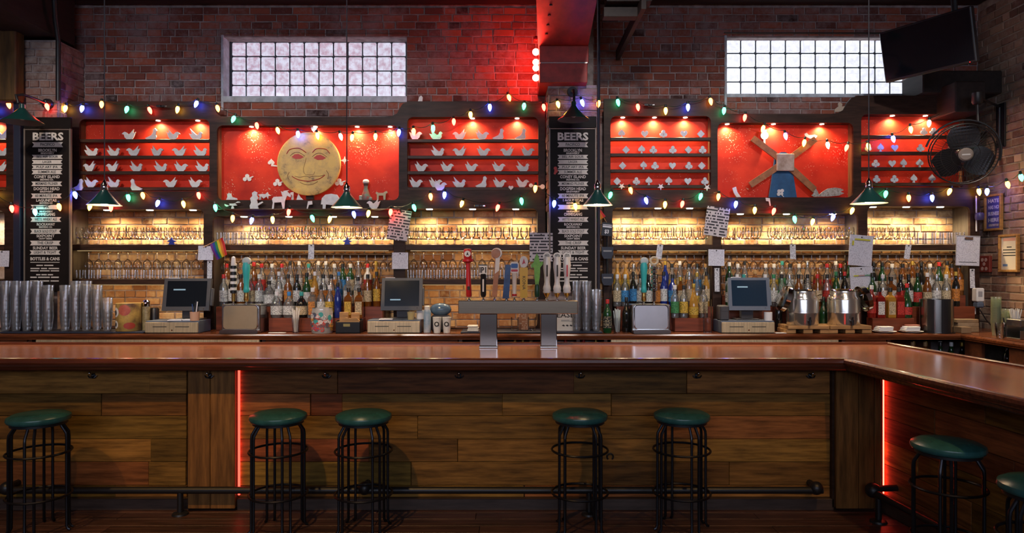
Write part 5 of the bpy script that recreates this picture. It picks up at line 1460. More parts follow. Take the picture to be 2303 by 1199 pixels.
for k, (pf, lb, nt_, nr, sg) in SHAPES.items():
    ph = PI / 4 if sg == 4 else 0
    body = MB().lathe(pf, sg, ph=ph, smooth=sg > 4).mesh('bottle', GL['c'], angle=50)
    if sg == 4:
        hw = lb[2] * math.cos(PI / 4)
        lab = MB().box(-hw * 0.82, hw * 0.82, -hw - 0.0012, -hw - 0.0002, lb[0], lb[1]).mesh('label', LM['w'])
    else:
        vs = []; fs = []
        n = 10
        for i in range(n + 1):
            a = -PI / 2 + math.radians(-100 + 200 * i / n)
            rr_ = lb[2] + 0.0004
            # label radius follows the body
            for z in (lb[0], lb[1]):
                vs.append((rr_ * math.cos(a), rr_ * math.sin(a), z))
        for i in range(n):
            fs.append((2 * i, 2 * i + 2, 2 * i + 3, 2 * i + 1))
        lab = MB().add(vs, fs, True).mesh('label', LM['w'], recalc=False)
    cap = MB().lathe([(nr, -0.022), (nr, 0.012), (nr * 0.9, 0.016), (0.0005, 0.016)], 10, (0, 0, nt_)).mesh('cap', CM['k'])
    SME[k] = (body, lab, cap)
def bottle(x, y, z, code, label, grp):
    sh, gl, lb, cp = code
    b, l, c = SME[sh]
    o = link('bottle', b, None, (x, y, z), (0, 0, 0), mat=GL[gl])
    tag(o, label, 'bottle', grp)
    if lb != 'n': link('label', l, o, mat=LM[lb])
    if cp != 'n': link('cap', c, o, mat=CM[cp])
    return o
TIER = ('front', 'middle', 'back')
TY = (6.405, 6.52, 6.652)
def bottles(lists, where, short):
    for ti in (2, 1, 0):
        items = lists[ti].split()
        last = -9
        for j, it in enumerate(items):
            x, code = it.split(':')
            X = PX(float(x), TY[ti])
            gl, lb, cp = code[1], code[2], code[3]
            desc = GLN[gl] + ' bottle' + ((' with %s label' % LN[lb]) if lb != 'n' else '')
            bottle(X, TY[ti] + RN.uniform(-0.004, 0.004), RZ[ti] + 0.0006, code, '%s, %s from left on %s tier %s' % (desc, ORD[j], TIER[ti], where), 'liquor bottles %s' % short)
bottles(['622:fcww 650:fcwb 678:fdct 703:qcow 722:scwk 741:scyw 760:tbnk 784:qayk 808:qack',
         '503:scwr 522:tdwk 542:sawk 563:sccw 583:scww 605:fcwk 627:tcww 648:saok 668:sdwk 690:gwwk'.replace('gwwk', 'wgwk') + ' 708:tyow 727:scok 745:scok 762:tcbb 782:qcws 805:qcck 827:sack 847:tayk',
         '510:sacr 530:scws 551:tcww 571:warr 589:scrr 612:scww 634:scwr 653:tcwk 673:tcww 694:scyt 716:tcww 733:tcww 752:scwo'.replace('scwo', 'scow') + ' 771:sgbk 788:sgcw 806:tcws 827:swrr 846:tyky'],
        'below the sun', 'below the sun face')
bottles(['1518:scgw 1538:scyk 1560:nyyy 1582:scck',
         '1388:sccw 1406:scbw 1424:tdbk 1440:scwk 1458:sdwk 1476:saok 1493:tbwk 1512:sbbk 1530:qacy 1550:tccs 1567:ncyy 1588:tyck',
         '1388:syyc 1407:syyc 1425:scws 1444:tcwr 1462:scws 1496:tbny 1511:scyk 1529:tccw 1549:scok 1568:scbk 1587:sccc'],
        'below the card suits', 'below the left card suits')
bottles(['',
         '1640:wgwk 1658:sacw 1673:scwt 1697:fack 1721:scww 1740:scwg 1758:scgk 1776:scws 1796:sack 1816:scwk 1838:sacr 1860:scrk 1880:tgyg 1900:tdor',
         '1640:wgww 1659:scww 1675:tcwk 1698:fanc 1722:scww 1741:scyw 1759:tcgt 1776:scwk 1797:scww 1816:tcks 1838:saro 1860:scrr'.replace('saro', 'sarc') + ' 1880:tcyw 1890:sdwr 1909:tgwr'],
        'below the windmill', 'below the windmill')
bottles(['1960:srrw 1978:qrwk 2002:qyck 2022:qrrk 2040:ngrr',
         '1962:wgwk 1985:scww 2004:qawk 2025:sdrk 2044:sdwk 2064:wgrk 2086:wacw 2106:scws 2128:sccw 2150:tdoy',
         '1965:wdwk 1984:wgck 2006:scww 2030:sack 2052:tacy 2072:ndcd'.replace('ndcd', 'ndck') + ' 2092:scww 2112:wgcr 2130:tyck 2141:saok 2157:saok'],
        'in the rightmost bay', 'in the rightmost bay')
# wine in the open shelves under the counter
for k, (x, g, c) in enumerate(((2044, 'a', 'c'), (2058, 'a', 'y'), (2072, 'a', 'c'), (2086, 'a', 'y'), (2106, 'g', 'k'), (2118, 'g', 'w'), (2130, 'g', 'w'), (2142, 'd', 'k'), (2154, 'd', 'y'))):
    bottle(PX(x, 6.42), 6.36 + 0.085 * (k % 2), 0.6805, 'w' + g + 'n' + c, '%s wine bottle under the counter, %s from left in the right corner' % (GLN[g], ORD[k]), 'wine bottles under the counter')
for k, yy in enumerate((5.64, 5.72, 5.80, 5.88)):
    bottle(4.20, yy, 0.7405, 'wdny', 'dark wine bottle in the side counter shelf, %s from the front' % ORD[k], 'wine bottles in the side counter')
for k, (x, c) in enumerate(((1158, 'y'), (1176, 'y'), (1194, 'c'), (1272, 'r'), (1312, 'r'), (1340, 'y'))):
    bottle(PX(x, 6.36), 6.36, 0.6805 + 0.035, 'wdn' + c, 'dark bottle under the counter behind the taps, %s from left' % ORD[k], 'bottles under the counter behind the taps')
    o = MB().box(-0.05, 0.05, -0.05, 0.05, 0, 0.034, 0.003).build('coaster_block', m_carc); o.location = (PX(x, 6.36), 6.36, 0.6802); tag(o, 'small wooden block under a bottle, %s from left behind the taps' % ORD[k], 'block')

# ================================================================== papers pinned to the shelf unit
m_list = printmat('listing_print', (0.62, 0.56, 0.56), (0.04, 0.035, 0.04), 36, 0.72, 1.3)
m_note = printmat('note_print', (0.72, 0.72, 0.80), (0.46, 0.46, 0.54), 95, 0.30, 2.1)
m_tag = printmat('tag_print', (0.70, 0.70, 0.74), (0.30, 0.30, 0.34), 80, 0.45, 0.7)
def paper(x0, x1, y0, y1, D, rot, label, m, name='paper', cat='paper', extra=None):
    cx_, cy_ = (x0 + x1) / 2, (y0 + y1) / 2
    t = thing(name, label, cat, P(cx_, cy_, D), (0, math.radians(rot), 0))
    hw, hh = (x1 - x0) / 2 * D / F, (y1 - y0) / 2 * D / F
    n = 6
    vs = []; fs = []
    for i in range(n + 1):
        z = -hh + 2 * hh * i / n
        bow = -0.008 * (1 - i / n) ** 2
        for (x, y) in ((-hw, bow), (hw, bow), (hw, bow + 0.0012), (-hw, bow + 0.0012)):
            vs.append((x, y, z))
    for i in range(n):
        for k in range(4):
            fs.append((4 * i + k, 4 * i + (k + 1) % 4, 4 * i + 4 + (k + 1) % 4, 4 * i + 4 + k))
    fs += [(0, 1, 2, 3), tuple(4 * n + k for k in range(4))]
    MB().add(vs, fs).build('sheet', m, t)
    o = MB().lathe([(0.007, 0), (0.006, 0.006), (0.0005, 0.008)], 8).build('pin', m_ink, t); o.location = (0, -0.001, hh * 0.86)
    o.rotation_euler = (PI / 2, 0, 0)
    if extra: extra(t, hw, hh)
    return t
paper(874, 921, 472, 541, 6.555, 9, 'tilted printed list pinned to the divider right of the sun bay', m_list)
paper(1191, 1243, 523, 588, 6.40, 0, 'printed list hanging left of the middle menu board', m_list)
paper(1586, 1638, 466, 532, 6.555, 8, 'tilted printed list pinned between the card-suit bay and windmill bay', m_list)
paper(882, 918, 568, 605, 6.555, 0, 'small white note pinned left of the second cash register', m_note)
paper(1593, 1629, 561, 598, 6.555, 1, 'small white note pinned above the third cash register', m_note)
paper(446, 480, 553, 585, 6.55, 0, 'white note pinned beside the rainbow flag', m_note)
paper(-12, 21, 564, 600, 6.56, 0, 'white note at the far left picture edge', m_note)
paper(1607, 1618, 603, 656, 6.56, 0, 'narrow white strip of paper above the third cash register', m_tag)
paper(2181, 2192, 605, 648, 6.56, 0, 'narrow white strip of paper below the clipboard', m_tag)
paper(466, 477, 586, 640, 6.56, 0, 'long narrow paper strip hanging beside the first cash register', m_tag)
def hl(cols):
    def f(t, hw, hh):
        for (u0, u1, v0, v1, c) in cols:
            MB().box(-hw + 2 * hw * u0, -hw + 2 * hw * u1, -0.0115, -0.0105, hh - 2 * hh * v1, hh - 2 * hh * v0).build('highlight', mat('ink_' + c, {'y': (0.65, 0.62, 0.05), 'g': (0.15, 0.35, 0.2), 'p': (0.5, 0.3, 0.28)}[c], 0.7), t)
    return f
paper(1909, 1962, 529, 598, 6.54, 5, 'white sheet with yellow highlights pinned right of the windmill bay', m_note, extra=hl([(0.2, 0.85, 0.12, 0.17, 'y'), (0.1, 0.17, 0.2, 0.35, 'y')]))
paper(1912, 1964, 600, 668, 6.54, -3, 'white sheet with coloured bars pinned above the drink dispensers', m_note, extra=hl([(0.15, 0.35, 0.27, 0.31, 'y'), (0.35, 0.62, 0.27, 0.31, 'p'), (0.62, 0.9, 0.27, 0.31, 'g'), (0.58, 0.9, 0.7, 0.76, 'y')]))
for (x, r, lab) in ((700, 0, 'below the sun face'), (1483, 8, 'below the left card suits'), (1783, 0, 'below the windmill'), (2041, 10, 'in the rightmost bay')):
    paper(x - 6.5, x + 6.5, 550, 583, 6.565, r, 'narrow white price tag on the shelf edge %s' % lab, m_tag, 'price_tag', 'tag')
t = thing('clipboard', 'clipboard with printed sheet hanging at the right end of shelves', 'clipboard', P(2177, 564, 6.545), (0, math.radians(2), 0))
hw, hh = 27 * 6.545 / F, 34 * 6.545 / F
MB().box(-hw, hw, 0, 0.004, -hh, hh, 0.001).build('board', mat('clip_grey', (0.35, 0.34, 0.38), 0.5), t)
MB().box(-hw * 0.95, hw * 0.95, -0.0016, 0, -hh * 0.97, hh * 0.92).build('sheet', m_note, t)
MB().box(-0.04, 0.04, -0.014, 0, hh * 0.72, hh * 0.90, 0.004).build('clip', m_chrome, t)
MB().box(-hw * 0.75, hw * 0.75, -0.0022, -0.0016, -hh * 0.78, -hh * 0.74).build('rule', m_ink, t)

# ================================================================== rainbow flags
RB = [(0.55, 0.015, 0.015), (0.70, 0.16, 0.01), (0.75, 0.52, 0.02), (0.02, 0.22, 0.05), (0.01, 0.05, 0.30), (0.16, 0.02, 0.20)]
def flagm(label, base, quad, stick, D0=6.58, D1=6.48):
    """quad: corner px (hoist top, fly top, fly bottom, hoist bottom); stripes run from hoist to fly"""
    D = 6.48
    t = thing('rainbow_flag', label, 'flag', P(base[0], base[1], D))
    og = tuple(t.location)
    a, b, c, d = [Vector(P(q[0], q[1], D)) for q in quad]
    n = 8
    for s in range(6):
        u0, u1 = s / 6, (s + 1) / 6
        vs = []; fs = []
        for k in range(n + 1):
            v = k / n
            for u in (u0, u1):
                p = a.lerp(b, u).lerp(d.lerp(c, u), v)
                w = 0.010 * math.sin(v * 5 + u * 3)
                vs.append((p.x, p.y + w, p.z)); vs.append((p.x, p.y + w + 0.001, p.z))
        for k in range(n):
            i = 4 * k
            fs += [(i, i + 2, i + 6, i + 4), (i + 1, i + 5, i + 7, i + 3), (i, i + 4, i + 5, i + 1), (i + 2, i + 3, i + 7, i + 6)]
        MB().add(vs, fs, True).build('stripe', mat('rainbow_%d' % s, RB[s], 0.7), t, og)
    MB().tube([P(stick[0][0], stick[0][1], D0), P(stick[1][0], stick[1][1], D1)], 0.004, 6).build('stick', m_wood, t, og)
flagm('small rainbow flag left of the first cash register bottles', (470, 553), ((500, 534), (472, 550), (487, 585), (512, 573)), ((440, 565), (503, 533)))
flagm('small rainbow flag hanging under the pendant beside the middle menu board', (1362, 500), ((1343, 461), (1337, 464), (1332, 506), (1362, 487)), ((1340, 460), (1364, 500)), 6.48, 6.58)
# dark tap badges and tags by the menu boards
def blacktag(x, y, hw, hh, rot, D, label, lines):
    t = thing('price_sign', label, 'sign', P(x, y, D), (0, math.radians(rot), 0))
    w, h = hw * D / F, hh * D / F
    MB().box(-w, w, -0.004, 0.004, -h, h, 0.002).build('plate', mat('dark_sign', (0.012, 0.016, 0.026), 0.5), t)
    text('$3', m_paper, t, (0, -0.0050, -h * 0.35), h * 0.55, w * 0.8, bold=0.04)
    MB().box(-w * 0.85, w * 0.85, -0.0052, -0.004, h * 0.28, h * 0.52).build('stripe', m_paper, t)
    MB().box(-w * 0.85, w * 0.85, -0.0052, -0.004, h * 0.62, h * 0.72).build('stripe', m_paper, t)
blacktag(147, 524, 11, 15, 8, 6.50, 'small black price sign beside the left menu board', ())
blacktag(1365, 516, 12, 15, 6, 6.44, 'small black price sign beside the middle menu board', ())
m_navy = mat('navy_plastic', (0.010, 0.013, 0.028), 0.4)
def tapstrip(x, ys, D, label):
    t = thing('hanging_tool', label, 'tool', P(x, ys[-1], D))
    og = tuple(t.location)
    MB().tube([P(x, ys[0] - 40, D + 0.03), P(x, ys[-1], D + 0.03)], 0.012, 8).build('strap', m_blackp, t, og)
    for y in ys:
        a, b, z = PX(x - 13, D), PX(x + 13, D), PZ(y, D)
        MB().prism([(a, z + 0.06), (b, z + 0.06), (b, z - 0.01), (b - 0.02, z - 0.05), (a + 0.02, z - 0.05), (a, z - 0.01)], D - 0.01, D + 0.02).build('badge', m_navy, t, og)
        MB().box(a + 0.015, b - 0.015, D - 0.012, D - 0.010, z + 0.015, z + 0.03).build('mark', mat('grey_mark', (0.25, 0.25, 0.25), 0.5), t, og)
tapstrip(1366, (570, 630), 6.50, 'dark hanging badges on the upright right of the middle pier')
tapstrip(146, (590, 615), 6.46, 'dark hanging badges beside the left menu board')
# ================================================================== beer tap tower on the bar
D = 5.16
pxb = D / F
t = thing('beer_tower', 'T-shaped brushed steel beer tower on two legs on the bar', 'beer tower', (PX(1164, D), D, ZB))
og = tuple(t.location)
zt, zb_ = PZ(676, D), PZ(706, D)
MB().box(PX(1031, D), PX(1299, D), D - 0.02, D + 0.11, zb_, zt, 0.004).build('manifold', mat('steel_bar', (0.42, 0.34, 0.25), 0.24, 1.0, var=0.08, vs=5, stretch=(1, 1, 40)), t, og)
for (a, b) in ((1079, 1118), (1216, 1252)):
    MB().box(PX(a, D), PX(b, D), D - 0.012, D + 0.10, ZB + 0.016, zb_ - 0.0005, 0.004).build('leg', mat('steel_leg', (0.26, 0.23, 0.21), 0.24, 1.0), t, og)
    MB().box(PX(a, D) - 0.006, PX(b, D) + 0.006, D - 0.018, D + 0.106, ZB + 0.0005, ZB + 0.016, 0.003).build('foot_plate', m_steel, t, og)
    MB().box(PX(b, D) - 0.004, PX(b, D) + 0.0008, D - 0.0135, D + 0.08, ZB + 0.016, zb_ - 0.001).build('edge_trim', m_chrome, t, og)
m_hred = mat('handle_red', (0.50, 0.02, 0.025), 0.3)
m_hblk = mat('handle_black', (0.015, 0.015, 0.018), 0.3)
m_hcop = mat('handle_copper', (0.42, 0.17, 0.06), 0.35, var=0.2, vs=12)
m_hblu = mat('handle_blue', (0.03, 0.12, 0.38), 0.3, col2=(0.02, 0.03, 0.10), vs=6)
m_hwht = mat('handle_white', (0.76, 0.72, 0.70), 0.28)
m_hyel = mat('handle_yellow', (0.72, 0.44, 0.02), 0.35)
m_hgrn = mat('handle_green', (0.16, 0.42, 0.02), 0.35, var=0.3, vs=20)
m_hteal = mat('handle_teal', (0.04, 0.40, 0.40), 0.3)
def tap(x, Dt, zbase, label, tilt=0.0, dh=0.0):
    tt = thing('tap_handle', label, 'tap handle', (PX(x, Dt), Dt, zbase + 0.0005), (0, tilt, 0))
    MB().lathe([(0.013, 0.0), (0.013, 0.006), (0.007, 0.010), (0.007, 0.022), (0.010, 0.026)], 12).build('ferrule', m_chrome, tt)
    return tt
YT = D + 0.045
k = YT / F       # metres per px at the handles
def lath(tt, name, pts, m, seg=14, sy=1.0, sx=1.0, smooth=True): return MB().lathe([(max(r, 0.0005) * k, 0.024 + h * k) for r, h in pts], seg, smooth=smooth, sx=sx, sy=sy).build(name, m, tt)
h1 = tap(1055, YT, zt, 'red lighthouse-shaped tap handle at the left end of the tower', -0.03)
lath(h1, 'shaft', [(5, 0), (6.5, 3), (6, 25), (4.5, 60), (5, 78)], m_hred)
lath(h1, 'gallery', [(6, 77), (12, 80), (12, 85), (6, 86)], m_hred)
lath(h1, 'lantern', [(8, 86), (9, 88), (9, 105), (8, 108), (0, 109)], m_hred)
MB().prism(circ(0, 0, 7 * k, 18), -9.5 * k, -8.6 * k).build('badge', mat('badge_white', (0.7, 0.68, 0.66), 0.4), h1).location = (0, 0, 0.024 + 97 * k)
MB().prism([(-3 * k, -4 * k), (0, 4.5 * k), (3 * k, -4 * k), (0, -2 * k)], -10 * k, -9.5 * k).build('emblem', m_ink, h1).location = (0, 0, 0.024 + 97 * k)
MB().box(-3 * k, 3 * k, -6.8 * k, -5 * k, 0.024 + 16 * k, 0.024 + 24 * k).build('band', m_ink, h1)
h2 = tap(1087, YT, zt, 'black tap handle with a square white head')
lath(h2, 'shaft', [(4.5, 0), (6.5, 5), (6.5, 45), (8, 52)], m_hblk, 8)
MB().box(-9.5 * k, 9.5 * k, -5 * k, 5 * k, 0.024 + 49 * k, 0.024 + 71 * k, 0.004).build('head', m_hwht, h2)
MB().box(-9.8 * k, 9.8 * k, -5.2 * k, 5.2 * k, 0.024 + 71 * k, 0.024 + 73 * k, 0.001).build('head_cap', m_hblk, h2)
text('IP1', m_ink, h2, (0, -5.15 * k, 0.024 + 60 * k), 12 * k, 15 * k, bold=0.05)
MB().box(-1.8 * k, 1.8 * k, -7.2 * k, -6.3 * k, 0.024 + 12 * k, 0.024 + 40 * k).build('lettering_strip', m_hwht, h2)
h3 = tap(1112, YT, zt, 'tall copper tap handle with round orange head and white back', 0.05)
MB().prism([(-6 * k, 0.024), (5.5 * k, 0.024), (7 * k, 0.024 + 88 * k), (-3 * k, 0.024 + 88 * k)], -4 * k, 4 * k).build('shaft', m_hcop, h3)
MB().prism([(-2 * k, 0.024 + 52 * k), (7.2 * k, 0.024 + 60 * k), (7.5 * k, 0.024 + 90 * k), (-2 * k, 0.024 + 90 * k)], -4.6 * k, 4.6 * k).build('flash', m_hwht, h3)
hd = MB(); hd.m = Matrix.Translation((0, 0, 0.024 + 98 * k)) @ Matrix.Rotation(PI / 2, 4, 'X')
hd.lathe([(12.5 * k, -5 * k), (12.5 * k, 3 * k), (11 * k, 5 * k), (0.0005, 5 * k)], 24); hd.build('head', m_hwht, h3)
hd = MB(); hd.m = Matrix.Translation((-2.0 * k, 0, 0.024 + 98 * k)) @ Matrix.Rotation(PI / 2, 4, 'X')
hd.lathe([(10.5 * k, 5 * k), (10 * k, 6 * k), (0.0005, 6.2 * k)], 24); hd.build('face', m_hcop, h3)
h4 = tap(1139, YT, zt, 'broad blue block-shaped tap handle')
MB().prism([(-9 * k, 0.012), (6 * k, 0.012), (10 * k, 0.024 + 72 * k), (-2 * k, 0.024 + 73 * k)], -5 * k, 5 * k).build('shaft', m_hblu, h4)
h5 = tap(1157, YT, zt, 'white paddle tap handle with blue badge and red band')
lath(h5, 'shaft', [(5, 0), (5.5, 3), (4.6, 10), (5.2, 45), (7, 54)], m_hwht)
MB().prism([(x * k, z * k) for x, z in rrect(-10, 10, -12, 13, 6)], -4 * k, 4 * k).build('head', m_hwht, h5).location = (0, 0, 0.024 + 66 * k)
MB().prism([(x * k, z * k) for x, z in rrect(-7.5, 7.5, -1, 9, 2.5)], -4.6 * k, -3.9 * k).build('badge', mat('badge_blue', (0.03, 0.12, 0.42), 0.4), h5).location = (0, 0, 0.024 + 66 * k)
MB().prism([(x * k, z * k) for x, z in rrect(-7.5, 7.5, -9, -4, 2)], -4.6 * k, -3.9 * k).build('band', m_hred, h5).location = (0, 0, 0.024 + 66 * k)
lath(h5, 'ring', [(5.4, 2), (5.8, 3), (5.8, 6), (5.4, 7)], m_hred)
h6 = tap(1178, YT, zt, 'yellow block tap handle with an oval white head')
MB().prism([(-8 * k, 0.018), (8 * k, 0.018), (9 * k, 0.024 + 66 * k), (-9 * k, 0.024 + 66 * k)], -5 * k, 5 * k).build('shaft', m_hyel, h6)
text('KONA', m_ink, h6, (0, -5.2 * k, 0.024 + 32 * k), 7 * k, 30 * k, rot=(PI / 2, PI / 2, 0))
MB().prism(circ(0, 0, 9.5 * k, 20, 13 * k), -4 * k, 4 * k).build('head', m_hwht, h6).location = (0, 0, 0.024 + 79 * k)
MB().prism([(-4 * k, -6 * k), (0, 8 * k), (4 * k, -5 * k), (1 * k, -3 * k)], -4.6 * k, -4 * k).build('emblem', m_hred, h6).location = (0, 0, 0.024 + 79 * k)
h7 = tap(1208, YT, zt, 'bright green leaf-shaped tap handle with dark stem')
lath(h7, 'stem', [(5, 0), (6, 8), (5.5, 25), (4, 30)], mat('dark_green_stem', (0.015, 0.06, 0.03), 0.3))
MB().prism([(x * k, z * k) for x, z in ((-4, 28), (3, 28), (6, 45), (7, 66), (13, 74), (12, 80), (6, 78), (3, 92), (-1, 98), (-5, 90), (-8, 78), (-14, 72), (-13, 66), (-7, 66), (-6, 45))], -4 * k, 4 * k).build('leaf', m_hgrn, h7).location = (0, 0, 0.024)
for (x, lab, bk_) in ((1230, 'first of three matching white spindle tap handles', True), (1253, 'second of three matching white spindle tap handles', True), (1275, 'third of three matching white spindle tap handles, with dark oval head', False)):
    hh_ = tap(x, YT, zt, lab)
    lath(hh_, 'ferrule_cone', [(3, 0), (6, 6), (8, 9)], m_brass)
    lath(hh_, 'base_collar', [(8, 9), (9, 11), (8, 15), (9, 18), (8, 24), (7, 26)], m_hwht)
    lath(hh_, 'spindle', [(7, 26), (5.6, 34), (6.5, 50), (8.8, 66), (8.6, 76), (7.4, 84), (7.5, 90)], m_hwht)
    MB().prism(circ(0, 0, 9 * k, 18, 8 * k), -4 * k, 4 * k).build('head', m_hwht, hh_).location = (0, 0, 0.024 + 92 * k)
    MB().prism(circ(0, 0, 6 * k, 16, 5.4 * k), -4.6 * k, -4 * k).build('badge', mat('badge_dark', (0.05, 0.05, 0.06), 0.4, col2=(0.5, 0.48, 0.45), vs=90), hh_).location = (0, 0, 0.024 + 92 * k)
    MB().box(-1.6 * k, 1.6 * k, -9.0 * k, -8.2 * k, 0.024 + 46 * k, 0.024 + 72 * k).build('lettering_strip', m_ink if bk_ else m_hred, hh_)

# ================================================================== cash registers
def pos(x0, x1, xs, ys, xd0, xd1, yd0, yd1, scr, yaw, label, bezel, screen_m):
    """screen px box, drawer px box"""
    D = 6.20
    a, b, z1, z0 = PX(xd0, D), PX(xd1, D), PZ(yd0, D), ZC
    t = thing('cash_register', label, 'cash register', ((a + b) / 2, D, ZC))
    og = tuple(t.location)
    MB().box(a, b, D + 0.006, D + 0.25, ZC + 0.001, z1, 0.004).build('drawer_body', m_bluep, t, og)
    dr = MB().box(a + 0.003, b - 0.003, D - 0.012, D + 0.006, ZC + 0.006, z1 - 0.012, 0.003).build('drawer_front', m_steelx, t, og)
    w = b - a; zm = (ZC + z1) / 2 + 0.004
    for u in (0.28, 0.70):
        MB().box(a + w * (u - 0.13), a + w * (u + 0.13), D - 0.0135, D - 0.0115, zm - 0.003, zm + 0.003).build('slot', m_ink, dr, og)
    o = MB().lathe([(0.007, 0), (0.006, 0.003)], 10).build('lock', m_chrome, dr); o.location = (a + w * 0.51 - og[0], D - 0.012 - og[1], ZC + 0.03 - og[2])
    o.rotation_euler = (PI / 2, 0, 0)
    Ds = 6.28
    cx_, cz_ = PX((x0 + x1) / 2, Ds), PZ((xs + ys) / 2, Ds)
    hw, hh = (x1 - x0) / 2 * Ds / F, (ys - xs) / 2 * Ds / F * 1.03
    pv = link('display', None, t, (cx_ - og[0], Ds - og[1], cz_ - og[2]), (math.radians(-10), 0, yaw))
    bz = MB().prism([(-hw * 0.96, hh), (hw, hh), (hw * 0.98, -hh), (-hw, -hh)][::-1], 0.0, 0.035).build('display_case', bezel, t)
    bz.location = pv.location; bz.rotation_euler = pv.rotation_euler
    bpy.data.objects.remove(pv)
    MB().box(-hw * 0.82, hw * 0.84, -0.0025, 0.0005, -hh * 0.74, hh * 0.84).build('screen', screen_m, bz)
    MB().box(-hw * 0.5 if not scr else -hw * 0.55, -hw * 0.05, -0.0035, -0.0026, (0.30 if scr == 1 else (-0.35 if scr == 2 else 0.42)) * hh - 0.006, (0.30 if scr == 1 else (-0.35 if scr == 2 else 0.42)) * hh + 0.006).build('lit_text', emis('screen_text', (0.5, 0.75, 0.9), 0.35), bz)
    MB().box(-hw * 0.8, -hw * 0.35, -0.001, 0.02, hh, hh + 0.006).build('sticker', m_paper, bz)
    MB().sphere((hw * 0.75, -0.001, -hh * 0.87), 0.006, 8, 5).build('power_button', m_chrome, bz)
    MB().box(hw * 0.98, hw * 1.08, 0.01, 0.05, -hh * 0.7, hh * 0.4, 0.004).build('card_reader', bezel, bz)
    MB().box(cx_ - hw * 0.55, cx_ + hw * 0.55, Ds + 0.02, Ds + 0.16, z1 + 0.0005, z1 + 0.012, 0.003).box(cx_ - hw * 0.3, cx_ + hw * 0.3, Ds + 0.045, Ds + 0.10, z1 + 0.012, cz_ - hh * 0.2, 0.006).build('stand', m_greyp, t, og)
    return t
pos(367, 472, 627, 698, 327, 447, 722, 751, 1, 0.05, 'cash register with dark screen left of the teal tap, first from left', m_greyp, m_screen)
pos(857, 950, 626, 697, 826, 945, 720, 748, 2, 0.04, 'cash register with dark screen left of the tap tower', m_greyp, m_screen)
pos(1638, 1731, 625, 697, 1622, 1742, 722, 748, 3, -0.04, 'cash register with blue-grey screen below the windmill, third from left', m_bluep, mat('blue_screen', (0.012, 0.03, 0.06), 0.12))
def small(name, b, m, x, y, z, label, cat):
    o = b.build(name, m); o.location = (x, y, z); return tag(o, label, cat)
ZD = lambda yd: PZ(yd, 6.20)
small('receipt_printer', MB().box(-0.042, 0.042, -0.06, 0.06, 0, 0.135, 0.010).box(-0.03, 0.03, -0.062, -0.05, 0.08, 0.11, 0.003), m_greyp, 1.9155, 6.30, ZD(722) + 0.0005, 'grey receipt printer left of the blue-grey screen register', 'printer')
small('paper_roll', MB().lathe([(0.008, 0), (0.036, 0), (0.036, 0.075), (0.008, 0.075)], 20), m_paper, PX(1727, 6.25), 6.245, ZD(722) + 0.0005, 'white receipt roll on the third cash drawer', 'paper roll')
small('paper_roll', MB().lathe([(0.008, 0), (0.034, 0), (0.034, 0.08), (0.008, 0.08)], 20), m_paper, PX(945, 6.33), 6.33, ZD(720) + 0.0005, 'white receipt roll on the second cash drawer', 'paper roll')
small('votive_glass', MB().lathe([(0.0005, 0), (0.028, 0), (0.036, 0.07), (0.034, 0.07), (0.027, 0.02), (0.0005, 0.02)], 16), mat('candle_glass', (0.55, 0.45, 0.22), 0.1), PX(924, 6.24), 6.25, ZD(720) + 0.0005, 'small yellowish glass on the second cash drawer', 'glass')
for (x, y, yd, r, lab) in ((395, 6.24, 722, 0.2, 'folded papers on the first cash drawer, left'), (425, 6.27, 722, -0.1, 'papers on the first cash drawer, right'), (868, 6.24, 720, 0.1, 'papers on the second cash drawer')):
    o = MB().box(-0.06, 0.06, -0.04, 0.04, 0, 0.006).box(-0.05, 0.055, -0.035, 0.045, 0.006, 0.011).build('paper_slips', m_paper); o.location = (PX(x, y), y, ZD(yd) + 0.0005); o.rotation_euler = (0, 0, r); tag(o, lab, 'papers')
t = thing('pen_cup', 'pink cup of pens on the first cash drawer corner', 'cup', (PX(438, 6.235), 6.235, ZD(722) + 0.0005))
MB().lathe([(0.0005, 0), (0.038, 0), (0.042, 0.08), (0.040, 0.08), (0.036, 0.005), (0.0005, 0.005)], 18).build('cup', mat('pink_cup', (0.62, 0.36, 0.24), 0.5), t)
for j, (dx, m) in enumerate(((-0.015, m_hblu), (0.0, m_ink), (0.014, m_paper), (0.005, m_navy))):
    MB().tube([(dx * 0.4, 0, 0.008), (dx * 1.5, 0.004 * j, 0.15 + 0.01 * j)], 0.005, 6).build('pen', m, t)

# ================================================================== small draught boxes with two taps
def dbox(x0, x1, y0, y1, label, tint):
    D = 6.17
    a, b = PX(x0, D), PX(x1, D)
    t = thing('draught_box', label, 'draught box', ((a + b) / 2, D, ZC + 0.001))
    w, h = (b - a), PZ(y0, D) - ZC
    MB().box(-w / 2, w / 2, 0.04, 0.22, 0, h, 0.006).build('case', m_steel, t)
    dm = MB().prism(rrect(-w * 0.43, w * 0.43, h * 0.16, h * 0.97, 0.03), 0.012, 0.038).build('door', tint, t)
    dm.rotation_euler = (math.radians(-3), 0, 0)
    MB().prism(rrect(-w * 0.45, w * 0.45, h * 0.13, h * 0.99, 0.034), 0.028, 0.042, [rrect(-w * 0.42, w * 0.42, h * 0.165, h * 0.965, 0.03)[::-1]]).build('door_rim', m_chrome, t)
    MB().prism(rrect(-w * 0.49, w * 0.49, 0.0, h * 0.13, 0.015), -0.02, 0.04).build('drip_tray', m_steel, t)
    return t, h
m_doorw = mat('steel_warm_door', (0.50, 0.38, 0.24), 0.34, 0.75, var=0.06, vs=6)
m_doorc = mat('steel_cool_door', (0.44, 0.43, 0.46), 0.34, 0.75, var=0.06, vs=6)
db1, hb1 = dbox(494, 582, 686, 749, 'steel draught box with warm brushed door, left of the sticker jar', m_doorw)
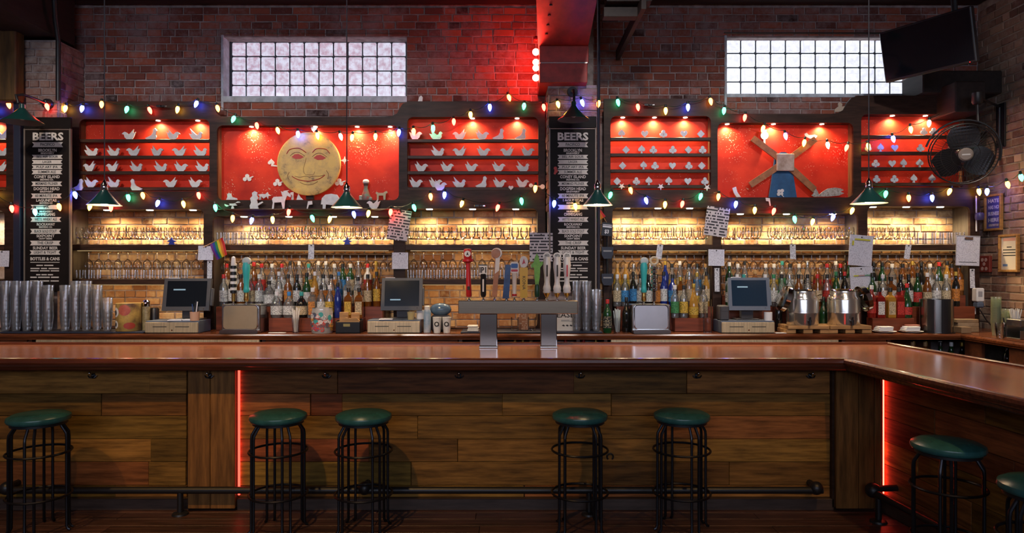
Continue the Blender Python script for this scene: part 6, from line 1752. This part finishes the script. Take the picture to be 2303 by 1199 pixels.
db2, hb2 = dbox(1423, 1509, 686, 749, 'steel draught box with cool brushed door, right of the tap tower', m_doorc)
k = 6.25 / F
def faucet(x, z, lab):
    tt = tap(x, 6.29, z, lab)
    return tt
for (x, zz, lab) in ((554, ZC + 0.001 + hb1, 'teal spindle tap handle on the left draught box'), (1448, ZC + 0.001 + hb2, 'teal spindle tap handle on the right draught box')):
    hh_ = faucet(x, zz, lab)
    lath(hh_, 'collar', [(4, 0), (6, 4), (4.5, 14), (4.5, 20)], m_brass)
    lath(hh_, 'spindle', [(5, 20), (7, 24), (6, 30), (5.4, 38), (7, 60), (8.5, 76), (7.5, 84), (7, 88)], m_hteal)
    hd = MB(); hd.m = Matrix.Translation((0.004, 0, 0.024 + 91 * k)) @ Matrix.Rotation(PI / 2, 4, 'X')
    hd.lathe([(9 * k, -4 * k), (9 * k, 4 * k), (7 * k, 5 * k), (0.0005, 5 * k)], 18); hd.build('head', mat('head_grey', (0.42, 0.46, 0.45), 0.35), hh_)
hh_ = faucet(525, ZC + 0.001 + hb1, 'black and white striped tap handle on the left draught box')
for j in range(9):
    lath(hh_, 'band', [(4, 18 + 7 * j), (7, 18.5 + 7 * j), (7, 24.5 + 7 * j), (4, 25 + 7 * j)], m_hwht if j % 2 else m_hblk)
lath(hh_, 'neck', [(4, 0), (4, 18)], m_brass); lath(hh_, 'top', [(5, 81), (5.5, 84), (4, 100), (0, 102)], m_hwht)
hh_ = faucet(1471, ZC + 0.001 + hb2, 'tap handle of stacked metal rings on the right draught box')
lath(hh_, 'neck', [(4, 0), (4, 22)], m_chrome)
for j in range(6):
    lath(hh_, 'ring', [(3, 22 + 10 * j), (7, 24 + 10 * j), (7, 29 + 10 * j), (3, 32 + 10 * j)], m_chrome)
yring((0, 0, 0.024 + 92 * k), 8 * k, 2.6 * k, 20).build('loop', mat('bone_ring', (0.6, 0.52, 0.38), 0.35), hh_)

# ================================================================== things along the counter, left to right
t = thing('tin_can', 'large patterned tin can beside the pint stacks', 'can', (PX(287, 6.29), 6.31, ZC + 0.0155))
MB().lathe([(0.0005, 0), (0.105, 0), (0.107, 0.004), (0.107, 0.245), (0.105, 0.25), (0.0005, 0.25)], 32).build('body', mat('tin_yellow', (0.62, 0.40, 0.10), 0.45, col2=(0.10, 0.05, 0.03), vs=7), t)
def wrap(name, ang, zc, ra, rz, m, R_=0.1078):
    vs = [(R_ * math.cos(-PI / 2 + ang), R_ * math.sin(-PI / 2 + ang), zc)]; fs = []
    n = 14
    for j in range(1, 5):
        for i in range(n):
            q = 2 * PI * i / n
            a = -PI / 2 + ang + ra / R_ * math.cos(q) * j / 4
            vs.append((R_ * math.cos(a), R_ * math.sin(a), zc + rz * math.sin(q) * j / 4))
    for i in range(n): fs.append((0, 1 + i, 1 + (i + 1) % n))
    for j in range(3):
        for i in range(n):
            i2 = (i + 1) % n
            fs.append((1 + j * n + i, 1 + (j + 1) * n + i, 1 + (j + 1) * n + i2, 1 + j * n + i2))
    return MB().add(vs, fs, True).build(name, m, t, recalc=False)
wrap('roundel', 0.15, 0.19, 0.052, 0.050, mat('tin_pink', (0.62, 0.16, 0.10), 0.45, col2=(0.45, 0.08, 0.06), vs=30))
wrap('roundel', -0.75, 0.17, 0.045, 0.045, m_white); wrap('dot', -0.78, 0.165, 0.022, 0.026, m_ink, 0.1084)
wrap('roundel', -0.7, 0.06, 0.032, 0.036, m_white); wrap('dot', -0.72, 0.06, 0.016, 0.02, m_ink, 0.1084)
wrap('plaque', 0.55, 0.05, 0.05, 0.03, mat('tin_red', (0.40, 0.05, 0.03), 0.45))
t = thing('shaker', 'tall dark patterned shaker between the tin can and register', 'shaker', (PX(326, 6.34), 6.36, ZC + 0.001))
MB().lathe([(0.0005, 0), (0.034, 0), (0.036, 0.01), (0.032, 0.10), (0.034, 0.22), (0.032, 0.23)], 18).build('body', mat('shaker_olive', (0.16, 0.12, 0.05), 0.4, col2=(0.42, 0.34, 0.18), vs=40), t)
MB().lathe([(0.032, 0.23), (0.035, 0.235), (0.035, 0.275), (0.02, 0.29), (0.0005, 0.29)], 18).build('lid', m_chrome, t)
small('black_canister', MB().lathe([(0.0005, 0), (0.04, 0), (0.04, 0.20), (0.03, 0.215), (0.0005, 0.215)], 18), m_blackp, PX(345, 6.42), 6.44, ZC + 0.001, 'black canister behind the patterned shaker', 'canister')
small('spice_jar', MB().lathe([(0.0005, 0), (0.04, 0), (0.044, 0.05), (0.035, 0.10), (0.025, 0.105), (0.0005, 0.11)], 16), mat('ochre', (0.30, 0.19, 0.04), 0.5), PX(360, 6.52), 6.52, ZC + 0.001, 'ochre jar behind the first cash register', 'jar')

def straws(x, D, label, n, col, tall, rtop=0.036, hcup=0.14):
    t = thing('straw_cup', label, 'cup of straws', (PX(x, D), D, ZC + 0.001))
    MB().lathe([(0.0005, 0.004), (0.028, 0.0), (rtop, hcup)], 18, caps=False).build('cup', m_glass, t)
    rr = random.Random(int(x))
    for j in range(n):
        a = rr.random() * 6.28; r0 = 0.018 * rr.random(); r1 = rtop * (0.5 + 0.75 * rr.random())
        MB().tube([(r0 * math.cos(a), r0 * math.sin(a), 0.008), (r1 * math.cos(a), r1 * math.sin(a), tall + rr.uniform(-0.015, 0.015))], 0.0042, 6).build('straw', col, t)
m_strw = mat('straw_white', (0.75, 0.73, 0.70), 0.4)
straws(665, 6.24, 'clear cup of white straws right of the left draught box', 14, m_strw, 0.215)
straws(1388, 6.24, 'clear cup of pale straws left of the right draught box', 12, mat('straw_mint', (0.60, 0.68, 0.68), 0.4), 0.21)
t = thing('sticker_jar', 'large glass jar covered in colourful stickers', 'jar', (PX(724, 6.24), 6.25, ZC + 0.001))
MB().lathe([(0.0005, 0.004), (0.09, 0.0), (0.094, 0.006), (0.094, 0.19), (0.088, 0.205), (0.088, 0.225)], 28, caps=False).build('body', glass('jar_glass', (0.85, 0.87, 0.88), 0.9, 0.08, 0.05, (0.7, 0.7, 0.7), 0.5), t)
rr = random.Random(77)
stc = [(0.6, 0.05, 0.04), (0.05, 0.15, 0.4), (0.7, 0.68, 0.66), (0.05, 0.35, 0.35), (0.65, 0.3, 0.05), (0.1, 0.1, 0.12), (0.45, 0.1, 0.3), (0.72, 0.70, 0.68), (0.6, 0.06, 0.05)]
for j in range(60):
    c = stc[rr.randrange(9)]; c2 = stc[rr.randrange(9)]
    wrap('sticker', rr.uniform(-1.45, 1.45), rr.uniform(0.03, 0.17), rr.uniform(0.016, 0.030), rr.uniform(0.014, 0.026), printmat('sticker_%d' % (j % 10), c, c2, 90, 0.4, j * 1.7), 0.0946 + 0.00015 * j)
small('paper_slip', MB().box(-0.075, 0.075, -0.02, 0.02, 0, 0.003), m_paper, PX(622, 6.22), 6.24, ZC + 0.001, 'single white slip lying on the counter before the bottles', 'paper')
t = thing('garnish_caddy', 'black caddy holding wooden board pieces below the sun bay', 'caddy', (PX(786, 6.26), 6.265, ZC + 0.001))
MB().box(-0.11, 0.11, -0.07, 0.07, 0, 0.006).box(-0.11, 0.11, -0.07, -0.064, 0, 0.10, 0.002).box(-0.11, 0.11, 0.064, 0.07, 0, 0.12, 0.002).box(-0.11, -0.104, -0.07, 0.07, 0, 0.11, 0.002).box(0.104, 0.11, -0.07, 0.07, 0, 0.11, 0.002).build('box', m_blackp, t)
MB().box(-0.04, 0.02, -0.0725, -0.0705, 0.06, 0.085).build('plate', mat('olive_plate', (0.30, 0.26, 0.10), 0.5), t)
MB().prism([(-0.10, 0.05), (0.10, 0.05), (0.105, 0.10), (0.07, 0.14), (0.02, 0.13), (-0.03, 0.14), (-0.07, 0.11), (-0.105, 0.10)], -0.045, -0.02).build('board_piece', m_wood, t)
MB().box(-0.09, -0.01, -0.01, 0.01, 0.03, 0.185, 0.003).build('board_piece', m_wood, t)
MB().box(0.015, 0.09, -0.012, 0.012, 0.03, 0.18, 0.003).build('board_piece', m_wood, t)
# right of the second register
for (x, lab) in ((983, 'left'), (1005, 'right')):
    t = thing('paper_cup', 'white printed paper cup right of the second register, %s of the pair' % lab, 'cup', (PX(x, 6.25), 6.25, ZC + 0.001), group='paper cups')
    MB().lathe([(0.0005, 0), (0.030, 0), (0.040, 0.135), (0.041, 0.14), (0.038, 0.14), (0.029, 0.01), (0.0005, 0.01)], 20).build('cup', m_white, t)
    MB().prism(circ(0, 0, 0.022, 14), -0.0375, -0.0335, [circ(0, 0, 0.013, 12)[::-1]]).build('logo', m_ink, t).location = (0, 0, 0.08)
t = thing('spray_can', 'blue and white spray can right of the second register', 'can', (PX(960, 6.27), 6.30, ZC + 0.001))
MB().lathe([(0.0005, 0), (0.033, 0), (0.033, 0.19), (0.025, 0.205)], 18).build('body', mat('can_blue', (0.10, 0.25, 0.42), 0.35, col2=(0.6, 0.62, 0.65), vs=10), t)
MB().lathe([(0.025, 0.205), (0.026, 0.235), (0.020, 0.24), (0.0005, 0.24)], 14).build('cap', m_white, t)
t = thing('card_terminal', 'grey-blue curved card terminal behind the paper cups', 'terminal', (PX(990, 6.36), 6.40, ZC + 0.001))
MB().box(-0.09, 0.09, -0.05, 0.06, 0, 0.15, 0.02).build('base', m_greyp, t)
MB().sphere((0, 0, 0.20), 0.10, 18, 10, sz=0.6, sy=0.6).build('dome', mat('blue_sheen', (0.08, 0.14, 0.22), 0.15), t)
small('napkin_stack', MB().box(-0.05, 0.05, -0.05, 0.05, 0, 0.02, 0.006).box(-0.045, 0.05, -0.045, 0.05, 0.02, 0.038, 0.006).box(-0.05, 0.045, -0.05, 0.045, 0.038, 0.055, 0.006), m_white, PX(1064, 6.25), 6.25, ZC + 0.0145, 'small stack of white napkins left of the tower leg', 'napkins')
t = thing('notice_sign', 'white counter notice partly hidden behind the tower leg', 'sign', (PX(1262, 6.28), 6.28, ZC + 0.0145))
hw = 31 * 6.28 / F
MB().box(-hw, hw, 0, 0.005, 0, 0.19, 0.001).build('card', mat('notice_card', (0.72, 0.66, 0.60), 0.6), t)
text('PLEASE', m_ink, t, (0, -0.0012, 0.142), 0.045, hw * 1.85, bold=0.02)
for j in range(3):
    MB().prism([(-0.014, -0.004), (0.010, -0.010), (0.014, 0.0), (-0.002, 0.008)], -0.0012, 0).build('mark', m_ink, t).location = (0.02 + 0.034 * j, 0, 0.05)
MB().box(0.0, hw * 0.85, -0.001, 0, 0.085, 0.09).box(0.0, hw * 0.6, -0.001, 0, 0.095, 0.10).build('small_print', mat('grey_mark', (0.25, 0.25, 0.25), 0.5), t)
small('patterned_box', MB().box(-0.045, 0.045, -0.03, 0.03, 0, 0.20, 0.004), printmat('grid_print', (0.42, 0.20, 0.12), (0.6, 0.45, 0.35), 60, 0.4), PX(1178, 6.32), 6.38, ZC + 0.0145, 'brown patterned box seen between the tower legs', 'box')
small('leaning_board', MB().box(-0.30, 0.30, -0.01, 0.01, -0.02, 0.02, 0.003), m_wood, PX(1215, 6.12), 6.11, 0.985, 'thin wooden board resting below the counter behind the taps', 'board')
bpy.data.objects['leaning_board'].rotation_euler = (0, math.radians(-2.5), 0)
# beside the right draught box
bottle(PX(1366, 6.24), 6.24, ZC + 0.001, 'sgkr', 'green bottle with red and black label right of the pint stacks', 'counter bottles')
bottle(PX(1409, 6.34), 6.35, ZC + 0.001, 'wdnk', 'dark bottle behind the cup of pale straws', 'counter bottles')
small('glass_vase', MB().lathe([(0.0005, 0.005), (0.038, 0), (0.042, 0.10), (0.038, 0.30)], 16, caps=False), m_glass, PX(1592, 6.26), 6.27, ZC + 0.001, 'tall empty clear glass left of the third register', 'glass')

bottle(PX(1852, 6.44), 6.44, ZC + 0.001, 'wgnk', 'dark green bottle standing between the two drink dispensers', 'counter bottles')
bottle(PX(1750, 6.44), 6.43, ZC + 0.001, 'tdnk', 'dark bottle half hidden by the left dispenser lid', 'counter bottles')
# ================================================================== drink dispensers on pallets
def dispenser(x, lab, plab, side):
    D = 6.29
    X = PX(x, D)
    p = thing('wooden_pallet', plab, 'pallet', (X, D, ZC + 0.001))
    for dx in (-0.15, 0.0, 0.15):
        MB().box(dx - 0.042, dx + 0.042, -0.11, 0.11, 0, 0.038, 0.003).build('block', m_wood, p)
    for j in range(5):
        MB().box(-0.184, 0.184, -0.125 + 0.0505 * j, -0.125 + 0.0505 * j + 0.047, 0.0385, 0.070, 0.003).build('slat', m_wood, p)
    t = thing('drink_dispenser', lab, 'drink dispenser', (X, D + 0.015, ZC + 0.0715))
    R_ = 0.138
    MB().lathe([(0.0005, 0), (R_ * 0.97, 0), (R_, 0.008), (R_, 0.10), (R_ * 1.012, 0.105), (R_ * 1.012, 0.115), (R_, 0.12), (R_, 0.225), (R_ * 0.97, 0.245), (R_ * 0.86, 0.262), (R_ * 0.84, 0.31), (R_ * 0.80, 0.31), (R_ * 0.80, 0.27), (0.0005, 0.265)], 40).build('barrel', mat('barrel_steel', (0.74, 0.72, 0.68), 0.2, 0.9), t)
    MB().ring((0, 0, 0.31), R_ * 0.83, 0.006, 32, 6).build('rim', m_chrome, t)
    MB().tube([(0, -R_, 0.04), (0, -R_ - 0.035, 0.04)], 0.012, 10).tube([(0, -R_ - 0.03, 0.055), (0, -R_ - 0.03, 0.005)], 0.011, 10).box(-0.006, 0.006, -R_ - 0.038, -R_ - 0.022, 0.055, 0.08, 0.002).build('spigot', m_blackp, t)
    ld = MB()
    s = side
    ld.m = Matrix.Translation((s * (R_ + 0.045), -0.02, 0.24)) @ Matrix.Rotation(math.radians(s * 72), 4, 'Y')
    ld.lathe([(0.0005, 0.02), (R_ * 0.7, 0.02), (R_ * 0.86, 0.010), (R_ * 0.88, -0.03), (R_ * 0.85, -0.03), (R_ * 0.83, 0.004), (0.0005, 0.010)], 32)
    ld.build('lid', m_chrome, t)
    MB().tube([(s * R_ * 0.84, 0, 0.30), (s * (R_ + 0.01), 0, 0.33), (s * (R_ + 0.03), 0, 0.30)], 0.006, 6).build('hinge', m_chrome, t)
    for s2 in (-1, 1):
        MB().tube([(s2 * R_ * 0.86, -0.04, 0.262), (s2 * R_ * 1.12, -0.05, 0.275), (s2 * R_ * 1.12, -0.05, 0.235), (s2 * R_ * 0.99, -0.045, 0.225)], 0.005, 6).build('handle', m_chrome, t)
    return t
dispenser(1806, 'steel drink dispenser with lid open to the left', 'wooden pallet stand under the left drink dispenser', -1)
dispenser(1899, 'steel drink dispenser with lid open to the right', 'wooden pallet stand under the right drink dispenser', 1)
small('napkin_sheet', MB().box(-0.05, 0.05, -0.03, 0.03, 0, 0.004), m_paper, PX(1756, 6.2), 6.215, ZC + 0.001, 'white napkin lying left of the drink dispensers', 'napkin')
for (x, lab, red) in ((1989, 'white plate of folded napkins left of the other plate', False), (2049, 'white plate of folded napkins with a red cloth', True)):
    t = thing('napkin_plate', lab, 'plate', (PX(x, 6.27), 6.27, ZC + 0.001))
    MB().lathe([(0.0005, 0), (0.06, 0), (0.098, 0.012), (0.1, 0.015), (0.096, 0.015), (0.06, 0.005), (0.0005, 0.005)], 28).build('plate', m_white, t)
    MB().box(-0.075, 0.055, -0.05, 0.05, 0.016, 0.03, 0.004).box(-0.07, 0.06, -0.045, 0.05, 0.03, 0.044, 0.004).box(-0.06, 0.06, -0.05, 0.045, 0.044, 0.056, 0.004).build('napkins', m_paper, t)
    if red: MB().box(-0.03, 0.085, 0.0, 0.06, 0.057, 0.069, 0.004).build('cloth', mat('dusty_red', (0.42, 0.16, 0.12), 0.8), t)
t = thing('steel_bin', 'tall black and steel bin near the right end of the counter', 'bin', (PX(2107, 6.30), 6.31, ZC + 0.001))
MB().lathe([(0.0005, 0), (0.135, 0), (0.135, 0.30), (0.130, 0.30), (0.130, 0.01), (0.0005, 0.01)], 36).build('body', mat('bin_steel', (0.42, 0.40, 0.37), 0.25, 1.0), t)
for (a0, a1) in ((-62, -38), (-14, 24), (52, 75)):
    vs = []; fs = []
    n = 6
    for i in range(n + 1):
        a = -PI / 2 + math.radians(a0 + (a1 - a0) * i / n)
        for z in (0.004, 0.302):
            vs.append((0.1362 * math.cos(a), 0.1362 * math.sin(a), z))
    for i in range(n): fs.append((2 * i, 2 * i + 2, 2 * i + 3, 2 * i + 1))
    MB().add(vs, fs, True).build('black_panel', m_blackp, t, recalc=False)
MB().lathe([(0.15, 0), (0.15, 0.004)], 36).build('base_ring', m_blackp, t)
for j, (w, h, c, dx) in enumerate(((0.10, 0.05, (0.30, 0.20, 0.11), 0.0), (0.095, 0.035, (0.34, 0.24, 0.14), 0.004), (0.10, 0.03, (0.26, 0.17, 0.09), -0.004))):
    z = ZC + 0.001 + (0, 0.0505, 0.086)[j]
    small('book', MB().box(-w, w, -0.06, 0.06, 0, h, 0.003), mat('book_%d' % j, c, 0.7, var=0.2, vs=20), PX(2168, 6.36) + dx, 6.36, z, 'brown book right of the black bin, %s in its stack' % ('lowest', 'middle', 'topmost')[j], 'book')
small('book', MB().box(-0.045, 0.045, -0.05, 0.05, 0, 0.055, 0.003), mat('book_4', (0.24, 0.15, 0.08), 0.7), PX(2164, 6.25), 6.24, ZC + 0.001, 'small brown book against the right side of the black bin', 'book')

# ================================================================== right wall and corner
def wallframe(y0, y1, z0, z1, label, wood, sheet, content):
    t = thing('picture_frame', label, 'picture frame', (XR - 0.012, (y0 + y1) / 2, (z0 + z1) / 2), (0, 0, -PI / 2))
    hw, hh = (y1 - y0) / 2, (z1 - z0) / 2
    w = 0.022
    for (a, b, c, d) in ((-hw, hw, hh - w, hh), (-hw, hw, -hh, -hh + w), (-hw, -hw + w, -hh + w, hh - w), (hw - w, hw, -hh + w, hh - w)):
        MB().box(a, b, -0.030, 0.0, c, d, 0.004).build('rail', wood, t)
    MB().box(-hw + w, hw - w, -0.012, -0.008, -hh + w, hh - w).build('sheet', sheet, t)
    content(t, hw - w, hh - w)
    return t
m_oak = mat('frame_oak', (0.42, 0.21, 0.06), 0.4, var=0.25, vs=8, stretch=(6, 1, 6))
def hate(t, hw, hh):
    for j, s in enumerate(('HATE', 'HAS NO', 'BUSINESS', 'HERE')):
        text(s, m_paper, t, (0, -0.0128, hh * (0.72 - 0.40 * j)), hh * 0.22, hw * 1.5, bold=0.04)
    MB().box(-hw * 0.7, hw * 0.7, -0.0128, -0.012, -hh * 0.86, -hh * 0.72).build('emblem', mat('mixed_print', (0.6, 0.6, 0.6), 0.6, col2=(0.3, 0.2, 0.2), vs=60), t)
yf = lambda x: XR * F / (x - CX)
wallframe(yf(2260), yf(2221), PZ(519, yf(2240)), PZ(437, yf(2240)), 'oak frame with blue lettered sign high on the right wall', m_oak, mat('sign_blue', (0.10, 0.10, 0.32), 0.5), hate)
def notice(t, hw, hh):
    MB().box(-hw * 0.75, hw * 0.75, -0.0128, -0.012, hh * 0.74, hh * 0.92).build('heading', mat('pink_print', (0.60, 0.30, 0.22), 0.6), t)
    for j in range(4):
        MB().box(-hw * (0.3 if j == 0 else 0.78), hw * (0.3 if j == 0 else 0.78), -0.0128, -0.012, hh * (0.34 - 0.17 * j), hh * (0.40 - 0.17 * j)).build('text_line', m_ink, t)
    MB().box(-hw * 0.8, -hw * 0.2, -0.0128, -0.012, -hh * 0.8, -hh * 0.66).build('logo', mat('logo_blue', (0.12, 0.2, 0.35), 0.6), t)
wallframe(yf(2298), yf(2254), PZ(612, yf(2276)), PZ(527, yf(2276)), 'oak frame with cream notice on the right wall', m_oak, mat('notice_cream', (0.66, 0.58, 0.44), 0.6), notice)
t = thing('fire_alarm', 'small dark red alarm plate on the right brick wall', 'alarm', (XR - 0.012, yf(2223), PZ(594, yf(2223))), (0, 0, -PI / 2))
MB().box(-0.075, 0.075, -0.03, 0, -0.08, 0.08, 0.006).build('case', mat('alarm_red', (0.20, 0.03, 0.02), 0.5), t)
for (dx, dz) in ((-0.025, 0.04), (0.025, 0.04), (0, 0), (-0.025, -0.045), (0.03, -0.045)):
    MB().prism(circ(dx, dz, 0.018, 10), -0.033, -0.029).build('knob', mat('alarm_knob', (0.5, 0.30, 0.26), 0.5), t)
t = thing('soap_dispenser', 'white wall dispenser at the end of the shelf unit', 'dispenser', (PX(2203, 6.50), 6.52, PZ(672, 6.5)))
MB().box(-0.03, 0.045, -0.03, 0.05, -0.03, 0.10, 0.01).build('case', m_white, t)
MB().box(-0.02, 0.02, -0.034, -0.029, 0.02, 0.07, 0.003).build('window', mat('grey_window', (0.35, 0.36, 0.38), 0.3), t)
MB().box(-0.025, 0.04, -0.035, 0.045, -0.085, -0.031, 0.012).build('nozzle', m_bluep, t)
small('wall_outlet', MB().box(-0.018, 0.018, -0.006, 0.006, -0.03, 0.03, 0.003), m_white, PX(2192, 6.56), 6.572, PZ(700, 6.56), 'small white outlet plate below the paper strip', 'outlet')
small('camera_dome', MB().lathe([(0.03, 0), (0.038, 0.02), (0.038, 0.06), (0.03, 0.07)], 16), mat('violet_plastic', (0.05, 0.04, 0.14), 0.4), PX(2206, 6.48), 6.50, PZ(495, 6.48), 'small dark camera dome beside the framed blue sign', 'camera')
o = MB().tube([(PX(2200, 6.52), 6.55, PZ(440, 6.52)), (PX(2201, 6.52), 6.55, PZ(520, 6.52))], 0.006, 6).build('cable', m_paper); tag(o, 'thin pale cable running down beside the framed blue sign', 'cable')
# cups and garnish tray on the side counter
def cupstack(x, D, n, h, m, label):
    t = thing('cup_stack', label, 'cup stack', (PX(x, D), D, ZC + 0.001))
    me = MB().lathe([(0.0005, 0), (0.028, 0), (0.040, h), (0.042, h + 0.003), (0.038, h + 0.003)], 18, caps=False).mesh('cup', m)
    for j in range(n): link('cup', me, t, (0, 0, 0.022 * j))
    return t
m_gcup = glass('green_cup', (0.90, 0.95, 0.82), 0.6, 0.06, 0.1, (0.55, 0.60, 0.40), 0.30)
cupstack(2240, 6.02, 11, 0.11, m_gcup, 'tall stack of green-tinted plastic cups on the side counter')
cupstack(2262, 6.12, 6, 0.11, m_gcup, 'shorter stack of green-tinted cups behind the tall one')
cupstack(2250, 5.80, 3, 0.08, glass('tiny_clear', (0.95, 0.95, 0.95), 0.9, 0.08), 'small stack of clear shot cups on the side counter')
straws(2284, 6.02, 'cup of white straws on the side counter', 16, m_strw, 0.22, 0.045)
t = thing('garnish_tray', 'steel garnish tray with black cup at the right picture edge', 'tray', (PX(2303, 5.75), 5.75, ZC + 0.001))
MB().box(-0.09, 0.16, -0.08, 0.08, 0.0, 0.005, 0.002).box(-0.09, 0.16, -0.08, -0.075, 0, 0.07, 0.002).box(-0.09, 0.16, 0.075, 0.08, 0, 0.10, 0.002).build('tray', m_steel, t)
MB().box(-0.09, 0.16, -0.085, 0.085, 0.10, 0.16, 0.006).build('lid', m_steel, t)
t = thing('black_cup', 'black straw holder cup on the side counter', 'cup', (PX(2266, 5.885), 5.885, ZC + 0.001))
MB().lathe([(0.0005, 0), (0.034, 0), (0.038, 0.08), (0.040, 0.12), (0.036, 0.12), (0.030, 0.01), (0.0005, 0.01)], 18).build('cup', m_blackp, t)
for j in range(6):
    a = j * 1.05
    MB().tube([(0.01 * math.cos(a), 0.01 * math.sin(a), 0.012), (0.034 * math.cos(a), 0.034 * math.sin(a), 0.16)], 0.004, 6).build('stirrer', m_blackp, t)
small('power_cable', MB().tube([(0, 0, 0.0), (0.05, -0.02, -0.10), (0.10, -0.03, -0.16), (0.18, -0.1, -0.185)], 0.006, 6), m_blackp, PX(2203, 6.45), 6.45, ZC + 0.20, 'black power cable trailing onto the counter in the corner', 'cable')
t = thing('wall_cabinet', 'edge of a grey cabinet at the right picture edge', 'cabinet', (XR - 0.17, 5.72, ZC + 0.001))
MB().box(-0.0, 0.15, -0.2, 0.27, 0.30, 0.90, 0.01).build('body', mat('pale_grey', (0.45, 0.47, 0.50), 0.4), t)
MB().box(0.02, 0.14, -0.15, 0.25, 0.0, 0.30, 0.004).build('plinth', m_greyp, t)

# ================================================================== fit the lettering
bpy.context.view_layer.update()
dg = bpy.context.evaluated_depsgraph_get()
WOF = dict((o.name, w) for o, w in TEXTS)
for o in [q for q in COL.objects if q.type == 'FONT']:
    me = bpy.data.meshes.new_from_object(o.evaluated_get(dg))
    me.name = 'lettering'
    n = link('lettering_mesh', me, o.parent, o.location, o.rotation_euler)
    d = max(v.co.x for v in me.vertices) - min(v.co.x for v in me.vertices)
    if o.name in WOF and d > 1e-6: n.scale.x = WOF[o.name] / d
    bpy.data.objects.remove(o)
    n.name = 'lettering'
